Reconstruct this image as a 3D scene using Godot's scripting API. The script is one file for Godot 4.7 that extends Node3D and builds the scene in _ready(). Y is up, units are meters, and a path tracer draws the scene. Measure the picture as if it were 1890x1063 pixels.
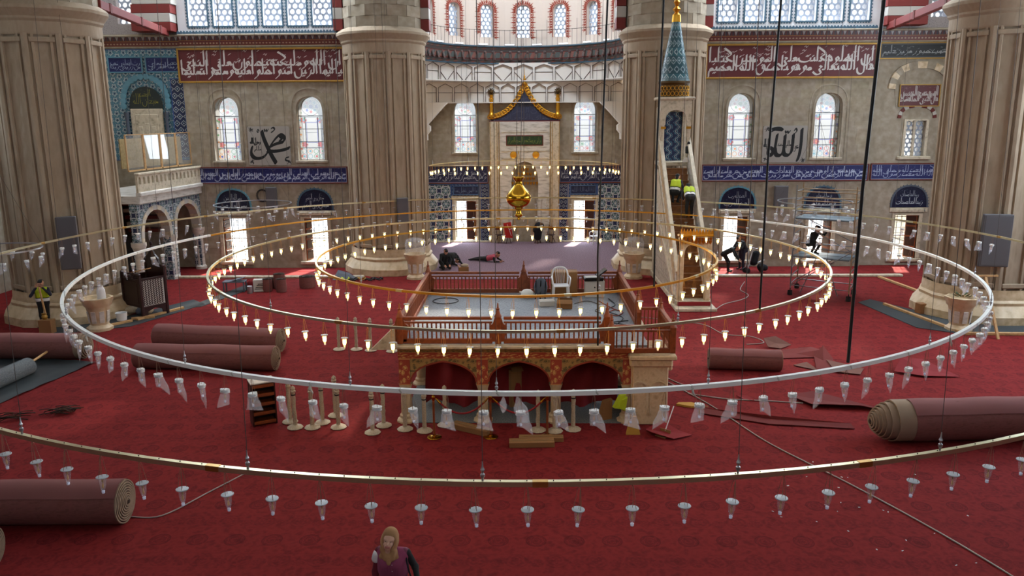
extends Node3D
# Interior of a large domed mosque during works: hanging lamp rings, stone piers, tiled prayer wall.
# x is across, y is up, and V(x, y, depth) puts a point at that depth away from the camera (world z = -depth).

var M := {}
var used := {}
var rng := RandomNumberGenerator.new()

func V(x, y, d) -> Vector3:
	return Vector3(x, y, -d)

class G:
	var v := PackedVector3Array()
	var n := PackedVector3Array()
	var u := PackedVector2Array()
	var c := PackedColorArray()
	var ix := PackedInt32Array()
	var col := Color.WHITE
	var tint := false
	func put(p: Vector3, nn: Vector3, uv: Vector2):
		v.append(p); n.append(nn); u.append(uv); c.append(col)
	func quad(a: Vector3, b: Vector3, d: Vector3, e: Vector3, ua := Vector2(0, 1), ub := Vector2(1, 1), ud := Vector2(1, 0), ue := Vector2(0, 0)):
		var nn := (b - a).cross(d - a)
		if nn.length_squared() < 1e-16: nn = (d - a).cross(e - a)
		nn = nn.normalized()
		var k := v.size()
		put(a, nn, ua); put(b, nn, ub); put(d, nn, ud); put(e, nn, ue)
		ix.append_array(PackedInt32Array([k, k + 2, k + 1, k, k + 3, k + 2]))
	func tri(a: Vector3, b: Vector3, d: Vector3, ua := Vector2(0, 1), ub := Vector2(1, 1), ud := Vector2(.5, 0)):
		var nn := (b - a).cross(d - a).normalized()
		var k := v.size()
		put(a, nn, ua); put(b, nn, ub); put(d, nn, ud)
		ix.append_array(PackedInt32Array([k, k + 2, k + 1]))
	func qo(a: Vector3, b: Vector3, d: Vector3, e: Vector3, from: Vector3):
		if (b - a).cross(d - a).dot((a + b + d + e) / 4.0 - from) >= 0: quad(a, b, d, e)
		else: quad(a, e, d, b)
	func to(a: Vector3, b: Vector3, d: Vector3, from: Vector3):
		if (b - a).cross(d - a).dot((a + b + d) / 3.0 - from) >= 0: tri(a, b, d)
		else: tri(a, d, b)
	func hex(p: Array):  # eight corners: bottom four round, top four round
		var m := Vector3.ZERO
		for x in p: m += x
		m /= 8.0
		qo(p[0], p[1], p[2], p[3], m); qo(p[4], p[5], p[6], p[7], m)
		for i in 4: qo(p[i], p[(i + 1) % 4], p[4 + (i + 1) % 4], p[4 + i], m)
	func box(ct: Vector3, s: Vector3, b := Basis(), bev := 0.0):
		var h := s / 2.0
		if bev <= 0.0:
			var p := []
			for y in [-1, 1]:
				for k in [[-1, -1], [1, -1], [1, 1], [-1, 1]]: p.append(ct + b * Vector3(h.x * k[0], h.y * y, h.z * k[1]))
			hex(p)
			return
		var w: float = minf(bev, minf(h.x, minf(h.y, h.z)) * .9)
		var f := func(a: int, x: int, y: int, z: int) -> Vector3:
			var q := Vector3(x * (h.x - w), y * (h.y - w), z * (h.z - w))
			q[a] = [x, y, z][a] * h[a]
			return ct + b * q
		for s1 in [-1, 1]:
			qo(f.call(0, s1, -1, -1), f.call(0, s1, 1, -1), f.call(0, s1, 1, 1), f.call(0, s1, -1, 1), ct)
			qo(f.call(1, -1, s1, -1), f.call(1, 1, s1, -1), f.call(1, 1, s1, 1), f.call(1, -1, s1, 1), ct)
			qo(f.call(2, -1, -1, s1), f.call(2, 1, -1, s1), f.call(2, 1, 1, s1), f.call(2, -1, 1, s1), ct)
			for s2 in [-1, 1]:
				qo(f.call(0, s1, s2, -1), f.call(0, s1, s2, 1), f.call(1, s1, s2, 1), f.call(1, s1, s2, -1), ct)
				qo(f.call(0, s1, -1, s2), f.call(0, s1, 1, s2), f.call(2, s1, 1, s2), f.call(2, s1, -1, s2), ct)
				qo(f.call(1, -1, s1, s2), f.call(1, 1, s1, s2), f.call(2, 1, s1, s2), f.call(2, -1, s1, s2), ct)
				for s3 in [-1, 1]: to(f.call(0, s1, s2, s3), f.call(1, s1, s2, s3), f.call(2, s1, s2, s3), ct)
	func bar(a: Vector3, b: Vector3, w: float, h: float, bev := 0.0):  # a beam of w x h from a to b
		var z := (b - a)
		var l := z.length()
		z = z / l
		var up := Vector3.UP if absf(z.y) < .95 else Vector3.RIGHT
		var x := up.cross(z).normalized()
		box((a + b) / 2.0, Vector3(w, h, l), Basis(x, z.cross(x), z), bev)
	func grid(rows: Array, cyc := false, flip := false, uvs := Vector2(1, 1)):  # smooth sheet
		var m: int = rows[0].size()
		var w := m + (1 if cyc else 0)
		var k := v.size()
		var nn := PackedVector3Array()
		nn.resize(rows.size() * m)
		for i in rows.size() - 1:
			for j in (m if cyc else m - 1):
				var j2 := (j + 1) % m
				var a: Vector3 = rows[i][j]
				var b: Vector3 = rows[i][j2]
				var d: Vector3 = rows[i + 1][j2]
				var e: Vector3 = rows[i + 1][j]
				var f := (d - a).cross(e - b)
				for t in [i * m + j, i * m + j2, (i + 1) * m + j2, (i + 1) * m + j]: nn[t] += f
		for i in rows.size():
			for j in w:
				var f := nn[i * m + j % m].normalized()
				put(rows[i][j % m], -f if flip else f, Vector2(j / float(w - 1) * uvs.x, (1.0 - i / float(rows.size() - 1)) * uvs.y))
		for i in rows.size() - 1:
			for j in w - 1:
				var a := k + i * w + j
				var q := [a, a + 1, a + w + 1, a + w]
				if flip: q = [a, a + w, a + w + 1, a + 1]
				ix.append_array(PackedInt32Array([q[0], q[2], q[1], q[0], q[3], q[2]]))
	func lathe(pr: Array, sg := 12, xf := Transform3D(), a0 := 0.0, a1 := TAU):  # profile of Vector2(radius, height), from the bottom up outside
		var full := a1 - a0 > TAU - .001
		var i := 0
		while i < pr.size() - 1:
			var run := [pr[i], pr[i + 1]]
			while i + 2 < pr.size():
				var d1: Vector2 = (pr[i + 1] - pr[i]).normalized()
				var d2: Vector2 = (pr[i + 2] - pr[i + 1]).normalized()
				if d1.dot(d2) < .82: break
				run.append(pr[i + 2]); i += 1
			i += 1
			var rows := []
			for p in run:
				var r := PackedVector3Array()
				for k in (sg if full else sg + 1):
					var t := a0 + (a1 - a0) * k / sg
					r.append(xf * Vector3(p.x * sin(t), p.y, p.x * cos(t)))
				rows.append(r)
			grid(rows, full, false)
	func tube(pts: Array, r, sg := 6, caps := true):
		var up := Vector3.UP
		var t0: Vector3 = (pts[1] - pts[0]).normalized()
		if absf(t0.y) > .9: up = Vector3.RIGHT
		var x := up.cross(t0).normalized()
		var rows := []
		for i in pts.size():
			var t: Vector3 = (pts[mini(i + 1, pts.size() - 1)] - pts[maxi(i - 1, 0)]).normalized()
			x = (x - t * x.dot(t)).normalized()
			var y := t.cross(x)
			var row := PackedVector3Array()
			var rr: float = r[i] if r is Array else r
			for k in sg: row.append(pts[i] + (x * cos(TAU * k / sg) + y * sin(TAU * k / sg)) * rr)
			rows.append(row)
		grid(rows, true, false)
		if caps:
			for e in [0, rows.size() - 1]:
				var ct: Vector3 = pts[e]
				for k in sg: to(ct, rows[e][k], rows[e][(k + 1) % sg], pts[1 if e == 0 else e - 1])
	func extr(poly, d0: float, d1: float, xf := Transform3D(), back := false, r := Rect2()):  # outline in x y, from z d0 to d1, front at d1
		var p := PackedVector2Array(poly)
		var ar := 0.0
		for i in p.size(): ar += p[i].cross(p[(i + 1) % p.size()])
		if ar < 0: p.reverse()
		var t := Geometry2D.triangulate_polygon(p)
		if r.size.x <= 0:
			r = Rect2(p[0], Vector2.ZERO)
			for q in p: r = r.expand(q)
		for side in ([0, 1] if back else [0]):
			for i in range(0, t.size(), 3):
				var a := p[t[i]]
				var b := p[t[i + 1]]
				var d := p[t[i + 2]]
				if (b - a).cross(d - a) < 0:
					var s := b
					b = d
					d = s
				var uv := func(q: Vector2) -> Vector2: return Vector2((q.x - r.position.x) / maxf(r.size.x, 1e-6), 1.0 - (q.y - r.position.y) / maxf(r.size.y, 1e-6))
				var z := d1 if side == 0 else d0
				if side == 0: tri(xf * Vector3(a.x, a.y, z), xf * Vector3(b.x, b.y, z), xf * Vector3(d.x, d.y, z), uv.call(a), uv.call(b), uv.call(d))
				else: tri(xf * Vector3(a.x, a.y, z), xf * Vector3(d.x, d.y, z), xf * Vector3(b.x, b.y, z), uv.call(a), uv.call(d), uv.call(b))
		if d1 - d0 > 1e-6:
			for i in p.size():
				var a := p[i]
				var b := p[(i + 1) % p.size()]
				quad(xf * Vector3(a.x, a.y, d0), xf * Vector3(b.x, b.y, d0), xf * Vector3(b.x, b.y, d1), xf * Vector3(a.x, a.y, d1))
	func ball(ct: Vector3, r: Vector3, sg := 10, b := Basis()):
		var rows := []
		for i in sg / 2 + 1:
			var t := -PI / 2 + PI * i / (sg / 2)
			var row := PackedVector3Array()
			for k in sg: row.append(ct + b * Vector3(cos(t) * sin(TAU * k / sg) * r.x, sin(t) * r.y, cos(t) * cos(TAU * k / sg) * r.z))
			rows.append(row)
		grid(rows, true, false)
	func add(g: G, xf := Transform3D()):
		var k := v.size()
		for i in g.v.size():
			v.append(xf * g.v[i]); n.append((xf.basis * g.n[i]).normalized()); u.append(g.u[i]); c.append(g.c[i] if g.tint or not tint else col)
		for i in g.ix: ix.append(i + k)
	func mesh() -> ArrayMesh:
		var a := []
		a.resize(Mesh.ARRAY_MAX)
		a[Mesh.ARRAY_VERTEX] = v; a[Mesh.ARRAY_NORMAL] = n; a[Mesh.ARRAY_TEX_UV] = u; a[Mesh.ARRAY_INDEX] = ix
		if tint: a[Mesh.ARRAY_COLOR] = c
		var m := ArrayMesh.new()
		if v.size(): m.add_surface_from_arrays(Mesh.PRIMITIVE_TRIANGLES, a)
		return m

# ---------------------------------------------------------------- naming and tagging
func numbered(called: String) -> String:
	var k: int = used.get(called, -1) + 1
	used[called] = k
	return called if k == 0 else "%s_%03d" % [called, k]

func tag(o: Node, label: String, category: String, group := "", kind := ""):
	o.set_meta("label", label); o.set_meta("category", category)
	if group: o.set_meta("group", group)
	if kind: o.set_meta("kind", kind)

func thing(called: String, label: String, category: String, at := Vector3.ZERO, turn := 0.0, group := "", kind := "") -> Node3D:
	var o := Node3D.new()
	o.name = numbered(called)
	add_child(o)
	o.position = at
	o.rotation.y = turn
	tag(o, label, category, group, kind)
	return o

func part(p: Node, called: String, g, m, at := Vector3.ZERO, kind := "", label := "") -> MeshInstance3D:
	var o := MeshInstance3D.new()
	o.mesh = g.mesh() if g is G else g
	o.material_override = M[m] if m is String else m
	o.cast_shadow = GeometryInstance3D.SHADOW_CASTING_SETTING_ON
	var key := "%d/%s" % [p.get_instance_id(), called]
	var k: int = used.get(key, -1) + 1
	used[key] = k
	o.name = called if k == 0 else "%s_%03d" % [called, k]
	p.add_child(o)
	o.position = at
	if kind: o.set_meta("kind", kind)
	if label: o.set_meta("label", label)
	return o

func solo(called: String, label: String, category: String, g, m, at := Vector3.ZERO, group := "", kind := "") -> MeshInstance3D:
	var o := MeshInstance3D.new()
	o.mesh = g.mesh() if g is G else g
	o.material_override = M[m] if m is String else m
	o.name = numbered(called)
	add_child(o)
	o.position = at
	tag(o, label, category, group, kind)
	return o

const ONES = ["", "first", "second", "third", "fourth", "fifth", "sixth", "seventh", "eighth", "ninth", "tenth", "eleventh", "twelfth", "thirteenth", "fourteenth", "fifteenth", "sixteenth", "seventeenth", "eighteenth", "nineteenth"]
const TENS = ["", "", "twent", "thirt", "fort", "fift", "sixt", "sevent", "eight", "ninet"]
func nth(k: int) -> String:
	if k < 20: return ONES[k]
	if k >= 100: return "hundred-and-" + nth(k - 100) if k > 100 else "hundredth"
	return TENS[k / 10] + ("ieth" if k % 10 == 0 else "y-" + ONES[k % 10])

# ---------------------------------------------------------------- materials
func mat(called: String, col: Color, rough := .8, metal := 0.0) -> StandardMaterial3D:
	var m := StandardMaterial3D.new()
	m.resource_name = called
	m.albedo_color = col
	m.roughness = rough
	m.metallic = metal
	M[called] = m
	return m

func noise_tex(freq: float, cols: Array, sd := 1, oct := 5, size := 512, kind := FastNoiseLite.TYPE_SIMPLEX_SMOOTH) -> NoiseTexture2D:
	var f := FastNoiseLite.new()
	f.seed = sd; f.frequency = freq; f.fractal_octaves = oct; f.noise_type = kind
	var t := NoiseTexture2D.new()
	t.width = size; t.height = size; t.seamless = true; t.noise = f
	var g := Gradient.new()
	var offs := PackedFloat32Array()
	for i in cols.size(): offs.append(i / float(cols.size() - 1))
	g.offsets = offs
	g.colors = PackedColorArray(cols)
	t.color_ramp = g
	return t

func tri_mat(called: String, tex: Texture2D, scale: float, rough := .85, col := Color.WHITE, bump := 0.0) -> StandardMaterial3D:
	var m := mat(called, col, rough)
	m.albedo_texture = tex
	m.uv1_triplanar = true
	m.uv1_world_triplanar = true
	m.uv1_scale = Vector3.ONE * scale
	if bump > 0.0:
		m.heightmap_enabled = true
		m.heightmap_texture = tex
		m.heightmap_scale = bump
	return m

func tex_fn(w: int, h: int, fn: Callable) -> ImageTexture:
	var b := PackedByteArray()
	b.resize(w * h * 3)
	var k := 0
	for y in h:
		for x in w:
			var c: Color = fn.call(x, y)
			b[k] = clampi(int(c.r * 255), 0, 255); b[k + 1] = clampi(int(c.g * 255), 0, 255); b[k + 2] = clampi(int(c.b * 255), 0, 255)
			k += 3
	return ImageTexture.create_from_image(Image.create_from_data(w, h, false, Image.FORMAT_RGB8, b))

# ---------------------------------------------------------------- lettering: pen strokes of Arabic script
# letter: width | strokes, each a run of x,y leftwards from where the letter is joined, baseline 0 | dots x,y
const GI = {
	"b": "2.6|0,0 .5,.3 .7,2.2 1,.3 2.6,0|", "s": "3.4|0,0 .3,1.7 .7,.2 1.2,1.7 1.6,.2 2.1,1.8 2.5,0 3.4,0|", "S": "4.8|0,0 .7,.5 2.4,2.4 3.6,1.4 2.6,0 .4,0 3.8,0 4,1.1 4.3,0 4.8,0|",
	"o": "4.2|0,0 .7,.5 2.4,2.4 3.6,1.4 2.6,0 .4,0 4.2,0;.9,10 .9,.6|", "E": "2.8|0,0 .5,1.9 1.2,2.3 2,1.9 .9,.4 2.8,0|", "f": "2.8|0,0 .5,.9 .8,2.7 1.8,2.4 1.7,.9 .9,1 1,.1 2.8,0|",
	"k": "4|0,0 .6,.2 3.2,2.4 .7,5.2 4.4,9.2;3,2.4 2.6,0 4,0|", "m": "2.5|0,0 .5,1.2 1.6,1 1.4,-.3 .5,0 2.5,0|", "h": "3|0,0 .6,2 2,1.6 1.1,.2 .8,-1.2 2.2,.7 2.4,0 3,0|", "l": "2.2|.7,10.4 .8,1 1.3,0 2.2,0|", "H": "3.4|2.8,3 .5,2.5 2.6,.1 0,0 3.4,0|"}
const GF = {
	"A": "2|1,10 1.1,5 1,0", "b": "7|.2,2 .5,.4 3,-.7 6,-.1 6.7,1.9", "n": "5.4|.2,2 .7,-1.6 2.5,-3.3 4.5,-2.2 5,1", "y": "6|1.6,2.4 .5,1.6 1.9,.2 .9,-2.6 3.4,-3.6 5.4,-1.8", "r": "3.4|.3,2.2 1,-.8 3.2,-3.2", "w": "4|1.6,0 .3,.8 .9,2.5 1.9,1.7 1.5,-.7 3.9,-3.4",
	"d": "3|.8,4 2.2,1.4 1.8,.1 .2,0 2.8,-.3", "H": "5|3.2,2.8 .4,2.3 2.6,.2 .5,-2.4 2.2,-4.3 4.8,-3.6", "s": "8|0,0 .3,1.7 .7,.2 1.2,1.7 1.6,.2 2,1.4 2.4,-1.8 4.6,-3.4 6.8,-2.2 7.2,1", "S": "9|0,0 .7,.5 2.4,2.4 3.6,1.4 2.6,0 .4,0 3.4,0 3.8,-2 5.8,-3.5 7.8,-2.2 8.2,1", "E": "5|2.2,3 .8,2.8 .9,1.4 2.3,.8 .6,-1.6 2.2,-4 4.8,-3.4",
	"f": "7|0,0 .5,.9 .8,2.7 1.8,2.4 1.7,.9 .9,1 1.4,0 4,-.6 6.4,0 6.8,1.8", "q": "6|0,0 .5,.9 .8,2.7 1.8,2.4 1.7,.9 .9,1 1.7,-1.8 3.4,-3.3 5.2,-2.2 5.6,1", "k": "5|.6,10 .7,1 2.6,-.2 4.6,0 5,1.6;2,4.6 3,5.6 2.4,4.4 3.6,4.6", "l": "4.8|.5,10.4 .6,0 1.2,-2.6 2.8,-3.4 4.2,-2.2 4.6,.6", "m": "3|0,0 .5,1.2 1.6,1 1.4,-.3 .5,0 2.2,-.6 2.5,-4.6", "h": "2.6|0,0 .8,2.8 2,1.5 .9,0 0,0", "o": "4.4|0,0 .7,.5 2.4,2.4 3.6,1.4 2.6,0 .4,0 4,0;.9,10 .9,.6"}
const SAME = {"t": "b", "T": "b", "n": "b", "y": "b", "Y": "y", "x": "s", "Z": "S", "v": "o", "g": "E", "q": "f", "j": "H", "K": "H", "D": "d", "z": "r", "p": "h"}
const DOTS = {"b": [1, -1], "t": [2, 1], "T": [3, 1], "n": [1, 1], "y": [2, -1], "x": [3, 1], "Z": [1, 1], "v": [1, 1], "g": [1, 1], "q": [2, 1], "f": [1, 1], "j": [1, -1], "K": [1, 1], "D": [1, 1], "z": [1, 1], "p": [2, 1]}

func glyphs(text: String) -> Array:  # [[strokes], width], strokes with x leftwards
	var out := []
	var x := 0.0
	text = text.replace("a", "A").replace("N", "n")
	for i in text.length():
		var c := text[i]
		if c == " ":
			x += .5
			continue
		var last: bool = i == text.length() - 1 or text[i + 1] == " "
		var final: bool = last or c in "AdDrzw"
		var key := c
		var src: String
		if final:
			if not GF.has(c): key = SAME.get(c, c)
			if not GF.has(key): key = "b"
			src = GF[key]
		else:
			if not GI.has(c): key = SAME.get(c, c)
			if not GI.has(key): key = SAME.get(key, "b")
			src = GI[key]
		var f := src.split("|")
		for s in f[1].split(";"):
			var line := PackedVector2Array()
			for q in s.split(" "):
				var t := q.split(",")
				line.append(Vector2(x + float(t[0]), float(t[1])))
			out.append(line)
		if DOTS.has(c):
			for k in DOTS[c][0]:
				var at := Vector2(x + 1.2 + k * .9, 3.6 if DOTS[c][1] > 0 else -1.6)
				out.append(PackedVector2Array([at, at + Vector2(.35, -.35)]))
		x += float(f[0])
	return [out, x]

func pen(im: Image, line: PackedVector2Array, w: float, col: Color, slant := Vector2(.75, -.66)):
	var pts := []
	for i in line.size() - 1:
		var p0 := line[maxi(i - 1, 0)]
		var p1 := line[i]
		var p2 := line[i + 1]
		var p3 := line[mini(i + 2, line.size() - 1)]
		var k := maxi(2, int(p1.distance_to(p2) / 1.2))
		for j in k: pts.append(p1.cubic_interpolate(p2, p0, p3, j / float(k)))
	pts.append(line[line.size() - 1])
	var st := maxi(1, int(w / 1.6))
	var b := maxi(1, int(ceil(w * .42)))
	for p in pts:
		for j in st:
			var q: Vector2 = p + slant * w * (j / float(maxi(st - 1, 1)) - .5)
			im.fill_rect(Rect2i(int(q.x - b / 2.0), int(q.y - b / 2.0), b, b), col)

func write(im: Image, text: String, r: Rect2, col: Color, w := 0.0, marks := 0, y0 := -4.8, y1 := 10.8):
	var g := glyphs(text)
	var sx: float = r.size.x / g[1]
	var sy: float = r.size.y / (y1 - y0)
	if w <= 0.0: w = minf(sx * 1.1, sy)
	for s in g[0]:
		var q := PackedVector2Array()
		for p in s: q.append(Vector2(r.end.x - p.x * sx, r.position.y + (y1 - p.y) * sy))
		pen(im, q, w, col)
	for k in marks:
		var p := Vector2(rng.randf_range(r.position.x, r.end.x), rng.randf_range(r.position.y, r.position.y + r.size.y * .55))
		var a := Vector2(-1, .5) * w * rng.randf_range(1, 2.2)
		pen(im, PackedVector2Array([p, p + a * .5, p + a]) if k % 2 else PackedVector2Array([p, p + Vector2(-w, w), p + Vector2(-w * 1.6, 0), p + Vector2(-w * 2.6, w * .5)]), w * .45, col)

func sheet(w: int, h: int, col: Color) -> Image:
	var im := Image.create(w, h, false, Image.FORMAT_RGB8)
	im.fill(col)
	return im

func frame_px(im: Image, inset: int, t: int, col: Color):
	var w := im.get_width()
	var h := im.get_height()
	for r in [Rect2i(inset, inset, w - 2 * inset, t), Rect2i(inset, h - inset - t, w - 2 * inset, t), Rect2i(inset, inset, t, h - 2 * inset), Rect2i(w - inset - t, inset, t, h - 2 * inset)]: im.fill_rect(r, col)

func pic_mat(called: String, im, rough := .5) -> StandardMaterial3D:
	var m := mat(called, Color.WHITE, rough)
	m.albedo_texture = ImageTexture.create_from_image(im) if im is Image else im
	return m

func plate(w: float, h: float, t := .03) -> G:  # a panel lying on a wall, front to +z, origin at its lower middle
	var g := G.new()
	g.extr([Vector2(-w / 2, 0), Vector2(w / 2, 0), Vector2(w / 2, h), Vector2(-w / 2, h)], 0, t)
	return g

func arch_pts(w: float, h0: float, h1: float, k := 8) -> PackedVector2Array:  # pointed outline: half width w, springing h0, tip h1, from the right foot over the tip to the left foot
	var p := PackedVector2Array()
	for i in k + 1:
		var t := i / float(k)
		p.append(Vector2(w * (1 - t * t * (.42 + .58 * t)), h0 + (h1 - h0) * sin(t * PI / 2 * .93) / sin(PI / 2 * .93)))
	for i in k:
		var q := p[k - 1 - i]
		p.append(Vector2(-q.x, q.y))
	return p

# ---------------------------------------------------------------- scene
func _ready():
	rng.seed = 7
	var cam := Camera3D.new()
	cam.name = "camera"
	cam.fov = 39.76
	cam.near = .05
	cam.far = 300.0
	add_child(cam)
	var fw := Vector3(-sin(.0195), 0, -cos(.0195))
	var rt := Vector3(cos(.0195), 0, -sin(.0195))
	var f := fw * cos(.2122) - Vector3.UP * sin(.2122)
	var u0 := fw * sin(.2122) + Vector3.UP * cos(.2122)
	var r := rt * cos(-.0065) + u0 * sin(-.0065)
	cam.transform = Transform3D(Basis(r, u0 * cos(-.0065) - rt * sin(-.0065), -f), Vector3(.18, 7, 0))
	var env := Environment.new()
	env.background_mode = Environment.BG_SKY
	var sm := ProceduralSkyMaterial.new()
	sm.sky_top_color = Color(.86, .93, 1)
	sm.sky_horizon_color = Color(.95, .98, 1)
	sm.ground_bottom_color = Color(.82, .84, .86)
	sm.ground_horizon_color = Color(.95, .97, 1)
	sm.sky_energy_multiplier = SKY
	sm.ground_energy_multiplier = SKY * .8
	var sky := Sky.new()
	sky.sky_material = sm
	env.sky = sky
	env.tonemap_mode = Environment.TONE_MAPPER_LINEAR
	env.tonemap_exposure = EXPO
	env.sdfgi_enabled = true; env.ssao_enabled = true; env.ssil_enabled = true
	var we := WorldEnvironment.new()
	we.name = "world_environment"
	we.environment = env
	add_child(we)
	var sun := DirectionalLight3D.new()  # low sun from beyond the prayer wall, a little from the right
	sun.name = "sun"
	sun.light_energy = SUN
	sun.light_color = Color(1, .95, .88)
	sun.light_angular_distance = 3.5
	sun.shadow_enabled = true
	sun.sky_mode = DirectionalLight3D.SKY_MODE_LIGHT_ONLY
	add_child(sun)
	sun.look_at_from_position(Vector3.ZERO, Vector3(-.33, -.86, 1))
	# daylight in the window openings: one soft light the size of each run of windows, just inside the glass
	for w in [[-11.8, 12.9, 36.95, 6.2, 3.6, 0], [12, 12.9, 36.95, 6.4, 3.6, 0], [0, 12.2, 39.9, 7.5, 2.0, 0], [-9.75, 6.5, 37, 1.1, 2.8, 0], [9.9, 6.5, 37, 1.1, 2.8, 0], [-13.65, 6.5, 37, 1.1, 2.8, 0], [13.8, 6.5, 37, 1.1, 2.8, 0], [-3.3, 6.4, 44.7, 1.1, 2.8, 0], [3.35, 6.4, 44.7, 1.1, 2.8, 0], [-3.3, 1.2, 44.7, .9, 2, 0], [3.35, 1.2, 44.7, .9, 2, 0], [-9.8, 1.4, 37, .9, 1.9, 0], [9.9, 1.4, 37, .9, 1.9, 0], [13.9, 1.4, 37, .9, 1.9, 0]]:
		day_light(V(w[0], w[1], w[2]), Vector2(w[3], w[4]), Vector3(0, -.25, 1), DAY)
	for k in 8:  # the window ring at the foot of the dome
		var t := TAU * (k + .5) / 8
		day_light(V(15.2 * sin(t), 20.0, 22 + 15.2 * cos(t)), Vector2(11, 2.6), Vector3(-sin(t), -.6, cos(t)), DAY * DOME * (.85 - .6 * cos(t)))
	for w in [[-12, 17.2, 35.6, 9.4, 2.2], [12, 17.2, 35.6, 9.4, 2.2], [0, 16.7, 39.2, 8, 2]]:  # added fill lights under invented vault strips, brightening the upper prayer wall and apse
		day_light(V(w[0], w[1], w[2]), Vector2(w[3], w[4]), Vector3(0, -1, -.55), DAY * VAULT_FILL)
	day_light(V(0, 13, -7.3), Vector2(18, 3.4), Vector3(0, -.3, -1), DAY * NORTH)  # the gallery windows opposite
	for s in [-1, 1]:  # the side wall windows
		day_light(V(s * 20.6, 8.8, 24 if s > 0 else 16), Vector2(14 if s > 0 else 9, 4), Vector3(-s, -.3, 0), DAY * (SIDE_R if s > 0 else SIDE_L))
	materials()
	setting()
	prayer_wall()
	apse()
	rings()
	platform()
	objects()
	people()

const SKY = 2.4
const VAULT_FILL = 2.8  # strength of the fill lights added under the vault
const NORTH = .42
const SUN = 14.0
const EXPO = 1.0
const DAY = 2.0
const DOME = .18
const SIDE_R = 2.0
const SIDE_L = .12

func day_light(at: Vector3, size: Vector2, dir: Vector3, e: float):
	var l := AreaLight3D.new()
	l.name = numbered("daylight")
	l.area_size = size
	l.area_normalize_energy = false
	l.light_energy = e
	l.light_color = Color(.88, .94, 1)
	l.shadow_enabled = true
	l.set("area_range", 80.0)
	add_child(l)
	l.look_at_from_position(at, at + dir)

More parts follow.
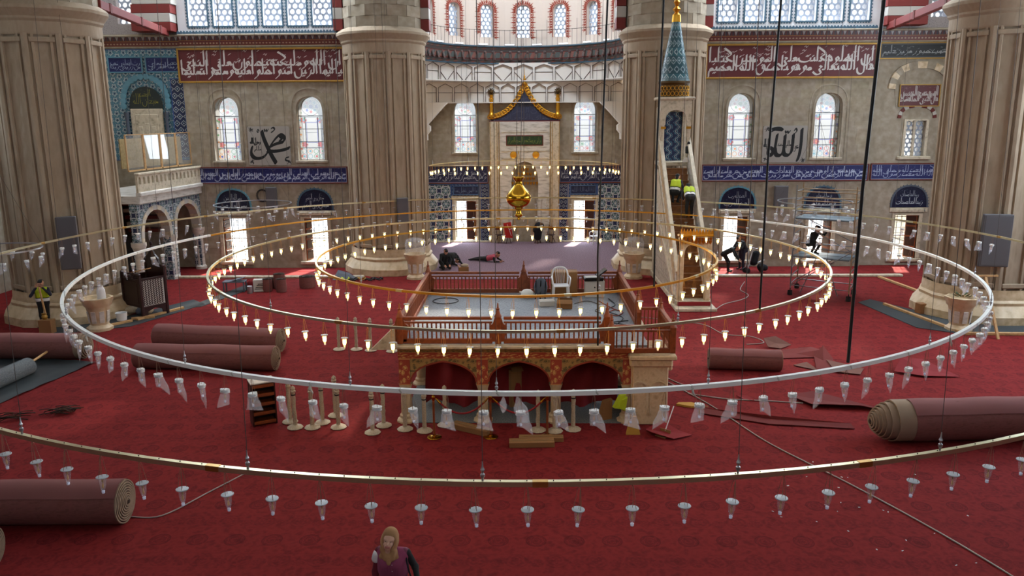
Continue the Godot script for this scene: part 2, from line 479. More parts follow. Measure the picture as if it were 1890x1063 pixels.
func materials():
	var st := noise_tex(.012, [Color(.61, .57, .50), Color(.66, .62, .55), Color(.68, .64, .575), Color(.71, .67, .61)], 3, 6)
	var stone := tri_mat("stone", st, .22, .86)
	stone.vertex_color_use_as_albedo = true
	stone.detail_enabled = true
	stone.detail_blend_mode = BaseMaterial3D.BLEND_MODE_MUL
	stone.detail_albedo = noise_tex(.05, [Color(.84, .82, .79), Color(1, 1, 1)], 9, 4, 256)
	var pst := noise_tex(.006, [Color(.52, .45, .36), Color(.61, .54, .45), Color(.66, .59, .50), Color(.62, .55, .46), Color(.68, .62, .54)], 5, 6)
	var pier := tri_mat("pier_stone", pst, .3, .82)
	pier.uv1_scale = Vector3(.7, .16, .7)
	var mb := noise_tex(.01, [Color(.56, .53, .49), Color(.76, .74, .70), Color(.83, .81, .78), Color(.70, .68, .65)], 11, 6)
	var marble := tri_mat("marble", mb, .5, .4)
	marble.uv1_scale = Vector3(.25, 1.1, .25)
	tri_mat("plain_marble", mb, .6, .45, Color(.96, .92, .84))
	tri_mat("warm_marble", noise_tex(.012, [Color(.66, .56, .42), Color(.80, .71, .57), Color(.86, .79, .68)], 15, 5), .5, .5)
	mat("plaster", Color(.86, .84, .81), .9)
	mat("cream_plaster", Color(.80, .74, .69), .9)
	mat("white_paint", Color(.84, .84, .85), .7)
	mat("red_paint", Color(.46, .15, .13), .7)
	mat("dull_red", Color(.40, .16, .14), .8)
	mat("pale_stripe", Color(.70, .68, .65), .8)
	mat("gold_line", Color(.62, .47, .18), .45, .4)
	mat("gold", Color(.85, .62, .20), .3, .85)
	mat("polished_brass", Color(.80, .60, .18), .16, 1.0)
	mat("brass", Color(.74, .60, .34), .3, .9)
	mat("pale_brass", Color(.82, .80, .66), .3, .85)
	mat("wire", Color(.56, .42, .33), .6, .2)
	mat("steel", Color(.70, .71, .73), .35, .9)
	mat("dark_line", Color(.12, .10, .10), .8)
	mat("lead", Color(.30, .33, .38), .7)
	mat("lattice", Color(.62, .66, .72), .8)
	mat("teal_paint", Color(.27, .38, .45), .8)
	mat("rust_paint", Color(.55, .22, .15), .85)
	mat("navy_glaze", Color(.09, .12, .24), .3)
	mat("bronze_leaf", Color(.33, .24, .10), .5, .5)
	mat("dark_outline", Color(.24, .15, .14), .8)
	tri_mat("deck_felt", noise_tex(.05, [Color(.40, .41, .43), Color(.60, .62, .64), Color(.48, .50, .52)], 63, 5, 256), .6, .9)
	tri_mat("stair_stone", noise_tex(.012, [Color(.70, .59, .45), Color(.84, .75, .61), Color(.78, .68, .54)], 65, 5), .8, .7)
	mat("polished_gilt", Color(.80, .62, .26), .3, .9)
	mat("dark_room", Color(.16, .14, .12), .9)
	mat("grey_speaker", Color(.36, .35, .36), .8)
	mat("black_rubber", Color(.05, .05, .055), .6)
	mat("white_plastic", Color(.86, .86, .86), .4)
	mat("blue_tile_plain", Color(.20, .33, .55), .3)
	mat("turquoise", Color(.35, .55, .62), .35)
	var gl := mat("clear_glass", Color(.95, .98, 1, .06), .03)
	gl.transparency = BaseMaterial3D.TRANSPARENCY_ALPHA
	var cup := mat("cup_glass", Color(.93, .96, 1, .15), .06)
	cup.transparency = BaseMaterial3D.TRANSPARENCY_ALPHA
	var fr := mat("bright_pane", Color(.27, .285, .31, .84), .3)
	fr.transparency = BaseMaterial3D.TRANSPARENCY_ALPHA
	fr.backlight_enabled = true
	fr.backlight = Color(.40, .43, .47)
	var frost := mat("frosted_glass", Color(.9, .93, .96), .6)
	frost.backlight_enabled = true
	frost.backlight = Color(1, 1, 1)
	var film := mat("plastic_film", Color(.95, .96, 1, .2), .3)
	film.transparency = BaseMaterial3D.TRANSPARENCY_ALPHA
	film.backlight_enabled = true
	film.backlight = Color(.9, .9, .92)
	film.cull_mode = BaseMaterial3D.CULL_DISABLED
	mat("wrap_plastic", Color(.96, .97, .95), .5)
	var carpet_t := tex_fn(192, 384, func(x, y):
		var p := Vector2((x - 96) / 300.0, (y - 110) / 300.0)
		var d := Vector2(p.x * 1.08, p.y).length()
		var a := p.angle()
		var k := 0.0
		if d < .185: k = .42 + .3 * sin(a * 8) * sin(d * 130) + .2 * sin(d * 90)
		if d > .172 and d < .19: k = .9
		var q := Vector2(absf(p.x) - .32, (y - 300) / 300.0)
		var e := q.length()
		if e < .2: k = maxf(k, .28 + .3 * sin(q.angle() * 5 + d * 20) * sin(e * 70))
		var q2 := Vector2(p.x, (y - 318) / 300.0)
		if q2.length() < .12: k = maxf(k, .3 + .25 * sin(q2.angle() * 6) * sin(q2.length() * 80))
		if absf(y - 240) < 4 or absf(y - 372) < 4: k = maxf(k, .22)
		return Color(.49, .14, .14).lerp(Color(.39, .10, .11), clampf(k, 0, 1)))
	var red := tri_mat("red_carpet", carpet_t, 1.0, .95)
	red.metallic_specular = .25
	red.uv1_scale = Vector3(1 / .64, 1 / .64, 1 / 1.26)
	red.detail_enabled = true
	red.detail_blend_mode = BaseMaterial3D.BLEND_MODE_MUL
	red.detail_albedo = noise_tex(.02, [Color(.78, .76, .78), Color(1, 1, 1), Color(.86, .86, .86)], 21, 5, 512)
	red.detail_uv_layer = BaseMaterial3D.DETAIL_UV_2
	red.uv2_triplanar = true
	red.uv2_world_triplanar = true
	red.uv2_scale = Vector3(.35, .35, .35)
	var rolls := tri_mat("carpet_back", noise_tex(.03, [Color(.40, .24, .22), Color(.50, .31, .29), Color(.45, .27, .26)], 23, 5, 256), .8, .95)
	rolls.uv1_scale = Vector3(.6, 2, 2)
	mat("carpet_pile", Color(.46, .075, .08), .95)
	mat("carpet_edge", Color(.56, .48, .40), .95)
	mat("carpet_edge_dark", Color(.22, .16, .13), .95)
	tri_mat("grey_felt", noise_tex(.09, [Color(.30, .32, .33), Color(.50, .52, .53)], 25, 4, 256), .9, .95)
	tri_mat("lilac_carpet", noise_tex(.13, [Color(.30, .22, .27), Color(.60, .51, .57), Color(.38, .29, .34), Color(.72, .64, .69)], 27, 3, 256), .45, .95)
	var wd := noise_tex(.02, [Color(.40, .18, .07), Color(.54, .27, .12), Color(.47, .22, .09)], 29, 5, 256)
	tri_mat("brown_wood", wd, .8, .5)
	tri_mat("dark_wood", wd, .8, .5, Color(.42, .32, .30))
	tri_mat("light_wood", noise_tex(.02, [Color(.62, .46, .28), Color(.76, .60, .40), Color(.70, .54, .34)], 31, 5, 256), .9, .7)
	tri_mat("stair_wood", noise_tex(.02, [Color(.50, .32, .17), Color(.64, .43, .24)], 33, 5, 256), .9, .6)
	mat("cardboard", Color(.56, .40, .24), .9)
	mat("carton_white", Color(.78, .77, .74), .8)
	mat("straw", Color(.72, .55, .22), .9)
	mat("grey_tarp", Color(.17, .20, .21), .45)
	mat("drape_red", Color(.52, .10, .12), .9)
	mat("rope_red", Color(.55, .02, .06), .7)
	tri_mat("wrapped_post", noise_tex(.05, [Color(.62, .56, .46), Color(.80, .74, .64)], 35, 4, 256), 2.0, .6)

# a wall slab with openings: strips between x0..x1, y0..y1, front face at z = 0 and t thick; each opening is {l, r, y, pts}
func slab(g: G, x0: float, x1: float, y0: float, y1: float, ops: Array, t: float, xf := Transform3D()):
	var cur := x0
	for o in ops:
		if o.l > cur: g.extr([Vector2(cur, y0), Vector2(o.l, y0), Vector2(o.l, y1), Vector2(cur, y1)], -t, 0, xf, true)
		if o.y > y0: g.extr([Vector2(o.l, y0), Vector2(o.r, y0), Vector2(o.r, o.y), Vector2(o.l, o.y)], -t, 0, xf, true)
		var p := PackedVector2Array([Vector2(o.r, y1), Vector2(o.l, y1)])
		var q: PackedVector2Array = o.pts.duplicate()
		q.reverse()
		p.append_array(q)
		g.extr(p, -t, 0, xf, true)
		cur = o.r
	if cur < x1: g.extr([Vector2(cur, y0), Vector2(x1, y0), Vector2(x1, y1), Vector2(cur, y1)], -t, 0, xf, true)

func hole(x: float, w: float, y: float, top: float, spring := -1.0) -> Dictionary:  # an opening w wide about x from y to top; arched above spring
	var pts: PackedVector2Array
	if spring < 0: pts = PackedVector2Array([Vector2(x + w / 2, top), Vector2(x - w / 2, top)])
	else:
		for p in arch_pts(w / 2, spring, top): pts.append(p + Vector2(x, 0))
	return {"l": x - w / 2, "r": x + w / 2, "y": y, "pts": pts}

func ashlar(g: G, x0: float, x1: float, y0: float, y1: float, ops: Array, ch: float, bw: float, xf := Transform3D()):
	g.tint = true
	var rows := int(round((y1 - y0) / ch))
	var h := (y1 - y0) / rows
	for i in rows:
		var x := x0 - (bw * .5 if i % 2 else 0.0)
		while x < x1:
			var w := bw * rng.randf_range(.75, 1.3)
			var a := maxf(x, x0) + .004
			var b := minf(x + w, x1) - .004
			x += w
			if b - a < .03: continue
			var polys := [PackedVector2Array([Vector2(a, y0 + i * h + .004), Vector2(b, y0 + i * h + .004), Vector2(b, y0 + i * h + h - .004), Vector2(a, y0 + i * h + h - .004)])]
			for o in ops:
				if o.r < a or o.l > b: continue
				var full := PackedVector2Array([Vector2(o.l, o.y), Vector2(o.r, o.y)])
				full.append_array(o.pts)
				var nx := []
				for p in polys: nx.append_array(Geometry2D.clip_polygons(p, full))
				polys = nx
			var k := rng.randf_range(.86, 1.06)
			g.col = Color(k, k * rng.randf_range(.96, 1.0), k * rng.randf_range(.92, 1.0))
			for p in polys:
				if not Geometry2D.is_polygon_clockwise(p) or true: g.extr(p, 0, .009, xf)

func structure(called: String, label: String, category: String, at := Vector3.ZERO) -> Node3D:
	return thing(called, label, category, at, 0.0, "", "structure")

func honey(w: float, h: float, cell: float, arched := false) -> G:  # pierced plaster lattice of round holes, lower middle at 0
	var g := G.new()
	var cols := int(round(w / cell))
	var c := w / cols
	var rh := c * .866
	var rows := int(h / rh)
	for j in rows:
		for i in cols + (j % 2):
			var ct := Vector2(-w / 2 + c * (i + (.5 if j % 2 == 0 else 0.0)), rh * (j + .5))
			if arched and ct.y > h - w / 2 and Vector2(ct.x, ct.y - h + w / 2).length() > w / 2: continue
			for k in 12:
				var a0 := TAU * k / 12 + PI / 6
				var a1 := TAU * (k + 1) / 12 + PI / 6
				var hexr := func(a): return c * .5 / cos(fposmod(a + PI / 6, PI / 3) - PI / 6)
				var p0 := ct + Vector2(cos(a0), sin(a0)) * c * .375
				var p1 := ct + Vector2(cos(a1), sin(a1)) * c * .375
				var q0: Vector2 = ct + Vector2(cos(a0), sin(a0)) * hexr.call(a0)
				var q1: Vector2 = ct + Vector2(cos(a1), sin(a1)) * hexr.call(a1)
				for q in [p0, p1, q0, q1]: pass
				q0.x = clampf(q0.x, -w / 2, w / 2); q1.x = clampf(q1.x, -w / 2, w / 2); p0.x = clampf(p0.x, -w / 2, w / 2); p1.x = clampf(p1.x, -w / 2, w / 2)
				g.quad(Vector3(p0.x, p0.y, 0), Vector3(q0.x, q0.y, 0), Vector3(q1.x, q1.y, 0), Vector3(p1.x, p1.y, 0))
				g.quad(Vector3(p0.x, p0.y, 0), Vector3(p1.x, p1.y, 0), Vector3(p1.x, p1.y, -.03), Vector3(p0.x, p0.y, -.03))
	return g

func ring_of(g: G, pts: PackedVector2Array, w: float, z0: float, z1: float, xf := Transform3D()):  # a band of width w outside an open outline
	for i in pts.size() - 1:
		var a := pts[i]
		var b := pts[i + 1]
		var na := (pts[i + 1] - pts[maxi(i - 1, 0)]).normalized().rotated(-PI / 2) * w
		var nb := (pts[mini(i + 2, pts.size() - 1)] - pts[i]).normalized().rotated(-PI / 2) * w
		var p := []
		for z in [z0, z1]:
			for q in [a, b, b + nb, a + na]: p.append(xf * Vector3(q.x, q.y, z))
		g.hex(p)

func outline(o: Dictionary) -> PackedVector2Array:  # an opening's outline from its right foot round to its left foot
	var p := PackedVector2Array([Vector2(o.r, o.y)])
	p.append_array(o.pts)
	p.append(Vector2(o.l, o.y))
	return p

func xfz(x, y, d, turn := 0.0) -> Transform3D:
	return Transform3D(Basis(Vector3.UP, turn), V(x, y, d))

func pier(x: float, d: float, rad: float, label: String, blocks := true):
	var p := thing("stone_pier", label, "pillar", V(x, 0, d))
	var g := G.new()
	var ring := PackedVector2Array()
	for k in 12:
		var a := TAU * (k + .5) / 12
		var b := TAU * (k + 1.5) / 12
		var A := Vector2(cos(a), sin(a)) * rad / cos(PI / 12)
		var B := Vector2(cos(b), sin(b)) * rad / cos(PI / 12)
		var nn := (A + B).normalized()
		for t in [[0, 0], [.1, 0], [.12, -.09], [.18, -.09], [.195, -.02], [.27, -.02], [.285, -.10], [.715, -.10], [.73, -.02], [.805, -.02], [.82, -.09], [.88, -.09], [.90, 0]]:
			ring.append(A.lerp(B, t[0]) + nn * t[1])
	var turn := Transform3D(Basis(Vector3.RIGHT, -PI / 2), Vector3.ZERO)
	g.extr(ring, 1.15, 9.75, turn)
	part(p, "fluted_shaft", g, "pier_stone")
	var prism := func(called, prof, m):
		var b := G.new()
		b.lathe(prof, 12, Transform3D(Basis(Vector3.UP, PI / 12), Vector3.ZERO))
		part(p, called, b, m)
	var c := 1.0 / cos(PI / 12)
	prism.call("base_plinth", [Vector2(rad + .42, 0) * 1.0, Vector2(rad + .42, .28), Vector2(rad + .2, .55), Vector2(rad + .13, .62), Vector2(rad + .16, .72), Vector2((rad + .02) * c, .8), Vector2(rad * c, 1.15)], "warm_marble")
	prism.call("capital", [Vector2((rad - .04) * c, 9.7), Vector2(rad * c, 9.78), Vector2(rad * c, 10.12), Vector2((rad + .06) * c, 10.2), Vector2((rad + .06) * c, 10.27), Vector2((rad + .24) * c, 10.5), Vector2((rad + .24) * c, 10.6), Vector2((rad + .16) * c, 10.68), Vector2((rad - .02) * c, 10.8)], "pier_stone")
	# panel heads: a moulded frame closing each fluted face at top and foot
	for y in [9.55, 1.3]:
		for k in 12:
			var fr := G.new()
			var a := TAU * (k + 1) / 12
			var nn := Vector3(cos(a), 0, sin(a))
			fr.box(nn * (rad - .02) + Vector3(0, y, 0), Vector3(.05, .16, rad * .4), Basis(nn, Vector3.UP, Vector3(-sin(a), 0, cos(a))), .02)
			part(p, "panel_head" if y > 5 else "panel_foot", fr, "pier_stone")
	if not blocks:
		prism.call("upper_drum", [Vector2(rad * c, 10.75), Vector2(rad * c, 18)], "stone")
		return
	for j in 6:
		for k in 12:
			var a := TAU * (k + (.5 if j % 2 else 0.0)) / 12
			var b := G.new()
			b.tint = true
			var v := rng.randf_range(.9, 1.08)
			b.col = Color(v, v * .985, v * .96)
			var rows := []
			var w0 := rad - .3
			var q := []
			var h0 := 10.78 + j * .46
			for y in [h0 + .004, h0 + .456]:
				for e in [[a + .004, rad], [a + TAU / 12 - .004, rad], [a + TAU / 12 - .004, w0], [a + .004, w0]]: q.append(Vector3(sin(e[0]) * e[1], y, cos(e[0]) * e[1]))
			b.hex(q)
			part(p, "stone_block", b, "stone")
	var core := G.new()
	core.lathe([Vector2(rad - .06, 10.7), Vector2(rad - .06, 18)], 12)
	part(p, "core", core, "stone")

func setting():
	var fl := G.new()
	fl.box(V(0, -.25, 15), Vector3(46, .5, 46))
	fl.box(V(0, -.25, 41.7), Vector3(12.2, .5, 7.4))
	var og := G.new()
	for q in [[-16.6, 21, 43.5, 11], [16.6, 21, 43.5, 11], [0, 12.2, 49, 7.2]]: og.box(V(q[0], -.32, q[2]), Vector3(q[1], .5, q[3]))
	solo("ground", "pale stone paving outside the low windows", "ground", og, "plain_marble", Vector3.ZERO, "", "structure")
	var o := solo("floor", "wide floor covered in deep red carpet with darker rosettes", "floor", fl, "red_carpet", Vector3.ZERO, "", "structure")
	# low stone step before the prayer wall and the side bays
	var names := [["on the side of the wooden lectern", -1.0], ["on the side of the scaffold", 1.0]]
	for n in names:
		var e := G.new()
		e.box(Vector3(0, .05, 0), Vector3(9.6, .1, .28), Basis(), .02)
		solo("stone_step", "long pale stone step edge across the red carpet " + n[0], "step", e, "plain_marble", V(n[1] * 11.9, 0, 34.75))
	pier(-6.22, 37.1, 1.78, "tall fluted stone pier between the round letter panel and the tiled niche wall")
	pier(6.34, 37.1, 1.78, "tall fluted stone pier with the pulpit spire standing before it")
	pier(-16.55, 28.4, 1.88, "shadowed fluted stone pier beside the carved wooden lectern")
	pier(16.55, 28.4, 1.88, "shadowed fluted stone pier with a marble urn and a leaning T pole at its foot")
	# room shell beyond the picture
	var wl := structure("wall_left", "plain stone side wall with tall windows beyond the shadowed pier", "wall", V(-21.5, 0, 20))
	var wr := structure("wall_right", "plain stone side wall with tall windows on the scaffold side", "wall", V(21.5, 0, 20))
	for w in [[wl, 1.0], [wr, -1.0]]:
		var g := G.new()
		var b := Transform3D(Basis(Vector3.UP, w[1] * PI / 2), Vector3.ZERO)
		var ops := []
		for k in 5: ops.append(hole(-4.0 + k * 4.0, 1.6, 6.5, 11, 10))
		slab(g, -28, 28, 5, 12, ops, .8, b)
		slab(g, -28, 28, 0, 5, [], .8, b)
		slab(g, -28, 28, 12, 18, [], .8, b)
		part(w[0], "stone_face", g, "stone")
		for q in ops:
			var pg := G.new()
			var pl := PackedVector2Array([Vector2(q.l, q.y), Vector2(q.r, q.y)])
			pl.append_array(q.pts)
			pg.extr(pl, -.42, -.41, b)
			part(w[0], "window_glass", pg, "clear_glass")
	var wb := G.new()
	var bo := []
	for k in 7: bo.append(hole(-9 + k * 3.0, 1.4, 11.2, 14.8))
	var bx := Transform3D(Basis(Vector3.UP, PI), V(0, 0, -7.8))
	slab(wb, -22, 22, 0, 11, [], .8, bx)
	slab(wb, -22, 22, 11, 15, bo, .8, bx)
	slab(wb, -22, 22, 15, 18, [], .8, bx)
	var wk := structure("wall_back", "plain stone gallery wall opposite the prayer wall", "wall")
	part(wk, "stone_face", wb, "stone")
	for q in bo:
		var pg := G.new()
		pg.box(bx * Vector3((q.l + q.r) / 2, 13, -.4), Vector3(1.4, 3.6, .01))
		part(wk, "window_glass", pg, "frosted_glass")
	# ceiling with the dome opening, its ring of windows and the dome shell
	var ce := structure("ceiling", "white plastered vault around the great dome", "ceiling")
	var g := G.new()
	for k in 32:
		var a := TAU * k / 32
		var b := TAU * (k + 1) / 32
		var sq := func(t): 
			var m := maxf(absf(sin(t)) / 22.0, absf(cos(t)) / (31.0 if cos(t) > 0 else 12.4))
			return Vector3(sin(t) / m, 18, -22 + cos(t) / m)
		var p := [V(15.6 * sin(a), 18, 22 - 15.6 * cos(a)), V(15.6 * sin(b), 18, 22 - 15.6 * cos(b)), sq.call(b), sq.call(a)]
		var q := []
		for x in p: q.append(x)
		for x in p: q.append(x + Vector3(0, .5, 0))
		g.hex(q)
	g.box(V(0, 17.2, 43.0), Vector3(13, .4, 5.6))
	for q in [[0, 14], [-19.7, 4.6], [19.7, 4.6]]: g.box(V(q[0], 18.25, 36.4), Vector3(q[1], .5, 4.4))
	var vg := G.new()
	for q in [-12.2, 12.2]: vg.quad(V(q - 5.2, 18.2, 34.3), V(q + 5.2, 18.2, 34.3), V(q + 5.2, 18.2, 38.2), V(q - 5.2, 18.2, 38.2))
	vg.quad(V(-6, 17.3, 38.0), V(6, 17.3, 38.0), V(6, 17.3, 40.3), V(-6, 17.3, 40.3))
	part(ce, "added_vault_glass", vg, "frosted_glass")  # invented glazed strips, added so light falls on the upper prayer wall
	for s in [-1, 1]: g.box(V(s * 5.75, 14, 38.6), Vector3(.5, 6.8, 2.9))
	part(ce, "vault", g, "plaster")
	var dg := G.new()
	var fg := G.new()
	for k in 32:
		var a := TAU * k / 32
		var pier_b := Basis(Vector3.UP, a)
		if k % 2 == 0: fg.box(V(15.8 * sin(a), 20, 22 - 15.8 * cos(a)), Vector3(6.4, 4, .02), pier_b)
		dg.box(V(15.8 * sin(a), 20, 22 - 15.8 * cos(a)), Vector3(1.5, 4, .8), pier_b)
	part(ce, "dome_drum", dg, "plaster")
	part(ce, "drum_glass", fg, "frosted_glass")
	var dp := []
	for k in 9: dp.append(Vector2(16.4 * cos(PI / 2 * k / 8), 22 + 13 * sin(PI / 2 * k / 8)))
	var dm := G.new()
	dm.lathe(dp, 32, Transform3D(Basis(), V(0, 0, 22)))
	var di := []
	for k in 9: di.append(Vector2(15.9 * cos(PI / 2 * k / 8), 21.99 + 12.6 * sin(PI / 2 * k / 8)))
	dm.lathe(di, 32, Transform3D(Basis(), V(0, 0, 22)))
	part(ce, "dome_shell", dm, "plaster")

# ---------------------------------------------------------------- the prayer wall
func stained_tex(sd: int) -> ImageTexture:  # coloured glass: an arched medallion above, a clear field in a flowered border below
	var w := 128
	var h := 320
	var im := sheet(w, h, Color(.93, .97, 1))
	var q := RandomNumberGenerator.new()
	q.seed = sd
	var pal := [Color(.85, .10, .12), Color(.95, .55, .10), Color(.10, .30, .80), Color(.15, .60, .35), Color(.30, .70, .85), Color(.75, .15, .35)]
	var line := func(a: Vector2, b: Vector2, t: float, c: Color): pen(im, PackedVector2Array([a, b]), t, c)
	var circ := func(ct: Vector2, r: float, t: float, c: Color):
		var p := PackedVector2Array()
		for k in 17: p.append(ct + Vector2(cos(TAU * k / 16), sin(TAU * k / 16)) * r)
		pen(im, p, t, c)
	var disc := func(ct: Vector2, r: float, c: Color):
		for y in range(-int(r), int(r) + 1):
			var e := int(sqrt(maxf(0, r * r - y * y)))
			im.fill_rect(Rect2i(int(ct.x) - e, int(ct.y) + y, 2 * e, 1), c)
	var dk := Color(.10, .16, .25)
	# border of small lights
	for y in range(100, 316, 18):
		for x in [8, 120]:
			if (y / 18) % 2 == 0: disc.call(Vector2(x, y), 4.5, pal[q.randi() % 6])
			circ.call(Vector2(x, y), 7, 2, dk)
	for c in [Vector2(26, 118), Vector2(102, 118), Vector2(26, 240), Vector2(102, 240)]:
		for k in 5: disc.call(c + Vector2(cos(TAU * k / 5), sin(TAU * k / 5)) * 9, 6, pal[0 if q.randf() < .6 else q.randi() % 6])
		disc.call(c, 5, pal[q.randi() % 6])
		circ.call(c, 16, 2, dk)
	frame_line(im, Rect2(36, 128, 56, 104), 3, Color(.25, .28, .75))
	frame_line(im, Rect2(18, 104, 92, 152), 2, dk)
	line.call(Vector2(36, 180), Vector2(92, 180), 3, dk)
	line.call(Vector2(0, 98), Vector2(128, 98), 4, dk)
	line.call(Vector2(0, 258), Vector2(128, 258), 4, dk)
	for k in 4:
		for j in 2:
			var c := Vector2(20 + k * 30, 274 + j * 26)
			circ.call(c, 11, 2.5, pal[q.randi() % 6])
			if (k + j) % 2: disc.call(c, 6, pal[q.randi() % 6])
	for k in 8:
		var c := Vector2(64, 50) + Vector2(cos(TAU * k / 8), sin(TAU * k / 8)) * 26
		circ.call(c, 13, 2, pal[(k + sd) % 6].lerp(dk, .3))
		disc.call(c, 7, pal[(k * 2 + sd) % 6])
	disc.call(Vector2(64, 50), 10, pal[sd % 6])
	circ.call(Vector2(64, 50), 15, 2, dk)
	circ.call(Vector2(64, 50), 44, 2.5, dk)
	for k in 10: disc.call(Vector2(q.randf_range(10, 118), q.randf_range(6, 96)), 3, pal[q.randi() % 6])
	frame_px(im, 0, 4, dk)
	return ImageTexture.create_from_image(im)

func frame_line(im: Image, r: Rect2, t: int, c: Color):
	for x in [Rect2i(int(r.position.x), int(r.position.y), int(r.size.x), t), Rect2i(int(r.position.x), int(r.end.y) - t, int(r.size.x), t), Rect2i(int(r.position.x), int(r.position.y), t, int(r.size.y)), Rect2i(int(r.end.x) - t, int(r.position.y), t, int(r.size.y))]: im.fill_rect(x, c)

func glass_mat(called: String, tex) -> StandardMaterial3D:
	var m := mat(called, Color(.36, .36, .36, .92), .3)
	m.transparency = BaseMaterial3D.TRANSPARENCY_ALPHA
	m.albedo_texture = tex
	m.backlight_enabled = true
	m.backlight = Color(1, 1, 1)
	return m

var n_window := 0
func window(label: String, at: Vector3) -> Node3D:
	n_window += 1
	var w := Node3D.new()
	w.name = "window_%d" % n_window
	add_child(w)
	w.position = at
	tag(w, label, "window", "", "structure")
	return w

func stained_window(x: float, d: float, label: String, sd: int, w := 1.22):
	var o := hole(0, w, 0, 2.9, 2.15)
	var n := window(label, V(x, 5.06, d))
	var fr := G.new()
	ring_of(fr, outline(o), .11, -.05, .06)
	ring_of(fr, outline(hole(0, w + .42, -.1, 3.25, 2.2)), .05, 0, .03)
	fr.box(Vector3(0, -.06, .0), Vector3(w + .3, .12, .16), Basis(), .02)
	part(n, "stone_surround", fr, "stone")
	var pg := G.new()
	var pl := PackedVector2Array([Vector2(o.l, 0), Vector2(o.r, 0)])
	pl.append_array(o.pts)
	pg.extr(pl, -.29, -.29)
	part(n, "stained_glass", pg, glass_mat("stained_glass_%d" % sd, stained_tex(sd)))
	var ld := G.new()
	for y in [.85, 1.43, 2.02]: ld.box(Vector3(0, y, -.26), Vector3(w, .025, .03))
	for s in [-1, 1]: ld.box(Vector3(s * w * .24, .98, -.26), Vector3(.02, 2.0, .03))
	part(n, "lead_bar", ld, "lead")

func lower_window(x: float, d: float, label: String, shut: float, w := 1.1, h := 2.05, y := .32):
	var n := window(label, V(x, y, d))
	var fr := G.new()
	ring_of(fr, outline(hole(0, w, 0, h)), .17, -.1, .05)
	fr.box(Vector3(0, -.07, .02), Vector3(w + .5, .14, .24), Basis(), .02)
	fr.box(Vector3(0, h + .22, .03), Vector3(w + .4, .16, .1), Basis(), .02)
	part(n, "marble_surround", fr, "plain_marble")
	var gr := G.new()
	for k in 5: gr.box(Vector3(-w / 2 + w * (k + .5) / 5, h / 2, -.5), Vector3(.02, h, .02))
	for k in 8: gr.box(Vector3(0, h * (k + .5) / 8, -.5), Vector3(w, .02, .02))
	part(n, "iron_grille", gr, "lead")
	var pg := G.new()
	pg.box(Vector3(0, h / 2, -.6), Vector3(w, h, .008))
	part(n, "pane", pg, "clear_glass")
	var sash := G.new()
	ring_of(sash, outline(hole(0, w - .12, .06, h - .06)), .06, -.63, -.57)
	sash.box(Vector3(0, h * .5, -.6), Vector3(w, .05, .05))
	part(n, "sash", sash, "white_paint")
	if shut != 0.0:  # one wooden shutter standing open against the jamb, half into the room
		var sh := G.new()
		var sx := signf(shut)
		var b := Basis(Vector3.UP, -sx * absf(shut))
		var hinge := Vector3(sx * w / 2, h / 2, -.08)
		sh.box(hinge + b * Vector3(-sx * w * .24, 0, 0), Vector3(w * .48, h - .04, .05), b, .01)
		var p := part(n, "wooden_shutter", sh, "brown_wood")
		var st := G.new()
		for yy in [-.6, -.2, .2, .6]: st.box(hinge + b * Vector3(-sx * w * .24, yy * h * .6, .03), Vector3(w * .4, h * .2, .03), b, .01)
		for k in 4:
			st.box(hinge + b * Vector3(-sx * w * (.1 + .1 * k), h * .36, .05), Vector3(.03, .03, .02), b)
			st.box(hinge + b * Vector3(-sx * w * (.1 + .1 * k), -h * .3, .05), Vector3(.03, .03, .02), b)
		part(p, "raised_panel", st, "dark_wood")

const T_RED_L = ["An Allh wmlyktp ySlwn ElY Alnby", "yA AyhA Alzyn AmnwA SlwA Elyh wslmwA tslymA"]
const T_RED_R = ["An AlSlwp kAnt ElY Almwmnyn ktAbA", "qAl Allh tEAlY mwqwtA Sdq Allh AlEZym"]
const T_BLUE_L = ["mn xr AlwswAs AlKnAs Alzy ywsws fy Sdwr AlnAs mn Aljnp wAlnAs", "bsm Allh AlrHmn AlrHym ql AEwz brb AlnAs mlk AlnAs Alh AlnAs"]
const T_BLUE_R = ["wmn xr gAsq Aza wqb wmn xr AlnfAtAt fy AlEqd wmn xr HAsd AzA Hsd", "bsm Allh AlrHmn AlrHym ql AEwz brb Alflq mn xr mA Klq"]

func band_image(w: int, h: int, bg: Color, ink: Color, lines: Array, rim: Array, stroke: float, marks := 30, curls := Color(0, 0, 0, 0)) -> Image:
	var im := sheet(w, h, bg)
	var in_ := 0
	for r in rim:
		frame_px(im, in_, r[0], r[1])
		in_ += r[0]
	in_ += 2
	if curls.a > 0:
		for k in w / 9:
			var c := Vector2(rng.randf_range(in_ + 8, w - in_ - 8), rng.randf_range(in_ + 6, h - in_ - 6))
			var p := PackedVector2Array()
			var s := 1 if rng.randf() < .5 else -1
			for j in 7: p.append(c + Vector2(cos(j * .9 * s), sin(j * .9 * s)) * (1.5 + j * .8))
			pen(im, p, 1.5, curls)
	var rh: float = (h - 2.0 * in_)
	if lines.size() == 1: write(im, lines[0], Rect2(in_ + 4, in_, w - 2 * in_ - 8, rh), ink, stroke, marks)
	else:
		write(im, lines[0], Rect2(in_ + 4, in_, w - 2 * in_ - 8, rh * .72), ink, stroke, marks)
		write(im, lines[1], Rect2(in_ + 4, in_ + rh * .28, w - 2 * in_ - 8, rh * .72), ink, stroke, 0)
	return im

